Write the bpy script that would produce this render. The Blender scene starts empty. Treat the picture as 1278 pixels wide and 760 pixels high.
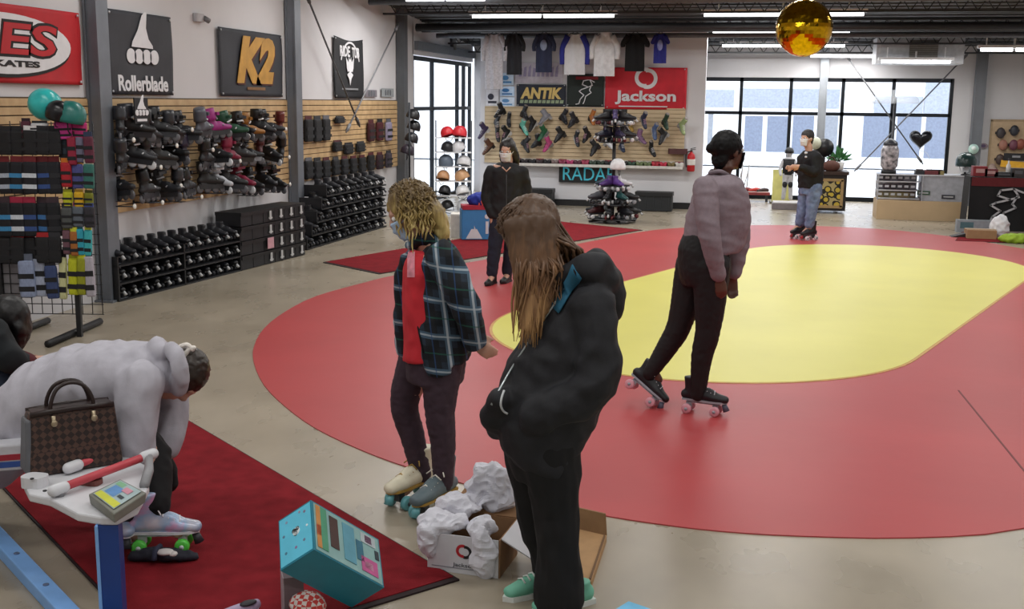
import bpy, math, random
from mathutils import Vector as V, Matrix, noise
random.seed(7)
SC = bpy.context.scene
COL = SC.collection
PI = math.pi
# ---------------------------------------------------------------- camera
FPX, W, H = 1400.0, 1278, 760
PITCH, ROLL, YAW, EYE = math.radians(10.3), math.radians(.65), math.radians(12.4), 2.0
fw0 = V((-math.sin(YAW), math.cos(YAW), 0)); r0 = V((math.cos(YAW), math.sin(YAW), 0)); u0 = V((0, 0, 1))
CF = fw0*math.cos(PITCH) - u0*math.sin(PITCH)
_up = u0*math.cos(PITCH) + fw0*math.sin(PITCH)
CR = r0*math.cos(ROLL) + _up*math.sin(ROLL)
CU = _up*math.cos(ROLL) - r0*math.sin(ROLL)
CC = V((0, 0, EYE))
cam_d = bpy.data.cameras.new('camera'); cam = bpy.data.objects.new('camera', cam_d); COL.objects.link(cam)
cam_d.sensor_width = 36; cam_d.lens = FPX/W*36; cam_d.clip_end = 300
cam.matrix_world = Matrix(((CR.x, CU.x, -CF.x, CC.x), (CR.y, CU.y, -CF.y, CC.y), (CR.z, CU.z, -CF.z, CC.z), (0, 0, 0, 1)))
SC.camera = cam
# where a line of sight meets a real plane of the room (used to measure the room off the photograph)
def _ray(x, y): return CF*FPX + CR*(x - W/2) - CU*(y - H/2)
def G(x, y, z=0.0):
    d = _ray(x, y); return CC + d*((z - EYE)/d.z)
def OX(x, y, X):
    d = _ray(x, y); return CC + d*(X/d.x)
def OY(x, y, Y):
    d = _ray(x, y); return CC + d*(Y/d.y)
def PD(x, y, D):                     # at horizontal distance D along the camera heading
    d = _ray(x, y); return CC + d*(D/d.dot(fw0))
def dist(p): return p.dot(fw0)
# ---------------------------------------------------------------- materials
def lin(c):
    if isinstance(c, str):
        c = c.lstrip('#'); c = [int(c[i:i+2], 16)/255 for i in (0, 2, 4)]
    return tuple(x/12.92 if x <= .04045 else ((x+.055)/1.055)**2.4 for x in c) + (1,)
MATS = {}
def mat(name, c, rough=.6, metal=0.0, var=.12, scale=14.0, bump=0.0, bscale=60.0, emit=0.0, spec=.5, sheen=0.0, c2=None, coat=0.0):
    if name in MATS: return MATS[name]
    m = bpy.data.materials.new(name); m.use_nodes = True; MATS[name] = m
    nt = m.node_tree; N = nt.nodes; L = nt.links
    b = N['Principled BSDF']; tc = N.new('ShaderNodeTexCoord'); nz = N.new('ShaderNodeTexNoise')
    nz.inputs['Scale'].default_value = scale; nz.inputs['Detail'].default_value = 4
    L.new(tc.outputs['Object'], nz.inputs['Vector'])
    rp = N.new('ShaderNodeValToRGB'); a = lin(c)
    k0, k1 = 1 - var, 1 + var
    rp.color_ramp.elements[0].position = .3; rp.color_ramp.elements[1].position = .7
    rp.color_ramp.elements[0].color = tuple(min(1, x*k0) for x in a[:3]) + (1,)
    rp.color_ramp.elements[1].color = lin(c2) if c2 else tuple(min(1, x*k1) for x in a[:3]) + (1,)
    L.new(nz.outputs['Fac'], rp.inputs['Fac']); L.new(rp.outputs['Color'], b.inputs['Base Color'])
    b.inputs['Roughness'].default_value = rough; b.inputs['Metallic'].default_value = metal
    b.inputs['Specular IOR Level'].default_value = spec
    if sheen: b.inputs['Sheen Weight'].default_value = sheen
    if coat: b.inputs['Coat Weight'].default_value = coat
    if emit:
        b.inputs['Emission Color'].default_value = a; b.inputs['Emission Strength'].default_value = emit
    if bump:
        n2 = N.new('ShaderNodeTexNoise'); n2.inputs['Scale'].default_value = bscale; n2.inputs['Detail'].default_value = 5
        L.new(tc.outputs['Object'], n2.inputs['Vector'])
        bp = N.new('ShaderNodeBump'); bp.inputs['Strength'].default_value = bump; bp.inputs['Distance'].default_value = .02
        L.new(n2.outputs['Fac'], bp.inputs['Height']); L.new(bp.outputs['Normal'], b.inputs['Normal'])
    return m
def M(c, rough=.55, **k):            # material by colour
    return mat('paint_%s_%d' % (c.lstrip('#'), int(rough*100)), c, rough, **k)
# ---------------------------------------------------------------- mesh builder
def frame(t, side=None):
    t = t.normalized()
    if side is None: side = V((0, 0, 1)) if abs(t.z) < .9 else V((1, 0, 0))
    a = side - t*side.dot(t)
    if a.length < 1e-5: a = t.orthogonal()
    a.normalize(); return a, t.cross(a)
class MB:
    def __init__(s): s.v = []; s.f = []; s.m = []; s.sm = []
    def add(s, vs, fs, m=0, smooth=False):
        o = len(s.v); s.v += [V(p) for p in vs]
        for f in fs: s.f.append([i + o for i in f]); s.m.append(m); s.sm.append(smooth)
        return s
    def box(s, c, d, R=None, m=0, taper=1.0):
        c = V(c); vs = []
        for z in (-.5, .5):
            k = taper if z > 0 else 1
            for x, y in ((-.5, -.5), (.5, -.5), (.5, .5), (-.5, .5)):
                p = V((x*d[0]*k, y*d[1]*k, z*d[2])); vs.append(c + (R @ p if R else p))
        return s.add(vs, [(3, 2, 1, 0), (4, 5, 6, 7), (0, 1, 5, 4), (1, 2, 6, 5), (2, 3, 7, 6), (3, 0, 4, 7)], m)
    def hexa(s, p, m=0):             # 8 corners, bottom ring then top ring
        return s.add(p, [(3, 2, 1, 0), (4, 5, 6, 7), (0, 1, 5, 4), (1, 2, 6, 5), (2, 3, 7, 6), (3, 0, 4, 7)], m)
    def rbox(s, c, d, r=.01, m=0, R=None, k=3):   # box with rounded vertical edges
        poly = []
        hx, hy = d[0]/2, d[1]/2; r = min(r, hx*.99, hy*.99)
        for cx, cy, a0 in ((hx-r, hy-r, 0), (-hx+r, hy-r, 90), (-hx+r, -hy+r, 180), (hx-r, -hy+r, 270)):
            for i in range(k+1):
                a = math.radians(a0 + 90*i/k); poly.append((cx + r*math.cos(a), cy + r*math.sin(a)))
        return s.prism(poly, -d[2]/2, d[2]/2, m, (lambda p: V(c) + (R @ p if R else p)), smooth=False)
    def prism(s, poly, z0, z1, m=0, f=None, smooth=False):
        f = f or (lambda p: p); n = len(poly)
        vs = [f(V((x, y, z0))) for x, y in poly] + [f(V((x, y, z1))) for x, y in poly]
        fs = [tuple(range(n-1, -1, -1)), tuple(range(n, 2*n))] + [(i, (i+1) % n, n + (i+1) % n, n + i) for i in range(n)]
        return s.add(vs, fs, m, smooth)
    def ring(s, c, a, b, ra, rb, n): return [c + a*(ra*math.cos(2*PI*i/n)) + b*(rb*math.sin(2*PI*i/n)) for i in range(n)]
    def tube(s, pts, rad, n=10, side=None, m=0, dense=0, smooth=True, round_ends=False):
        pts = [V(p) for p in pts]
        if not isinstance(rad, (list, tuple)) : rad = [rad]*len(pts)
        rad = [r if isinstance(r, (list, tuple)) else (r, r) for r in rad]
        if dense: pts, rad = catmull(pts, rad, dense)
        if round_ends:
            t0 = (pts[0]-pts[1]).normalized(); t1 = (pts[-1]-pts[-2]).normalized()
            ra, rb = rad[0], rad[-1]
            pre = [(pts[0] + t0*(min(ra)*q), (ra[0]*w, ra[1]*w)) for q, w in ((.95, .3), (.7, .71), (.38, .92))]
            post = [(pts[-1] + t1*(min(rb)*q), (rb[0]*w, rb[1]*w)) for q, w in ((.38, .92), (.7, .71), (.95, .3))]
            pts = [p for p, r in pre] + pts + [p for p, r in post]; rad = [r for p, r in pre] + rad + [r for p, r in post]
        vs = []; N = len(pts); pa = V(side) if side is not None else None
        for i in range(N):
            t = (pts[min(i+1, N-1)] - pts[max(i-1, 0)])
            if t.length < 1e-6: t = V((0, 0, 1))
            a, b = frame(t, pa)
            if side is None: pa = a
            vs += s.ring(pts[i], a, b, rad[i][0], rad[i][1], n)
        fs = [tuple(range(n-1, -1, -1)), tuple(range((N-1)*n, N*n))]
        for i in range(N-1):
            for j in range(n): fs.append((i*n + j, i*n + (j+1) % n, (i+1)*n + (j+1) % n, (i+1)*n + j))
        return s.add(vs, fs, m, smooth)
    def cyl(s, p0, p1, r0, r1=None, n=14, m=0, smooth=True): return s.tube([p0, p1], [r0, r0 if r1 is None else r1], n=n, m=m, smooth=smooth)
    def lathe(s, prof, c=(0, 0, 0), n=20, m=0, R=None, smooth=True):
        c = V(c); vs = []
        for r, z in prof:
            for i in range(n):
                p = V((r*math.cos(2*PI*i/n), r*math.sin(2*PI*i/n), z)); vs.append(c + (R @ p if R else p))
        k = len(prof); fs = [tuple(range(n-1, -1, -1)), tuple(range((k-1)*n, k*n))]
        for i in range(k-1):
            for j in range(n): fs.append((i*n+j, i*n+(j+1) % n, (i+1)*n+(j+1) % n, (i+1)*n+j))
        return s.add(vs, fs, m, smooth)
    def sph(s, c, r, n=16, k=10, m=0, R=None, smooth=True):
        c = V(c); r = r if isinstance(r, (list, tuple)) else (r, r, r); vs = []
        for i in range(1, k):
            t = PI*i/k
            for j in range(n):
                p = V((r[0]*math.sin(t)*math.cos(2*PI*j/n), r[1]*math.sin(t)*math.sin(2*PI*j/n), -r[2]*math.cos(t))); vs.append(c + (R @ p if R else p))
        b = V((0, 0, -r[2])); t = V((0, 0, r[2]))
        vs += [c + (R @ b if R else b), c + (R @ t if R else t)]
        nb, nt_ = (k-1)*n, (k-1)*n + 1; fs = []
        for j in range(n):
            fs.append((nb, (j+1) % n, j)); fs.append((nt_, (k-2)*n + j, (k-2)*n + (j+1) % n))
        for i in range(k-2):
            for j in range(n): fs.append((i*n+j, i*n+(j+1) % n, (i+1)*n+(j+1) % n, (i+1)*n+j))
        return s.add(vs, fs, m, smooth)
    def surf(s, f, nu, nv, m=0, thick=0.0, smooth=True):   # open sheet f(u,v), optional thickness along y of f
        vs = [V(f(i/nu, j/nv)) for j in range(nv+1) for i in range(nu+1)]
        fs = [(j*(nu+1)+i, j*(nu+1)+i+1, (j+1)*(nu+1)+i+1, (j+1)*(nu+1)+i) for j in range(nv) for i in range(nu)]
        return s.add(vs, fs, m, smooth)
    def join(s, o, f=None):
        return s.add([f(p) if f else p for p in o.v], o.f, 0) if False else s._join(o, f)
    def _join(s, o, f):
        k = len(s.v); s.v += [f(p) if f else p.copy() for p in o.v]
        s.f += [[i + k for i in q] for q in o.f]; s.m += o.m; s.sm += o.sm; return s
    def mesh(s, name):
        me = bpy.data.meshes.new(name); me.from_pydata([tuple(p) for p in s.v], [], s.f); me.update()
        me.polygons.foreach_set('material_index', s.m); me.polygons.foreach_set('use_smooth', s.sm); return me
    def build(s, name, mats, parent=None, loc=None, rz=0.0, bevel=0.0):
        o = bpy.data.objects.new(name, s.mesh(name))
        return fin(o, mats, parent, loc, rz, bevel)
def fin(o, mats, parent=None, loc=None, rz=0.0, bevel=0.0):
    COL.objects.link(o)
    if not isinstance(mats, (list, tuple)): mats = [mats]
    for m in mats: o.data.materials.append(m)
    if parent: o.parent = parent
    if loc is not None: o.location = loc
    if rz: o.rotation_euler = (0, 0, rz)
    if bevel:
        bv = o.modifiers.new('bevel', 'BEVEL'); bv.width = bevel; bv.segments = 2; bv.limit_method = 'ANGLE'
    return o
def catmull(pts, rad, k):
    P = [pts[0]*2 - pts[1]] + pts + [pts[-1]*2 - pts[-2]]; R = [rad[0]] + rad + [rad[-1]]
    op, orr = [], []
    for i in range(1, len(P)-2):
        for j in range(k):
            t = j/k
            f = lambda a, b, c, d: .5*((2*b) + (c-a)*t + (2*a-5*b+4*c-d)*t*t + (3*b-a-3*c+d)*t**3)
            op.append(f(P[i-1], P[i], P[i+1], P[i+2]))
            orr.append(tuple(max(.002, R[i][q]*(1-t) + R[i+1][q]*t) for q in (0, 1)))
    op.append(pts[-1]); orr.append(rad[-1]); return op, orr
def fuse(mb, name, voxel, it=4, wr=None, fac=.5):     # one continuous skin over overlapping volumes
    me = mb.mesh('tmp'); o = bpy.data.objects.new('tmp', me); COL.objects.link(o)
    r = o.modifiers.new('r', 'REMESH'); r.mode = 'VOXEL'; r.voxel_size = voxel; r.use_smooth_shade = True
    if it:
        s = o.modifiers.new('s', 'SMOOTH'); s.iterations = it; s.factor = fac
    dg = bpy.context.evaluated_depsgraph_get(); dg.update()
    nm = bpy.data.meshes.new_from_object(o.evaluated_get(dg)); nm.name = name
    bpy.data.objects.remove(o); bpy.data.meshes.remove(me); nm.materials.clear()
    if wr:
        ns = [v.normal.copy() for v in nm.vertices]
        for v, n in zip(nm.vertices, ns): v.co += n*wr(v.co)
    nm.polygons.foreach_set('use_smooth', [True]*len(nm.polygons))
    nm.polygons.foreach_set('material_index', [0]*len(nm.polygons)); nm.update(); return nm
def folds(amp, sx, sy, sz, off=0.0):
    def f(p):
        q = V((p.x*sx + off, p.y*sy, p.z*sz + .7*p.x*sx*.3))
        n = noise.noise(q); n2 = noise.noise(q*2.3 + V((5, 1, 2)))
        return amp*(-abs(n)*1.6 + .5 + .5*n2)
    return f
def addmesh(name, me, mats, parent=None, loc=None): return fin(bpy.data.objects.new(name, me), mats, parent, loc)
def empty(name, loc=(0, 0, 0), rz=0.0, sc=1.0):
    o = bpy.data.objects.new(name, None); COL.objects.link(o); o.empty_display_size = .1
    o.location = loc; o.rotation_euler = (0, 0, rz)
    if sc != 1.0: o.scale = (sc, sc, sc)
    return o
def tag(o, label, cat, group=None, kind=None):
    o['label'] = label; o['category'] = cat
    if group: o['group'] = group
    if kind: o['kind'] = kind
    return o
def thing(name, label, cat, loc=(0, 0, 0), rz=0.0, group=None, sc=1.0): return tag(empty(name, loc, rz, sc), label, cat, group)
def struct(o): o['kind'] = 'structure'; return o
def dup(root, label, loc, rot=(0, 0, 0), sc=1.0, mats=None, cat=None, group=None):
    """copy of a thing, its parts and sub-parts; mats = {part name: material}"""
    def cp(o, parent):
        c = o.copy(); COL.objects.link(c)
        if parent: c.parent = parent
        base = o.name.split('.')[0]
        if mats and base in mats and c.type == 'MESH':
            c.material_slots[0].link = 'OBJECT'; c.material_slots[0].material = mats[base]
        for ch in kids.get(o.name, ()): cp(ch, c)
        return c
    kids = {}
    stack = [root]
    while stack:
        q = stack.pop(); kids[q.name] = PROTO_KIDS.setdefault(q.name, list(q.children)); stack += kids[q.name]
    r = cp(root, None); r.location = loc; r.rotation_euler = rot
    r.scale = (sc, sc, sc) if not isinstance(sc, tuple) else sc
    r['label'] = label
    if group: r['group'] = group
    if cat: r['category'] = cat
    return r
PROTO_KIDS = {}
USED = {}
def place(proto, label, loc, rot=(0, 0, 0), sc=1.0, mats=None, cat=None, group=None):
    """first use moves the thing itself, later uses copy it (built from a hidden-free prototype)"""
    return dup(proto, label, loc, rot, sc, mats, cat, group)
def drop(root):
    for c in list(root.children): drop(c)
    bpy.data.objects.remove(root)
# ---------------------------------------------------------------- lettering and flat marks (x right, z up, facing -y)
def text(s, size, mats, parent, loc, name='lettering', shear=0.0, bold=0.0, depth=.003, fit=None, lab=None, arc=0.0):
    cu = bpy.data.curves.new('t', 'FONT'); cu.body = s; cu.size = size; cu.align_x = 'CENTER'; cu.align_y = 'CENTER'
    cu.shear = shear; cu.offset = bold; cu.extrude = depth; cu.resolution_u = 3
    o = bpy.data.objects.new('t', cu); COL.objects.link(o)
    dg = bpy.context.evaluated_depsgraph_get(); dg.update()
    me = bpy.data.meshes.new_from_object(o.evaluated_get(dg)); bpy.data.objects.remove(o)
    xs = [v.co.x for v in me.vertices]; ys = [v.co.y for v in me.vertices]
    sx = sy = 1.0
    if fit:
        sx = fit[0]/max(1e-6, max(xs)-min(xs)); sy = fit[1]/max(1e-6, max(ys)-min(ys)) if len(fit) > 1 and fit[1] else sx
    mx, my = (max(xs)+min(xs))/2, (max(ys)+min(ys))/2
    for v in me.vertices:
        x, y = (v.co.x-mx)*sx, (v.co.y-my)*sy
        if arc: y -= arc*x*x
        v.co = V((x, -v.co.z, y))
    me.materials.clear()
    r = addmesh(name, me, mats, parent, loc)
    if lab: r['label'] = lab
    return r
def flat(poly, mats, parent, name='emblem', y=0.0, d=.004, lab=None):      # poly in (x,z)
    mb = MB(); plate(mb, poly, y, d)
    r = mb.build(name, mats, parent)
    if lab: r['label'] = lab
    return r
def plate(mb, poly, y=0.0, d=.004, m=0):
    a = sum(poly[i][0]*poly[(i+1) % len(poly)][1] - poly[(i+1) % len(poly)][0]*poly[i][1] for i in range(len(poly)))
    if a < 0: poly = poly[::-1]
    return mb.prism(poly, 0, d, m, lambda p: V((p.x, y - p.z, p.y)))
def oval(cx, cz, rx, rz, n=40, a0=0, a1=360):
    return [(cx + rx*math.cos(math.radians(a0 + (a1-a0)*i/n)), cz + rz*math.sin(math.radians(a0 + (a1-a0)*i/n))) for i in range(n + (a1-a0 < 360))]
def ringpoly(mb, cx, cz, r0_, r1_, y, a0=0, a1=360, n=30, m=0, d=.004):
    for i in range(n):
        b0, b1 = math.radians(a0+(a1-a0)*i/n), math.radians(a0+(a1-a0)*(i+1)/n)
        plate(mb, [(cx+r0_*math.cos(b0), cz+r0_*math.sin(b0)), (cx+r1_*math.cos(b0), cz+r1_*math.sin(b0)), (cx+r1_*math.cos(b1), cz+r1_*math.sin(b1)), (cx+r0_*math.cos(b1), cz+r0_*math.sin(b1))], y, d, m)
def strokes(mb, pts, w, y, m=0, d=.004):
    for (x0, z0), (x1, z1) in zip(pts, pts[1:]):
        L = math.hypot(x1-x0, z1-z0) or 1e-6; nx, nz = -(z1-z0)/L*w/2, (x1-x0)/L*w/2; ex, ez = (x1-x0)/L*w*.3, (z1-z0)/L*w*.3
        plate(mb, [(x0+nx-ex, z0+nz-ez), (x0-nx-ex, z0-nz-ez), (x1-nx+ex, z1-nz+ez), (x1+nx+ex, z1+nz+ez)], y, d, m)
def ordn(i): return ('first', 'second', 'third', 'fourth', 'fifth', 'sixth', 'seventh', 'eighth', 'ninth', 'tenth', 'eleventh', 'twelfth', 'thirteenth', 'fourteenth', 'fifteenth', 'sixteenth', 'seventeenth', 'eighteenth', 'nineteenth', 'twentieth', 'twenty-first', 'twenty-second')[i]
# ================================================================ room
XL, YB, YJ = -6.35, 24.5, 21.6
SC.view_settings.view_transform = 'Standard'; SC.view_settings.look = 'None'; SC.view_settings.exposure = .28
wd = bpy.data.worlds.new('sky'); SC.world = wd; wd.use_nodes = True
bg = wd.node_tree.nodes['Background']; bg.inputs[0].default_value = (.93, .965, 1, 1); bg.inputs[1].default_value = 2.6
white_wall = mat('white_wall', '#c9c8cb', .8, var=.03, scale=1.5)
dark_metal = mat('dark_metal', '#23262b', .5, .4)
grey_steel = mat('grey_steel', '#6f747b', .5, .3, var=.06)
# --- floor: sealed concrete
def concrete():
    m = mat('sealed_concrete', '#978c7a', .3, var=.16, scale=.55, c2='#ada290', spec=.5); nt = m.node_tree; N = nt.nodes; L = nt.links
    b = N['Principled BSDF']; tc = [n for n in N if n.type == 'TEX_COORD'][0]
    n2 = N.new('ShaderNodeTexNoise'); n2.inputs['Scale'].default_value = 3.2; n2.inputs['Detail'].default_value = 3; n2.inputs['Distortion'].default_value = .0
    mp = N.new('ShaderNodeMapping'); mp.inputs['Scale'].default_value = (1, .55, 1); mp.inputs['Rotation'].default_value = (0, 0, .5)
    L.new(tc.outputs['Object'], mp.inputs[0]); L.new(mp.outputs[0], n2.inputs['Vector'])
    mx = N.new('ShaderNodeMix'); mx.data_type = 'RGBA'; mx.blend_type = 'OVERLAY'; mx.inputs[0].default_value = .22
    rp = [n for n in N if n.type == 'VALTORGB'][0]
    L.new(rp.outputs[0], mx.inputs[6]); L.new(n2.outputs['Fac'], mx.inputs[7]); L.new(mx.outputs[2], b.inputs['Base Color'])
    r2 = N.new('ShaderNodeMapRange'); r2.inputs[3].default_value = .24; r2.inputs[4].default_value = .32
    L.new(n2.outputs['Fac'], r2.inputs[0]); L.new(r2.outputs[0], b.inputs['Roughness'])
    return m
mb = MB(); mb.box((0, 10.8, -.05), (12.7, 27.6, .1)); struct(mb.build('floor', concrete()))
# --- rink: a red stadium-shaped coat with a yellow infield
CA = math.radians(69); ax_, nx_ = V((math.cos(CA), math.sin(CA), 0)), V((math.sin(CA), -math.cos(CA), 0))
def stadium(s0, s1, t, r, n=40):
    out = []
    for i in range(n+1):
        a = PI*i/n; out.append(ax_*(s1 + r*math.sin(a)) + nx_*(t + r*math.cos(a)))
    for i in range(n+1):
        a = PI*i/n; out.append(ax_*(s0 - r*math.sin(a)) + nx_*(t - r*math.cos(a)))
    return [(p.x, p.y) for p in out]
RED = mat('rink_red', '#b04345', .42, var=.07, scale=.8, bump=.05, bscale=5, spec=.3)
YEL = mat('rink_yellow', '#dcd56e', .42, var=.05, scale=.8, spec=.3)
rim = [G(x, y) for x, y in ((1278, 660), (1140, 672), (1000, 670), (900, 664), (815, 654), (730, 640), (640, 620), (570, 602), (506, 583), (452, 563), (395, 536), (357, 509), (330, 482), (317, 454), (317, 433), (330, 410), (357, 389), (395, 370), (452, 354), (498, 343), (600, 325.5), (725, 304), (802, 289.5), (854, 284.5), (934, 281.5), (1000, 282), (1094, 286), (1190, 296), (1278, 311))]
rim += [V((5.05, 15.2, 0)), V((5.0, 13.0, 0)), V((4.1, 10.2, 0)), V((3.0, 7.8, 0)), V((2.1, 6.3, 0))]
rim, _ = catmull([rim[-1]] + rim + [rim[0], rim[1]], [(1, 1)]*(len(rim)+3), 3)
rim = rim[3:-6]
mb = MB(); mb.prism([(p.x, p.y) for p in rim][::-1], -.002, .006); rk = struct(mb.build('floor_rink', RED))
mb = MB(); mb.prism(stadium(9.05, 14.45, -3.97, 1.84), .004, .011); mb.build('rink_infield', YEL, rk)
mb = MB(); mb.prism(stadium(9.05, 14.45, -3.97, 1.865), .0035, .009); mb.build('rink_infield_border', M('#c99a55', .5), rk)
a_, b_ = G(1196, 488), G(1300, 616); mb = MB(); d_ = (b_-a_).normalized(); q_ = V((-d_.y, d_.x, 0))*.006
mb.prism([((p).x, (p).y) for p in (a_-q_, b_-q_, b_+q_, a_+q_)], .005, .0075); mb.build('rink_seam', M('#6d2a2c', .6), rk)
# --- walls
mb = MB()
mb.box((XL-.1, 8.55, 2.5), (.2, 23.3, 5.2))                      # solid stretch up to the windows
YW0 = 20.25
mb.box((XL-.1, (YW0+YB)/2, 3.8), (.2, YB-YW0+.2, 1.95)); struct(mb.build('wall_left', white_wall))
mb = MB(); mb.box((XL+.04, (YW0+YB)/2, 2.98), (.08, YB-YW0, .16)); struct(mb.build('trim_1', grey_steel))
ztop = OY(1000, 97, YB).z; zmid = 1.80; xw0, xw1 = -2.6, OY(1185, 150, YB).x
mb = MB()
mb.box(((xw0+xw1)/2, YB+.1, (ztop+3.6)/2), (xw1-xw0, .2, 3.6-ztop))
mb.box(((xw1+6.5)/2, YB+.1, 1.75), (6.5-xw1, .2, 3.7))
mb.box((-4.45, YB+.1, 1.75), (3.7, .2, 3.7)); struct(mb.build('wall_back', white_wall))
mb = MB(); mb.box((6.4, 10.7, 2.5), (.2, 27.6, 5.2)); struct(mb.build('wall_right', white_wall))
mb = MB(); mb.box((0, -3.1, 2.5), (13, .2, 5.2)); struct(mb.build('wall_front', white_wall))  # unseen wall behind the camera, added to stop sky light flooding in
# partition carrying the boot display
pj0, pj1 = -5.43, -1.10
mb = MB(); mb.box(((pj0+pj1)/2, YJ+.12, 1.72), (pj1-pj0, .22, 3.44)); struct(mb.build('wall_partition', mat('partition_white', '#d2d2d6', .75, var=.03, scale=2)))
mb = MB(); mb.box(((pj0+pj1)/2, YJ-.005, .06), (pj1-pj0, .03, .12)); struct(mb.build('baseboard_partition', M('#17181b', .5)))
# --- windows
glass = bpy.data.materials.new('window_glass'); glass.use_nodes = True
nt = glass.node_tree; nt.nodes.clear(); N = nt.nodes; L = nt.links
out = N.new('ShaderNodeOutputMaterial'); mx = N.new('ShaderNodeMixShader'); tr = N.new('ShaderNodeBsdfTransparent'); gl = N.new('ShaderNodeBsdfGlossy')
fr = N.new('ShaderNodeFresnel'); fr.inputs[0].default_value = 1.35; gl.inputs['Roughness'].default_value = .02; tr.inputs[0].default_value = (.97, .98, 1, 1)
L.new(fr.outputs[0], mx.inputs[0]); L.new(tr.outputs[0], mx.inputs[1]); L.new(gl.outputs[0], mx.inputs[2]); L.new(mx.outputs[0], out.inputs[0])
black_alu = mat('black_aluminium', '#14191f', .4, .5)
def window(name, X0, X1, cuts, f, zt, zm):
    root = struct(empty(name))
    mb = MB()
    def bar(a, b, z0, z1, w=.07):
        p = [f(a, -w/2, z0), f(b, -w/2, z0), f(b, w/2, z0), f(a, w/2, z0), f(a, -w/2, z1), f(b, -w/2, z1), f(b, w/2, z1), f(a, w/2, z1)]; mb.hexa(p)
    bar(X0, X1, zt-.08, zt); bar(X0, X1, zm-.035, zm+.035); bar(X0, X1, 0, .09)
    for c in [X0] + cuts + [X1]: bar(c-.035, c+.035, 0, zt)
    mb.build('window_frame', black_alu, root)
    cs = [X0] + cuts + [X1]
    for a, b in zip(cs, cs[1:]):
        for z0, z1 in ((.09, zm-.035), (zm+.035, zt-.08)):
            q = MB(); q.add([f(a+.035, 0, z0), f(b-.035, 0, z0), f(b-.035, 0, z1), f(a+.035, 0, z1)], [(0, 1, 2, 3)]); q.build('pane', glass, root)
    return root
cutsL = [OX(x, 150, XL).y for x in (542, 573)]
window('window_1', YW0, YB-.02, cutsL + [YB-.55], lambda a, d, z: V((XL-.05+d, a, z)), 2.80, 1.83)
cutsB = [-1.55] + [OY(x, 120, YB).x for x in (925, 987, 1052, 1115)]
window('window_2', xw0, xw1, cutsB, lambda a, d, z: V((a, YB+.03+d, z)), ztop, zmid)
# --- ceiling: dark ribbed roof deck that falls towards the back
def zc(y): return 3.56 - .07*(y-19)
mb = MB()
n = 88; y0, y1 = -3.1, YB+.2
for i in range(n):
    a = y0 + (y1-y0)*i/n; b = y0 + (y1-y0)*(i+.55)/n; c = y0 + (y1-y0)*(i+1)/n
    for p, q, h in ((a, b, 0), (b, c, .05)):
        z0, z1 = zc(p)+h, zc(q)+h
        mb.hexa([(-6.5, p, z0), (6.5, p, z0), (6.5, q, z1), (-6.5, q, z1), (-6.5, p, z0+.15), (6.5, p, z0+.15), (6.5, q, z1+.15), (-6.5, q, z1+.15)])
struct(mb.build('ceiling', mat('roof_deck', '#4a4d50', .6, .2, var=.1)))
for i, y in enumerate((16.6, 18.4, 20.6, 22.4, 23.9)):
    mb = MB(); z = zc(y)
    mb.box((0, y, z-.02), (12.6, .12, .025)); mb.box((0, y, z-.2), (12.6, .1, .03))
    for k in range(52):
        x = -6.2 + k*.24
        mb.cyl((x, y, z-.02), (x+.12, y, z-.2), .009, n=5); mb.cyl((x+.12, y, z-.2), (x+.24, y, z-.02), .009, n=5)
    o = struct(mb.build('roof_joist', M('#2f3236', .55)))
# ducts and pipes under the deck
for i, (y, dz, r, c) in enumerate(((15.4, .2, .06, '#33363a'), (17.4, .16, .05, '#55585c'), (19.9, .22, .07, '#2a2c30'), (21.2, .2, .045, '#60636a'))):
    mb = MB(); mb.cyl((-6.2 if i else -5.6, y, zc(y)-dz), (6.3, y, zc(y)-dz), r, n=10)
    struct(mb.build('ceiling_pipe', M(c, .5)))
# --- steel columns
def column(x, y, w, d, h, nm='pillar', c='#70757d', z0=0):
    mb = MB(); t = .022
    mb.box((x-w/2+t/2, y, h/2), (t, d, h)); mb.box((x+w/2-t/2, y, h/2), (t, d, h)); mb.box((x, y, h/2), (w-2*t, d*.86, h))
    mb.box((x, y, .01), (w+.08, d+.08, .02))
    return struct(mb.build(nm, mat('column_grey_'+c[1:], c, .5, .25, var=.08, scale=5)))
column(XL+.09, 9.87, .14, .2, 4.4)
column(XL+.09, 14.53, .14, .2, 4.2)
column(XL+.09, 19.26, .14, .2, 3.75, c='#5d6064')
p = OY(1221, 130, YB-.14); column(p.x, YB-.16, .2, .2, 3.2, c='#6b6f75')
p = OY(1028, 100, YB-.1); column(p.x, YB-.12, .16, .14, 3.2, c='#8d9298')
mb = MB(); a = OX(565, 25, XL+.06); b = OX(566, 62, XL+.06); mb.cyl(a, b, .07, n=12); struct(mb.build('trim_2', M('#55585c')))
# cross bracing rods
def rod(a, b, r=.014, c='#4c4d50'):
    mb = MB(); d = (b-a).normalized(); mb.cyl(a, b, r, n=8)
    for p in (a + d*.12, b - d*.12): mb.cyl(p - d*.07, p + d*.07, r*1.9, n=8)
    o = mb.build('brace_rod', M(c, .45)); return struct(o)
Xr = XL+.16
rod(OX(381, -10, Xr), OX(449, 158, Xr)); rod(OX(497, 30, Xr), OX(432, 165, Xr), c='#77787c')
Yr = YB-.3
rod(OY(1054, 66, Yr), OY(1152, 205, Yr)); rod(OY(1209, 66, Yr), OY(1066, 214, Yr), c='#6a6b70')
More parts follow.
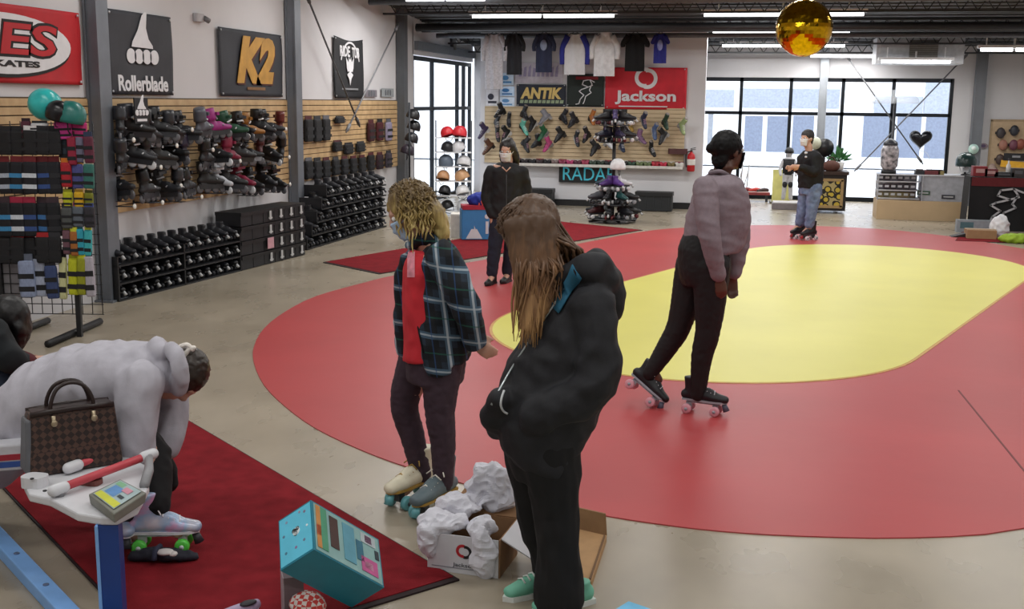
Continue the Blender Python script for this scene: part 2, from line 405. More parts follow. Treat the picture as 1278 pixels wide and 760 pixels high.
# --- outdoors: pavement and the pale building across the lot
pave = mat('pale_pavement', '#dfe2e6', .9, var=.05, scale=.6)
mb = MB(); mb.box((0, 40, -.12), (90, 30.8, .1)); mb.box((-30, 12, -.12), (47, 26, .1)); struct(mb.build('ground_outside', pave))
def facade(name, f, L_, c, wins, lab):
    root = struct(empty(name)); mb = MB()
    def bx(a0, a1, d0, d1, z0, z1, mm):
        q = MB(); q.hexa([f(a0, d0, z0), f(a1, d0, z0), f(a1, d1, z0), f(a0, d1, z0), f(a0, d0, z1), f(a1, d0, z1), f(a1, d1, z1), f(a0, d1, z1)]); return q
    bx(-L_, L_, 0, 1, 0, 7, 0).build('facade_wall', c, root)
    for a0, a1, z0, z1, m in wins: bx(a0, a1, -.06, .0, z0, z1, 0).build('facade_window', m, root)
    k = MB(); 
    for z in (3.1, 4.6): k._join(bx(-L_, L_, -.25, 0, z+1.2, z+1.38, 0), None)
    k.build('ledge', M('#c6ccd8', .8), root)
    return root
blu1, blu2, blu3 = M('#737d91', .5), M('#979fae', .5), M('#868c96', .5)
fw_ = mat('facade_white', '#eef1f6', .9, var=.03)
fb = lambda a, d, z: V((a, 38+d, z))
W_ = []
fpx = lambda x0, x1, y0, y1, m: W_.append((OY(x0, 150, 38).x, OY(x1, 150, 38).x, OY(900, y1, 38).z, OY(900, y0, 38).z, m))
for x0, x1, y0, y1, m in ((930, 952, 144, 188, blu1), (958, 984, 144, 188, blu1), (990, 1016, 143, 190, blu1), (1030, 1046, 143, 190, blu3), (1078, 1112, 142, 192, blu1), (1120, 1150, 142, 192, blu1), (1156, 1184, 142, 192, blu1), (884, 890, 142, 185, blu3), (700, 870, 140, 190, blu2), (1200, 1400, 140, 190, blu2), (926, 1046, 110, 134, blu2), (1090, 1150, 118, 138, blu2), (800, 915, 112, 134, blu2), (1062, 1088, 100, 134, M('#d2cac4', .8)), (1152, 1184, 100, 138, blu2), (1200, 1400, 105, 135, blu2)): fpx(x0, x1, y0, y1, m)
facade('building_outside', fb, 22, fw_, W_, '')
fl = lambda a, d, z: V((-17-d, a, z))
facade('building_outside', fl, 60, fw_, [(28, 33, 1.0, 2.3, blu2), (34, 36, .5, 2.6, blu3), (37, 44, 1.2, 2.4, blu2), (45, 56, 1.2, 2.5, blu2), (26, 58, 3.4, 4.4, blu3)], '')
# ================================================================ lights
fix_w = mat('fixture_white', '#e8ebee', .4)
tube_e = mat('tube_glow', '#fdfeff', .4, emit=5.0, var=0)
def fixture(p0, p1, label, n=2, power=34):
    c = (p0+p1)/2; L_ = (p1-p0).length
    t = thing('ceiling_light', label, 'light', c, 0, 'fluorescent ceiling lights')
    mb = MB(); mb.box((0, 0, .05), (L_+.06, .16, .05)); mb.box((0, 0, .13), (.03, .03, .12)); mb.box((-L_*.4, 0, .16), (.02, .02, .2)); mb.box((L_*.4, 0, .16), (.02, .02, .2))
    mb.build('housing', fix_w, t)
    for i in range(n):
        x = -L_/2 + L_*(i+.5)/n; w = L_/n - .05
        q = MB(); q.cyl((x-w/2, 0, 0), (x+w/2, 0, 0), .028, n=10); q.build('lamp_tube', tube_e, t)
    lamp(c + V((0, 0, -.05)), L_, power)
def lamp(c, L_, power, col=(1, .98, .95)):
    ld = bpy.data.lights.new('lamp', 'AREA'); ld.shape = 'RECTANGLE'; ld.size = L_; ld.size_y = .1; ld.energy = power; ld.color = col
    lo = bpy.data.objects.new('lamp', ld); COL.objects.link(lo); lo.location = c
def fx(x0, x1, y, Y, label, n=2, power=34):
    a, b = OY(x0, y, Y), OY(x1, y, Y); z = (a.z+b.z)/2; fixture(V((a.x, Y, z)), V((b.x, Y, z)), label, n, power)
fx(588, 768, 20, 18.9, 'ceiling tube light over the hanging shirts, far left')
fx(877, 1080, 18, 18.9, 'ceiling tube light behind the gold ball, highest of the rows')
fx(888, 1062, 40, 21.7, 'ceiling tube light behind the gold ball, second row down')
fx(900, 1056, 57, 23.3, 'ceiling tube light behind the gold ball, third row down')
fx(1010, 1096, 70, 24.0, 'short tube light just left of the grey air handler', 1, 20)
fx(1098, 1188, 77, 22.3, 'short tube light right below the grey air handler', 1, 25)
fx(1222, 1310, 62, 21.5, 'tube light right of the air handler at the frame edge')
fx(505, 607, -1, 17.2, 'ceiling tube light at the top edge beside the dark pillar')
for y in (-.5, 3.0, 6.5, 10, 13.5, 16.2):
    for x in (-4.2, -.3, 3.6): lamp((x, y, zc(y)-.12), 2.4, 40)
# ================================================================ people
from mathutils.bvhtree import BVHTree
skin_l = mat('skin_light', '#c79a85', .5, var=.06, scale=30); skin_d = mat('skin_brown', '#5b3a2d', .45, var=.06, scale=30)
eye_w = M('#e9e6e2', .3); eye_d = M('#1d1512', .3)
class P_:
    def __init__(s, name, label, px, py, D=None):
        s.B = G(px, py) if D is None else PD(px, py, D)
        if D is not None: s.B.z = 0
        s.D = dist(s.B); s.mb = MB(); s.name, s.label = name, label
        s.k = FPX/s.D                                              # pixels per metre there
    def p(s, px, py, dy=0.0): return PD(px, py, s.D + dy) - s.B
    def m(s, q): return q/s.k*1.03
    def limb(s, pts, rad, mb=None, n=14, side=None, dense=5): (mb or s.mb).tube([s.p(*q) for q in pts], rad, n=n, dense=dense, side=side, round_ends=True); return s
    def trunk(s, secs, mb=None, side=None, n=24, dense=5):         # (left px, right px, py, half depth, dy)
        pts, rad = [], []
        for q in secs:
            xl, xr, y, hd = q[:4]; dy = q[4] if len(q) > 4 else 0
            pts.append(s.p((xl+xr)/2, y, dy)); rad.append((hd, s.m((xr-xl)/2)))
        (mb or s.mb).tube(pts, rad, n=n, side=side or fw0, dense=dense, round_ends=False); return s
    def body(s, voxel, mat_, it=3):
        me = fuse(s.mb, s.name, voxel, it); s.me = me
        s.o = addmesh(s.name, me, mat_, None, s.B); tag(s.o, s.label, 'person'); return s.o
    def cloth(s, name, mb, voxel, mat_, it=5, wr=None, lab=None):
        me = fuse(mb, name, voxel, it, wr); o = addmesh(name, me, mat_, s.o)
        if lab: o['label'] = lab
        return o
    def hit(s, o, px, py, off=.004):                               # point of a garment seen at that pixel
        t = BVHTree.FromPolygons([v.co for v in o.data.vertices], [list(q.vertices) for q in o.data.polygons]) if not hasattr(s, '_b_'+o.name) else getattr(s, '_b_'+o.name)
        setattr(s, '_b_'+o.name, t)
        d = _ray(px, py).normalized(); h = t.ray_cast(CC - s.B, d)
        return h[0] + h[1]*off if h[0] is not None else s.p(px, py)
def patch(P, o, x0, x1, y0, y1, name, m, parent, off=.004, n=8):   # thin printed area lying on a garment
    mb = MB(); vs = [P.hit(o, x0 + (x1-x0)*i/n, y0 + (y1-y0)*j/n, off) for j in range(n+1) for i in range(n+1)]
    mb.add(vs, [(j*(n+1)+i, j*(n+1)+i+1, (j+1)*(n+1)+i+1, (j+1)*(n+1)+i) for j in range(n) for i in range(n)], 0, True); return mb.build(name, m, parent)
def axes(f, u):
    f = f.normalized(); u = (u - f*u.dot(f)).normalized(); sd = f.cross(u)
    return sd, f, u
def head(mb, c, f, u, s=1.0):
    sd, f, u = axes(f, u); R = Matrix((sd, f, u)).transposed()
    q = lambda a, b, d: c + (sd*a + f*b + u*d)*s
    e = lambda pos, r, n=20, k=14: mb.sph(q(*pos), [x*s for x in r], n, k, R=R)
    e((0, -.012, .03), (.076, .096, .088)); e((0, .03, -.03), (.06, .062, .085)); e((0, .052, -.09), (.032, .034, .026))
    e((0, .075, .035), (.05, .018, .014)); e((0, .083, -.058), (.024, .014, .013)); e((.034, .05, -.015), (.022, .03, .03)); e((-.034, .05, -.015), (.022, .03, .03))
    mb.tube([q(0, .088, .02), q(0, .106, -.014), q(0, .098, -.03)], [.009*s, .013*s, .011*s], n=8)
    for w in (-1, 1): e((.076*w, -.012, -.008), (.012, .02, .032), 10, 8)
    for w in (-1, 1): mb.tube([q(0, -.02, -.06), q(.028*w, -.03, -.12)], [.05*s, .045*s], n=10)
    return q
def eyes(parent, q, s=1.0):
    for w in (-1, 1):
        e = MB(); c = q(.031*w, .079, .012); e.sph(c, .0125*s, 12, 8); o = e.build('eye', eye_w, parent)
        i = MB(); i.sph(q(.031*w, .0865, .012), .007*s, 10, 6); i.build('iris', eye_d, o)
def hand(mb, w, d, nrm, side, s=1.0, curl=.5):
    d = d.normalized(); nrm = (nrm - d*nrm.dot(d)).normalized(); a = d.cross(nrm)*side    # a points to the thumb side
    mb.tube([w - d*.02*s, w + d*.035*s, w + d*.085*s], [(.024*s, .018*s), (.036*s, .016*s), (.04*s, .014*s)], n=12, side=a, round_ends=True)
    for i, L_ in enumerate((.07, .078, .073, .058)):
        b = w + d*(.082 - .004*abs(i-1))*s + a*(.03 - .02*i)*s; pts = [b]; ang = .12
        for k, fr_ in enumerate((.45, .32, .23)):
            ang += curl*(.6 + .5*k); pts.append(pts[-1] + (d*math.cos(ang) + nrm*math.sin(ang))*L_*fr_*s)
        mb.tube(pts, [.0095*s, .009*s, .0085*s, .0075*s], n=8, round_ends=True)
    b = w + d*.022*s + a*.026*s
    mb.tube([b, b + (a*.7 + d*.6 + nrm*.25)*.034*s, b + (a*.75 + d*1.35 + nrm*.55)*.042*s], [.0125*s, .011*s, .009*s], n=8, round_ends=True)
def cfn(c, axs, ph):                                               # point on an ellipsoid from angles
    return c + axs[0]*(math.cos(ph[0])*math.cos(ph[1])) + axs[1]*(math.sin(ph[0])*math.cos(ph[1])) + axs[2]*math.sin(ph[1])
def hairmat(name, c1, c2, z0, z1, c3=None):
    m = mat(name, c1, .45, var=.3, scale=40, spec=.4); nt = m.node_tree; N = nt.nodes; L = nt.links
    tc = [n for n in N if n.type == 'TEX_COORD'][0]; sx = N.new('ShaderNodeSeparateXYZ'); L.new(tc.outputs['Object'], sx.inputs[0])
    mr = N.new('ShaderNodeMapRange'); mr.inputs[1].default_value = z0; mr.inputs[2].default_value = z1; L.new(sx.outputs['Z'], mr.inputs[0])
    nz = N.new('ShaderNodeTexNoise'); nz.inputs['Scale'].default_value = 55; mp = N.new('ShaderNodeMapping'); mp.inputs['Scale'].default_value = (1, 1, .12)
    L.new(tc.outputs['Object'], mp.inputs[0]); L.new(mp.outputs[0], nz.inputs['Vector'])
    ad = N.new('ShaderNodeMath'); ad.operation = 'MULTIPLY_ADD'; L.new(nz.outputs['Fac'], ad.inputs[0]); ad.inputs[1].default_value = 1.1; 
    sb = N.new('ShaderNodeMath'); sb.operation = 'SUBTRACT'; L.new(mr.outputs[0], sb.inputs[0]); sb.inputs[1].default_value = .55; L.new(sb.outputs[0], ad.inputs[2])
    rp = N.new('ShaderNodeValToRGB'); e = rp.color_ramp.elements; e[0].position = .12; e[0].color = lin(c2); e[1].position = .9; e[1].color = lin(c1)
    if c3: x = e.new(.5); x.color = lin(c3)
    L.new(ad.outputs[0], rp.inputs[0]); L.new(rp.outputs[0], N['Principled BSDF'].inputs['Base Color']); return m
def plaid(name):
    m = mat(name, '#1f2c3a', .85, var=.2, scale=60); nt = m.node_tree; N = nt.nodes; L = nt.links; b = N['Principled BSDF']
    tc = [n for n in N if n.type == 'TEX_COORD'][0]
    base = [n for n in N if n.type == 'VALTORGB'][0].outputs[0]
    def stripes(axis, sc, ph, lo, hi):
        dp = N.new('ShaderNodeVectorMath'); dp.operation = 'DOT_PRODUCT'; dp.inputs[1].default_value = axis; L.new(tc.outputs['Object'], dp.inputs[0])
        a = N.new('ShaderNodeMath'); a.operation = 'MULTIPLY_ADD'; a.inputs[1].default_value = sc; a.inputs[2].default_value = ph; L.new(dp.outputs['Value'], a.inputs[0])
        f = N.new('ShaderNodeMath'); f.operation = 'FRACT'; L.new(a.outputs[0], f.inputs[0])
        g = N.new('ShaderNodeMath'); g.operation = 'GREATER_THAN'; g.inputs[1].default_value = lo; L.new(f.outputs[0], g.inputs[0])
        h = N.new('ShaderNodeMath'); h.operation = 'LESS_THAN'; h.inputs[1].default_value = hi; L.new(f.outputs[0], h.inputs[0])
        k = N.new('ShaderNodeMath'); k.operation = 'MULTIPLY'; L.new(g.outputs[0], k.inputs[0]); L.new(h.outputs[0], k.inputs[1]); return k.outputs[0]
    hx = r0*.98 + V((0, 0, .12)); hz = V((0, 0, .98)) + r0*.12
    cur = base
    for ax, sc, ph, lo, hi, col, w in ((hx, 7, .1, .0, .42, '#0a0d12', .8), (hz, 6, .3, .0, .42, '#0b1016', .75), (hx, 7, .1, .62, .82, '#536b7e', .8), (hz, 6, .3, .62, .8, '#4a6478', .75), (hx, 7, .1, .69, .76, '#c3ccd2', .7), (hz, 6, .3, .69, .74, '#b9c4ca', .6), (hz, 6, .3, .2, .24, '#1f5a4a', .6), (hx, 7, .1, .2, .24, '#274a78', .6)):
        st = stripes(ax, sc, ph, lo, hi); mu = N.new('ShaderNodeMath'); mu.operation = 'MULTIPLY'; mu.inputs[1].default_value = w; L.new(st, mu.inputs[0])
        mx = N.new('ShaderNodeMix'); mx.data_type = 'RGBA'; L.new(mu.outputs[0], mx.inputs[0]); L.new(cur, mx.inputs[6]); mx.inputs[7].default_value = lin(col); cur = mx.outputs[2]
    L.new(cur, b.inputs['Base Color']); return m
def mask_part(person, q, s, m, name='face_mask'):
    mb = MB()
    def f(u, v):
        a = (u-.5)*2.3; zz = .0 - .105*v; w = .067 - .018*v
        r = .012*math.sin(PI*u)*math.sin(PI*min(1, v*1.2)) + .004*math.sin(v*18)*math.sin(PI*u)
        return q((w+.004)*math.sin(a)*1.12, .042 + (.062 - .012*v + r)*math.cos(a), zz)
    mb.surf(f, 18, 10); o = mb.build(name, m, person); so = o.modifiers.new('t', 'SOLIDIFY'); so.thickness = .004
    for w in (-1, 1):
        st = MB(); st.tube([q(.07*w, .06, -.02), q(.082*w, .0, .01), q(.08*w, -.03, -.01)], .0022, n=6); st.build('ear_loop', m, o)
    return o
# --- quad roller skate (toe to +x, wheels on z=0); returns builders of each part
def boot_mb(hi=.1, lean=0.0):
    mb = MB()
    mb.tube([(-.115, 0, .118), (-.08, 0, .122), (0, 0, .122), (.08, 0, .112), (.15, 0, .106)], [(.03, .032), (.036, .04), (.037, .045), (.045, .036), (.036, .026)], n=16, side=(0, 1, 0), dense=3, round_ends=True)
    mb.tube([(-.06, 0, .12), (-.062, 0, .17), (-.066-lean*.4, 0, .17+hi*.5), (-.068-lean, 0, .17+hi)], [(.038, .062), (.037, .056), (.039, .055), (.043, .058)], n=16, side=(0, 1, 0), dense=3)
    mb.tube([(-.01, 0, .14), (.035, 0, .15), (.09, 0, .125)], [(.03, .03), (.03, .028), (.03, .022)], n=12, side=(0, 1, 0), dense=3, round_ends=True)
    return mb
def quad_skate(parent, Mx, c_boot, c_wheel, c_plate, c_lace, hi=.1, stop=None, trim=None, lab=None, name='roller_skate', vox=.008):
    f = lambda p: Mx @ p
    q = boot_mb(hi); t = MB(); t._join(q, f); me = fuse(t, name, vox, 2); b = addmesh(name, me, c_boot, parent)
    if lab: b['label'] = lab
    sole = [(-.125, -.03), (-.05, -.03), (.06, -.042), (.13, -.036), (.165, -.012), (.165, .012), (.13, .036), (.06, .042), (-.05, .03), (-.125, .03), (-.138, 0)]
    t = MB(); t.prism(sole, .08, .092, 0, f); t.box((0, 0, 0), (0, 0, 0)); t = MB()
    t.prism(sole, .082, .094, 0, f); t.build('sole', trim or c_plate, b)
    t = MB(); w = MB(); w.box((.01, 0, .074), (.22, .03, .014)); w.box((.09, 0, .055), (.035, .03, .04)); w.box((-.085, 0, .055), (.035, .03, .04))
    w.cyl((.095, -.045, .033), (.095, .045, .033), .006, n=8); w.cyl((-.09, -.045, .033), (-.09, .045, .033), .006, n=8); t._join(w, f); t.build('plate', c_plate, b)
    for x in (.095, -.09):
        for y in (-.05, .05):
            t = MB(); w = MB(); R = Matrix.Rotation(PI/2, 3, 'X')
            w.lathe([(.012, -.016), (.026, -.016), (.032, -.011), (.033, 0), (.032, .011), (.026, .016), (.012, .016)], (x, y, .033), 18, R=R); t._join(w, f); wo = t.build('wheel', c_wheel, b)
            t = MB(); w = MB(); s_ = 1 if y > 0 else -1; w.cyl((x, y+.0155*s_, .033), (x, y+.019*s_, .033), .011, n=12); t._join(w, f); t.build('hub', c_plate, wo)
    t = MB(); w = MB(); w.cyl((.145, 0, .075), (.162, 0, .032), .016, .022); t._join(w, f); t.build('toe_stop', stop or c_wheel, b)
    t = MB(); w = MB()
    for i in range(5):
        x = .085 - .024*i; z = .146 + .0085*i if i < 4 else .19; w.tube([(x, -.028, z-.008), (x-.004, 0, z+.012), (x-.008, .028, z-.008)], .0035, n=6)
    w.tube([(-.012, 0, .19), (-.008, -.03, .2), (.01, -.05, .18)], .003, n=6); w.tube([(-.012, 0, .19), (-.006, .03, .2), (.012, .05, .185)], .003, n=6)
    t._join(w, f); t.build('laces', c_lace, b); return b
def skm(org, toe, up=V((0, 0, 1)), sc=1.0, off=(0, 0, 0)):
    x = toe.normalized(); y = up.cross(x).normalized(); z = x.cross(y)
    m = Matrix((x, y, z)).transposed().to_4x4(); m = Matrix.Translation(org) @ m @ Matrix.Scale(sc, 4) @ Matrix.Translation(-V(off)); return m
imgR, imgA, UP = r0, fw0, V((0, 0, 1))                             # image right, away, up
black_cloth = mat('black_knit', '#0d0e11', .9, var=.25, scale=30, bump=.1, bscale=200)
# ---------------------------------------------------------------- woman in the plaid shirt
def person_plaid():
    P = P_('person', 'woman in a dark plaid overshirt and blue face mask looking down on roller skates', 530, 632)
    lf, rf = V(P.p(520, 622, .10)), V(P.p(544, 636, -.07))
    f = (-imgR*.86 - imgA*.18 - UP*.48); u = UP*.86 - imgR*.42
    hc = P.p(511, 266, .0); q = head(P.mb, hc, f, u, 1.0)
    P.limb([(520, 282), (533, 305)], [.052, .06], dense=2)
    P.trunk([(515, 560, 312, .13), (513, 572, 330, .19), (514, 575, 365, .16), (516, 570, 400, .14), (508, 578, 440, .17), (512, 575, 462, .16)])
    P.limb([(556, 322, -.16), (583, 385, -.2), (590, 420, -.13)], [.05, .042, .03]); P.limb([(528, 320, .15), (510, 385, .2), (507, 432, .16)], [.05, .042, .03])
    hand(P.mb, P.p(590, 423, -.13), imgR*.7 - UP*.6, imgA, 1, 1.0, .35); hand(P.mb, P.p(507, 434, .16), -UP + imgR*.3, -imgA, -1, 1.0, .5)
    leg1 = [(528, 445, .08), (508, 500, .09), (514, 545, .1), (525, 592, .1)]; leg2 = [(552, 450, -.08), (548, 512, -.08), (553, 555, -.07), (552, 600, -.06)]
    P.limb(leg1, [.09, .06, .052, .036]); P.limb(leg2, [.092, .062, .054, .036])
    P.limb([(525, 592, .1), (505, 612, .1)], [.035, .03], dense=2); P.limb([(552, 600, -.06), (535, 622, -.06)], [.035, .03], dense=2)
    o = P.body(.009, skin_l); eyes(o, q)
    mask_part(o, q, 1.0, mat('mask_blue', '#a9c3dc', .8, var=.04))
    # leggings
    mb = MB(); P.trunk([(515, 572, 425, .15), (506, 582, 448, .18), (508, 578, 475, .165)], mb)
    P.limb([(524, 440, .085), (505, 500, .09), (515, 545, .1), (526, 592, .1)], [.1, .072, .062, .05], mb); P.limb([(552, 445, -.085), (549, 512, -.08), (553, 555, -.07), (553, 602, -.06)], [.105, .075, .062, .05], mb)
    P.cloth('leggings', mb, .009, mat('plum_leggings', '#3c2d37', .85, var=.15, scale=25), 3, folds(.004, 22, 22, 30))
    # red shirt
    mb = MB(); P.trunk([(512, 545, 312, .12), (504, 550, 335, .185), (503, 556, 380, .18), (504, 570, 420, .185), (502, 578, 444, .19)], mb)
    tee = P.cloth('shirt', mb, .01, mat('red_tee', '#c92a35', .85, var=.08), 4, folds(.006, 12, 12, 9))
    # overshirt
    mb = MB(); P.trunk([(524, 556, 306, .1), (517, 574, 322, .19), (515, 582, 350, .195), (515, 588, 390, .2), (517, 590, 420, .205), (521, 586, 446, .2)], mb)
    P.limb([(552, 320, -.19), (580, 378, -.25), (592, 424, -.18)], [.078, .068, .054], mb); P.limb([(524, 322, .15), (506, 382, .2), (504, 436, .17)], [.062, .052, .044], mb)
    P.trunk([(522, 556, 400, .035, -.17), (528, 562, 440, .03, -.175), (534, 562, 468, .016, -.17)], mb)
    P.limb([(514, 314, -.02), (503, 340, .03), (501, 395, .03), (503, 440, .03)], [.026, .034, .034, .03], mb)
    P.limb([(512, 306, -.06), (530, 296, -.05), (552, 300, .02)], [.03, .034, .03], mb)
    j = P.cloth('overshirt', mb, .010, plaid('plaid_flannel'), 4, folds(.016, 9, 9, 6.5))
    t = MB()                                                           # placket edge and chest pocket seam lie on the cloth
    pts = [P.hit(j, x, y) for x, y in ((523, 322), (521, 350), (521, 380), (523, 410), (529, 440))]
    t.tube(pts, .005, n=6); t.build('placket', M('#0c1016', .9), j)
    patch(P, tee, 509, 518, 312, 346, 'shirt_print', mat('print_pink', '#d98a98', .8, var=.25, scale=30), P.o, off=.004)
    # curly blond hair
    rn = random.Random(3); hb = MB(); sd, f_, u_ = axes(f, u)
    c0 = q(0, -.03, .045)
    hb.sph(c0, (.096, .112, .1), 20, 14, R=Matrix((sd, f_, u_)).transposed())
    hb.tube([q(0, -.06, .03), q(0, -.1, -.06), q(0, -.085, -.16)], [(.085, .06), (.09, .055), (.07, .04)], n=16, side=sd, dense=4, round_ends=True)
    me = fuse(hb, 'hair', .012, 3, folds(.012, 25, 25, 18)); hm = hairmat('curly_blond', '#6a5638', '#cdb878', hc.z-.16, hc.z+.12, '#a48d55')
    h = addmesh('hair', me, hm, o); st = MB()
    for i in range(360):
        a = rn.uniform(0, 2*PI); e = rn.uniform(-.15, 1.45)
        if math.sin(a) > .12 and e < .62: continue
        if math.sin(a) > .55 and e < 1.0: continue
        pos = cfn(c0, (sd*.094, f_*.108, u_*.1), (a, e)); dr = (pos - c0).normalized(); pts = [pos]; L_ = rn.uniform(.12, .25); ph = rn.uniform(0, 6); fr_ = rn.uniform(3, 5); am = rn.uniform(.006, .013)
        cv = V((rn.uniform(-1, 1), rn.uniform(-1, 1), 0)).normalized(); n = 12
        for k in range(1, n+1):
            t_ = k/n; g = dr*(.075*t_*(1 - .45*t_)) + V((0, 0, -1))*(L_*t_*(.35 + .65*t_)) - imgR*0.0
            pts.append(pos + g - f_*(max(0, (pos - c0).dot(f_))*1.1*t_) + cv*am*math.sin(ph + t_*fr_*2*PI) + dr*am*math.cos(ph + t_*fr_*2*PI))
        w = rn.uniform(.0035, .0065); st.tube(pts, [w]*(n) + [w*.4], n=5)
    st.build('curls', hm, h)
    # skates: cream and mustard boots on teal wheels
    cream = mat('skate_cream', '#ddd6bd', .5, var=.08); must = mat('skate_mustard', '#a8853a', .55, var=.12); teal_w = mat('wheel_teal', '#5f9fa6', .35, var=.05); pl = M('#3a4046', .35)
    grey_b = mat('skate_grey_teal', '#5c6c72', .5, var=.1)
    t1 = -imgR*.62 - imgA*.78; quad_skate(o, skm(P.p(516, 614, .06) - V((0, 0, P.p(516, 614, .06).z)), t1, sc=1.1), cream, teal_w, pl, must, .08, trim=must, lab='cream roller skate with mustard trim and teal wheels')
    p2 = P.p(545, 632, -.10); p2.z = 0; quad_skate(o, skm(p2, -imgR*.55 - imgA*.86, sc=1.1), grey_b, teal_w, pl, M('#e6e2d6', .6), .08, trim=must, lab='grey-teal roller skate with white laces')
person_plaid()
# ---------------------------------------------------------------- girl in the black hooded jacket
def person_hoodie():
    P = P_('person', 'long haired person in a black hooded jacket standing with hands in pockets', 692, 752)
    f = -imgR*.72 + imgA*.30 - UP*.62; u = UP*.8 - imgR*.6
    hc = P.p(663, 293); q = head(P.mb, hc, f, u, .98)
    P.limb([(680, 318), (712, 352)], [.05, .06], dense=2)
    P.trunk([(700, 748, 352, .13), (692, 752, 380, .18), (675, 745, 430, .16), (655, 735, 490, .14), (645, 730, 540, .16), (650, 722, 575, .15)])
    P.limb([(735, 385, -.17), (735, 485, -.2), (684, 512, -.13)], [.05, .042, .03]); P.limb([(710, 385, .17), (700, 485, .2), (662, 512, .12)], [.05, .042, .03])
    hand(P.mb, P.p(684, 512, -.13), -imgR*.8 - UP*.5, imgA, 1, .9, .4); hand(P.mb, P.p(662, 512, .12), -imgR - UP*.2, -imgA, -1, .95, .4)
    P.limb([(695, 560, -.09), (692, 640, -.09), (697, 690, -.08), (700, 738, -.08)], [.085, .062, .055, .04]); P.limb([(668, 560, .08), (668, 640, .09), (680, 690, .1), (690, 728, .1)], [.085, .062, .055, .04])
    P.limb([(700, 740, -.08), (675, 752, -.08)], [.036, .028], dense=2); P.limb([(690, 730, .1), (664, 742, .1)], [.036, .028], dense=2)
    o = P.body(.009, skin_l); eyes(o, q, .98)
    mb = MB(); P.trunk([(640, 730, 530, .18), (635, 722, 565, .19), (640, 720, 590, .17)], mb)
    P.limb([(688, 560, -.09), (694, 640, -.09), (697, 700, -.09), (697, 748, -.09)], [.115, .09, .088, .1], mb, dense=6); P.limb([(662, 560, .08), (668, 630, .09), (680, 680, .1), (692, 722, .1)], [.105, .082, .075, .082], mb, dense=6)
    P.cloth('trousers', mb, .009, mat('black_trousers', '#0b0b0d', .85, var=.25, scale=20), 3, folds(.012, 10, 10, 5, 3.0))
    mb = MB()
    P.trunk([(704, 756, 352, .12), (686, 764, 374, .2), (660, 768, 420, .22), (632, 760, 470, .215), (616, 748, 512, .215), (622, 740, 540, .21), (640, 734, 566, .2), (676, 724, 588, .17)], mb, side=fw0)
    P.limb([(738, 382, -.16), (742, 480, -.235), (668, 520, -.2)], [.092, .082, .07], mb); P.limb([(705, 385, .17), (690, 480, .23), (640, 510, .17)], [.085, .078, .062], mb)
    P.limb([(625, 500, -.12), (618, 520, -.05), (622, 532, .06)], [.05, .055, .05], mb)
    # hood lying on the back
    P.limb([(700, 345, -.12), (738, 335, -.15), (752, 352, 0), (738, 335, .15), (702, 345, .12)], [.035, .06, .085, .06, .035], mb, dense=6)
    P.limb([(745, 335, 0), (757, 370, 0), (752, 402, 0)], [.075, .08, .045], mb)
    j = P.cloth('jacket', mb, .010, mat('black_jacket', '#17181d', .75, var=.3, scale=18, bump=.06, bscale=150), 4, folds(.016, 7, 7, 8, 1.0))
    t = MB(); e = [(716, 352), (702, 365), (690, 384), (672, 410), (655, 436), (638, 462), (624, 486), (614, 505)]
    t.tube([P.hit(j, x, y, .003) for x, y in e], .0045, n=6, dense=3); t.build('zip', mat('zip_silver', '#b9c2c4', .3, .6), j)
    t = MB(); t.tube([P.hit(j, x, y, .003) for x, y in ((629, 488), (626, 496), (625, 505), (628, 512), (634, 516))], .0045, n=6, dense=3); t.build('pocket_piping', M('#c9cdd0', .4), j)
    t = MB(); r_ = []
    for k in range(9):
        u2 = k/8; a = (716 - 28*u2, 330 + 52*u2); b = (727 - 28*u2, 346 + 46*u2); r_.append((P.hit(j, *a, .006), P.hit(j, *b, .006)))
    vs = [x for ab in r_ for x in ab]; t.add(vs, [(2*i, 2*i+1, 2*i+3, 2*i+2) for i in range(8)], 0, True); ho = t.build('hood_lining', mat('lining_teal', '#1f5c77', .8, var=.15), j); so = ho.modifiers.new('s', 'SOLIDIFY'); so.thickness = .006
    # long straight hair
    sd, f_, u_ = axes(f, u); c0 = q(0, -.035, .04); hb = MB(); rn = random.Random(5)
    hb.sph(c0, (.098, .112, .105), 20, 14, R=Matrix((sd, f_, u_)).transposed())
    hb.tube([q(0, -.05, .05), P.p(682, 310, 0), P.p(690, 345, 0)], [(.105, .085), (.11, .075), (.085, .045)], n=18, side=fw0, dense=4, round_ends=True)
    hb.tube([P.p(660, 275, -.1), P.p(668, 330, -.12), P.p(668, 372, -.13), P.p(660, 410, -.14)], [(.03, .10), (.035, .095), (.035, .07), (.02, .04)], n=16, side=fw0, dense=4, round_ends=True)
    me = fuse(hb, 'hair', .011, 4, folds(.008, 60, 60, 5)); hm = hairmat('long_brown', '#56402f', '#b08a5e', hc.z-.42, hc.z+.06, '#7a593e')
    h = addmesh('hair', me, hm, o); st = MB()
    for i in range(420):
        near = rn.random() < .72
        a0 = rn.uniform(0, 1)
        th = rn.uniform(-PI, PI); e = rn.uniform(.1, 1.45)
        pos = cfn(c0, (sd*.1, f_*.113, u_*.107), (th, e))
        if (pos - c0).dot(f_) > .07 and e < .7: continue
        if near and rn.random() < .75:
            ex = rn.triangular(636, 712, 655); ey = rn.uniform(375, 436) if ex < 676 else rn.uniform(340, 385); end = P.p(ex, ey, -.15 + rn.uniform(-.02, .03)); mid = P.p(.5*ex + .5*rn.uniform(640, 706), 330, -.135 + rn.uniform(-.025, .02))
        else:
            ex = rn.uniform(665, 735); end = P.p(ex, rn.uniform(325, 350), rn.uniform(-.1, .1)); mid = P.p(ex*.6 + 690*.4, 305, rn.uniform(-.12, .12))
        out_ = (pos - c0).normalized(); p1 = pos + out_*.012 - UP*.045
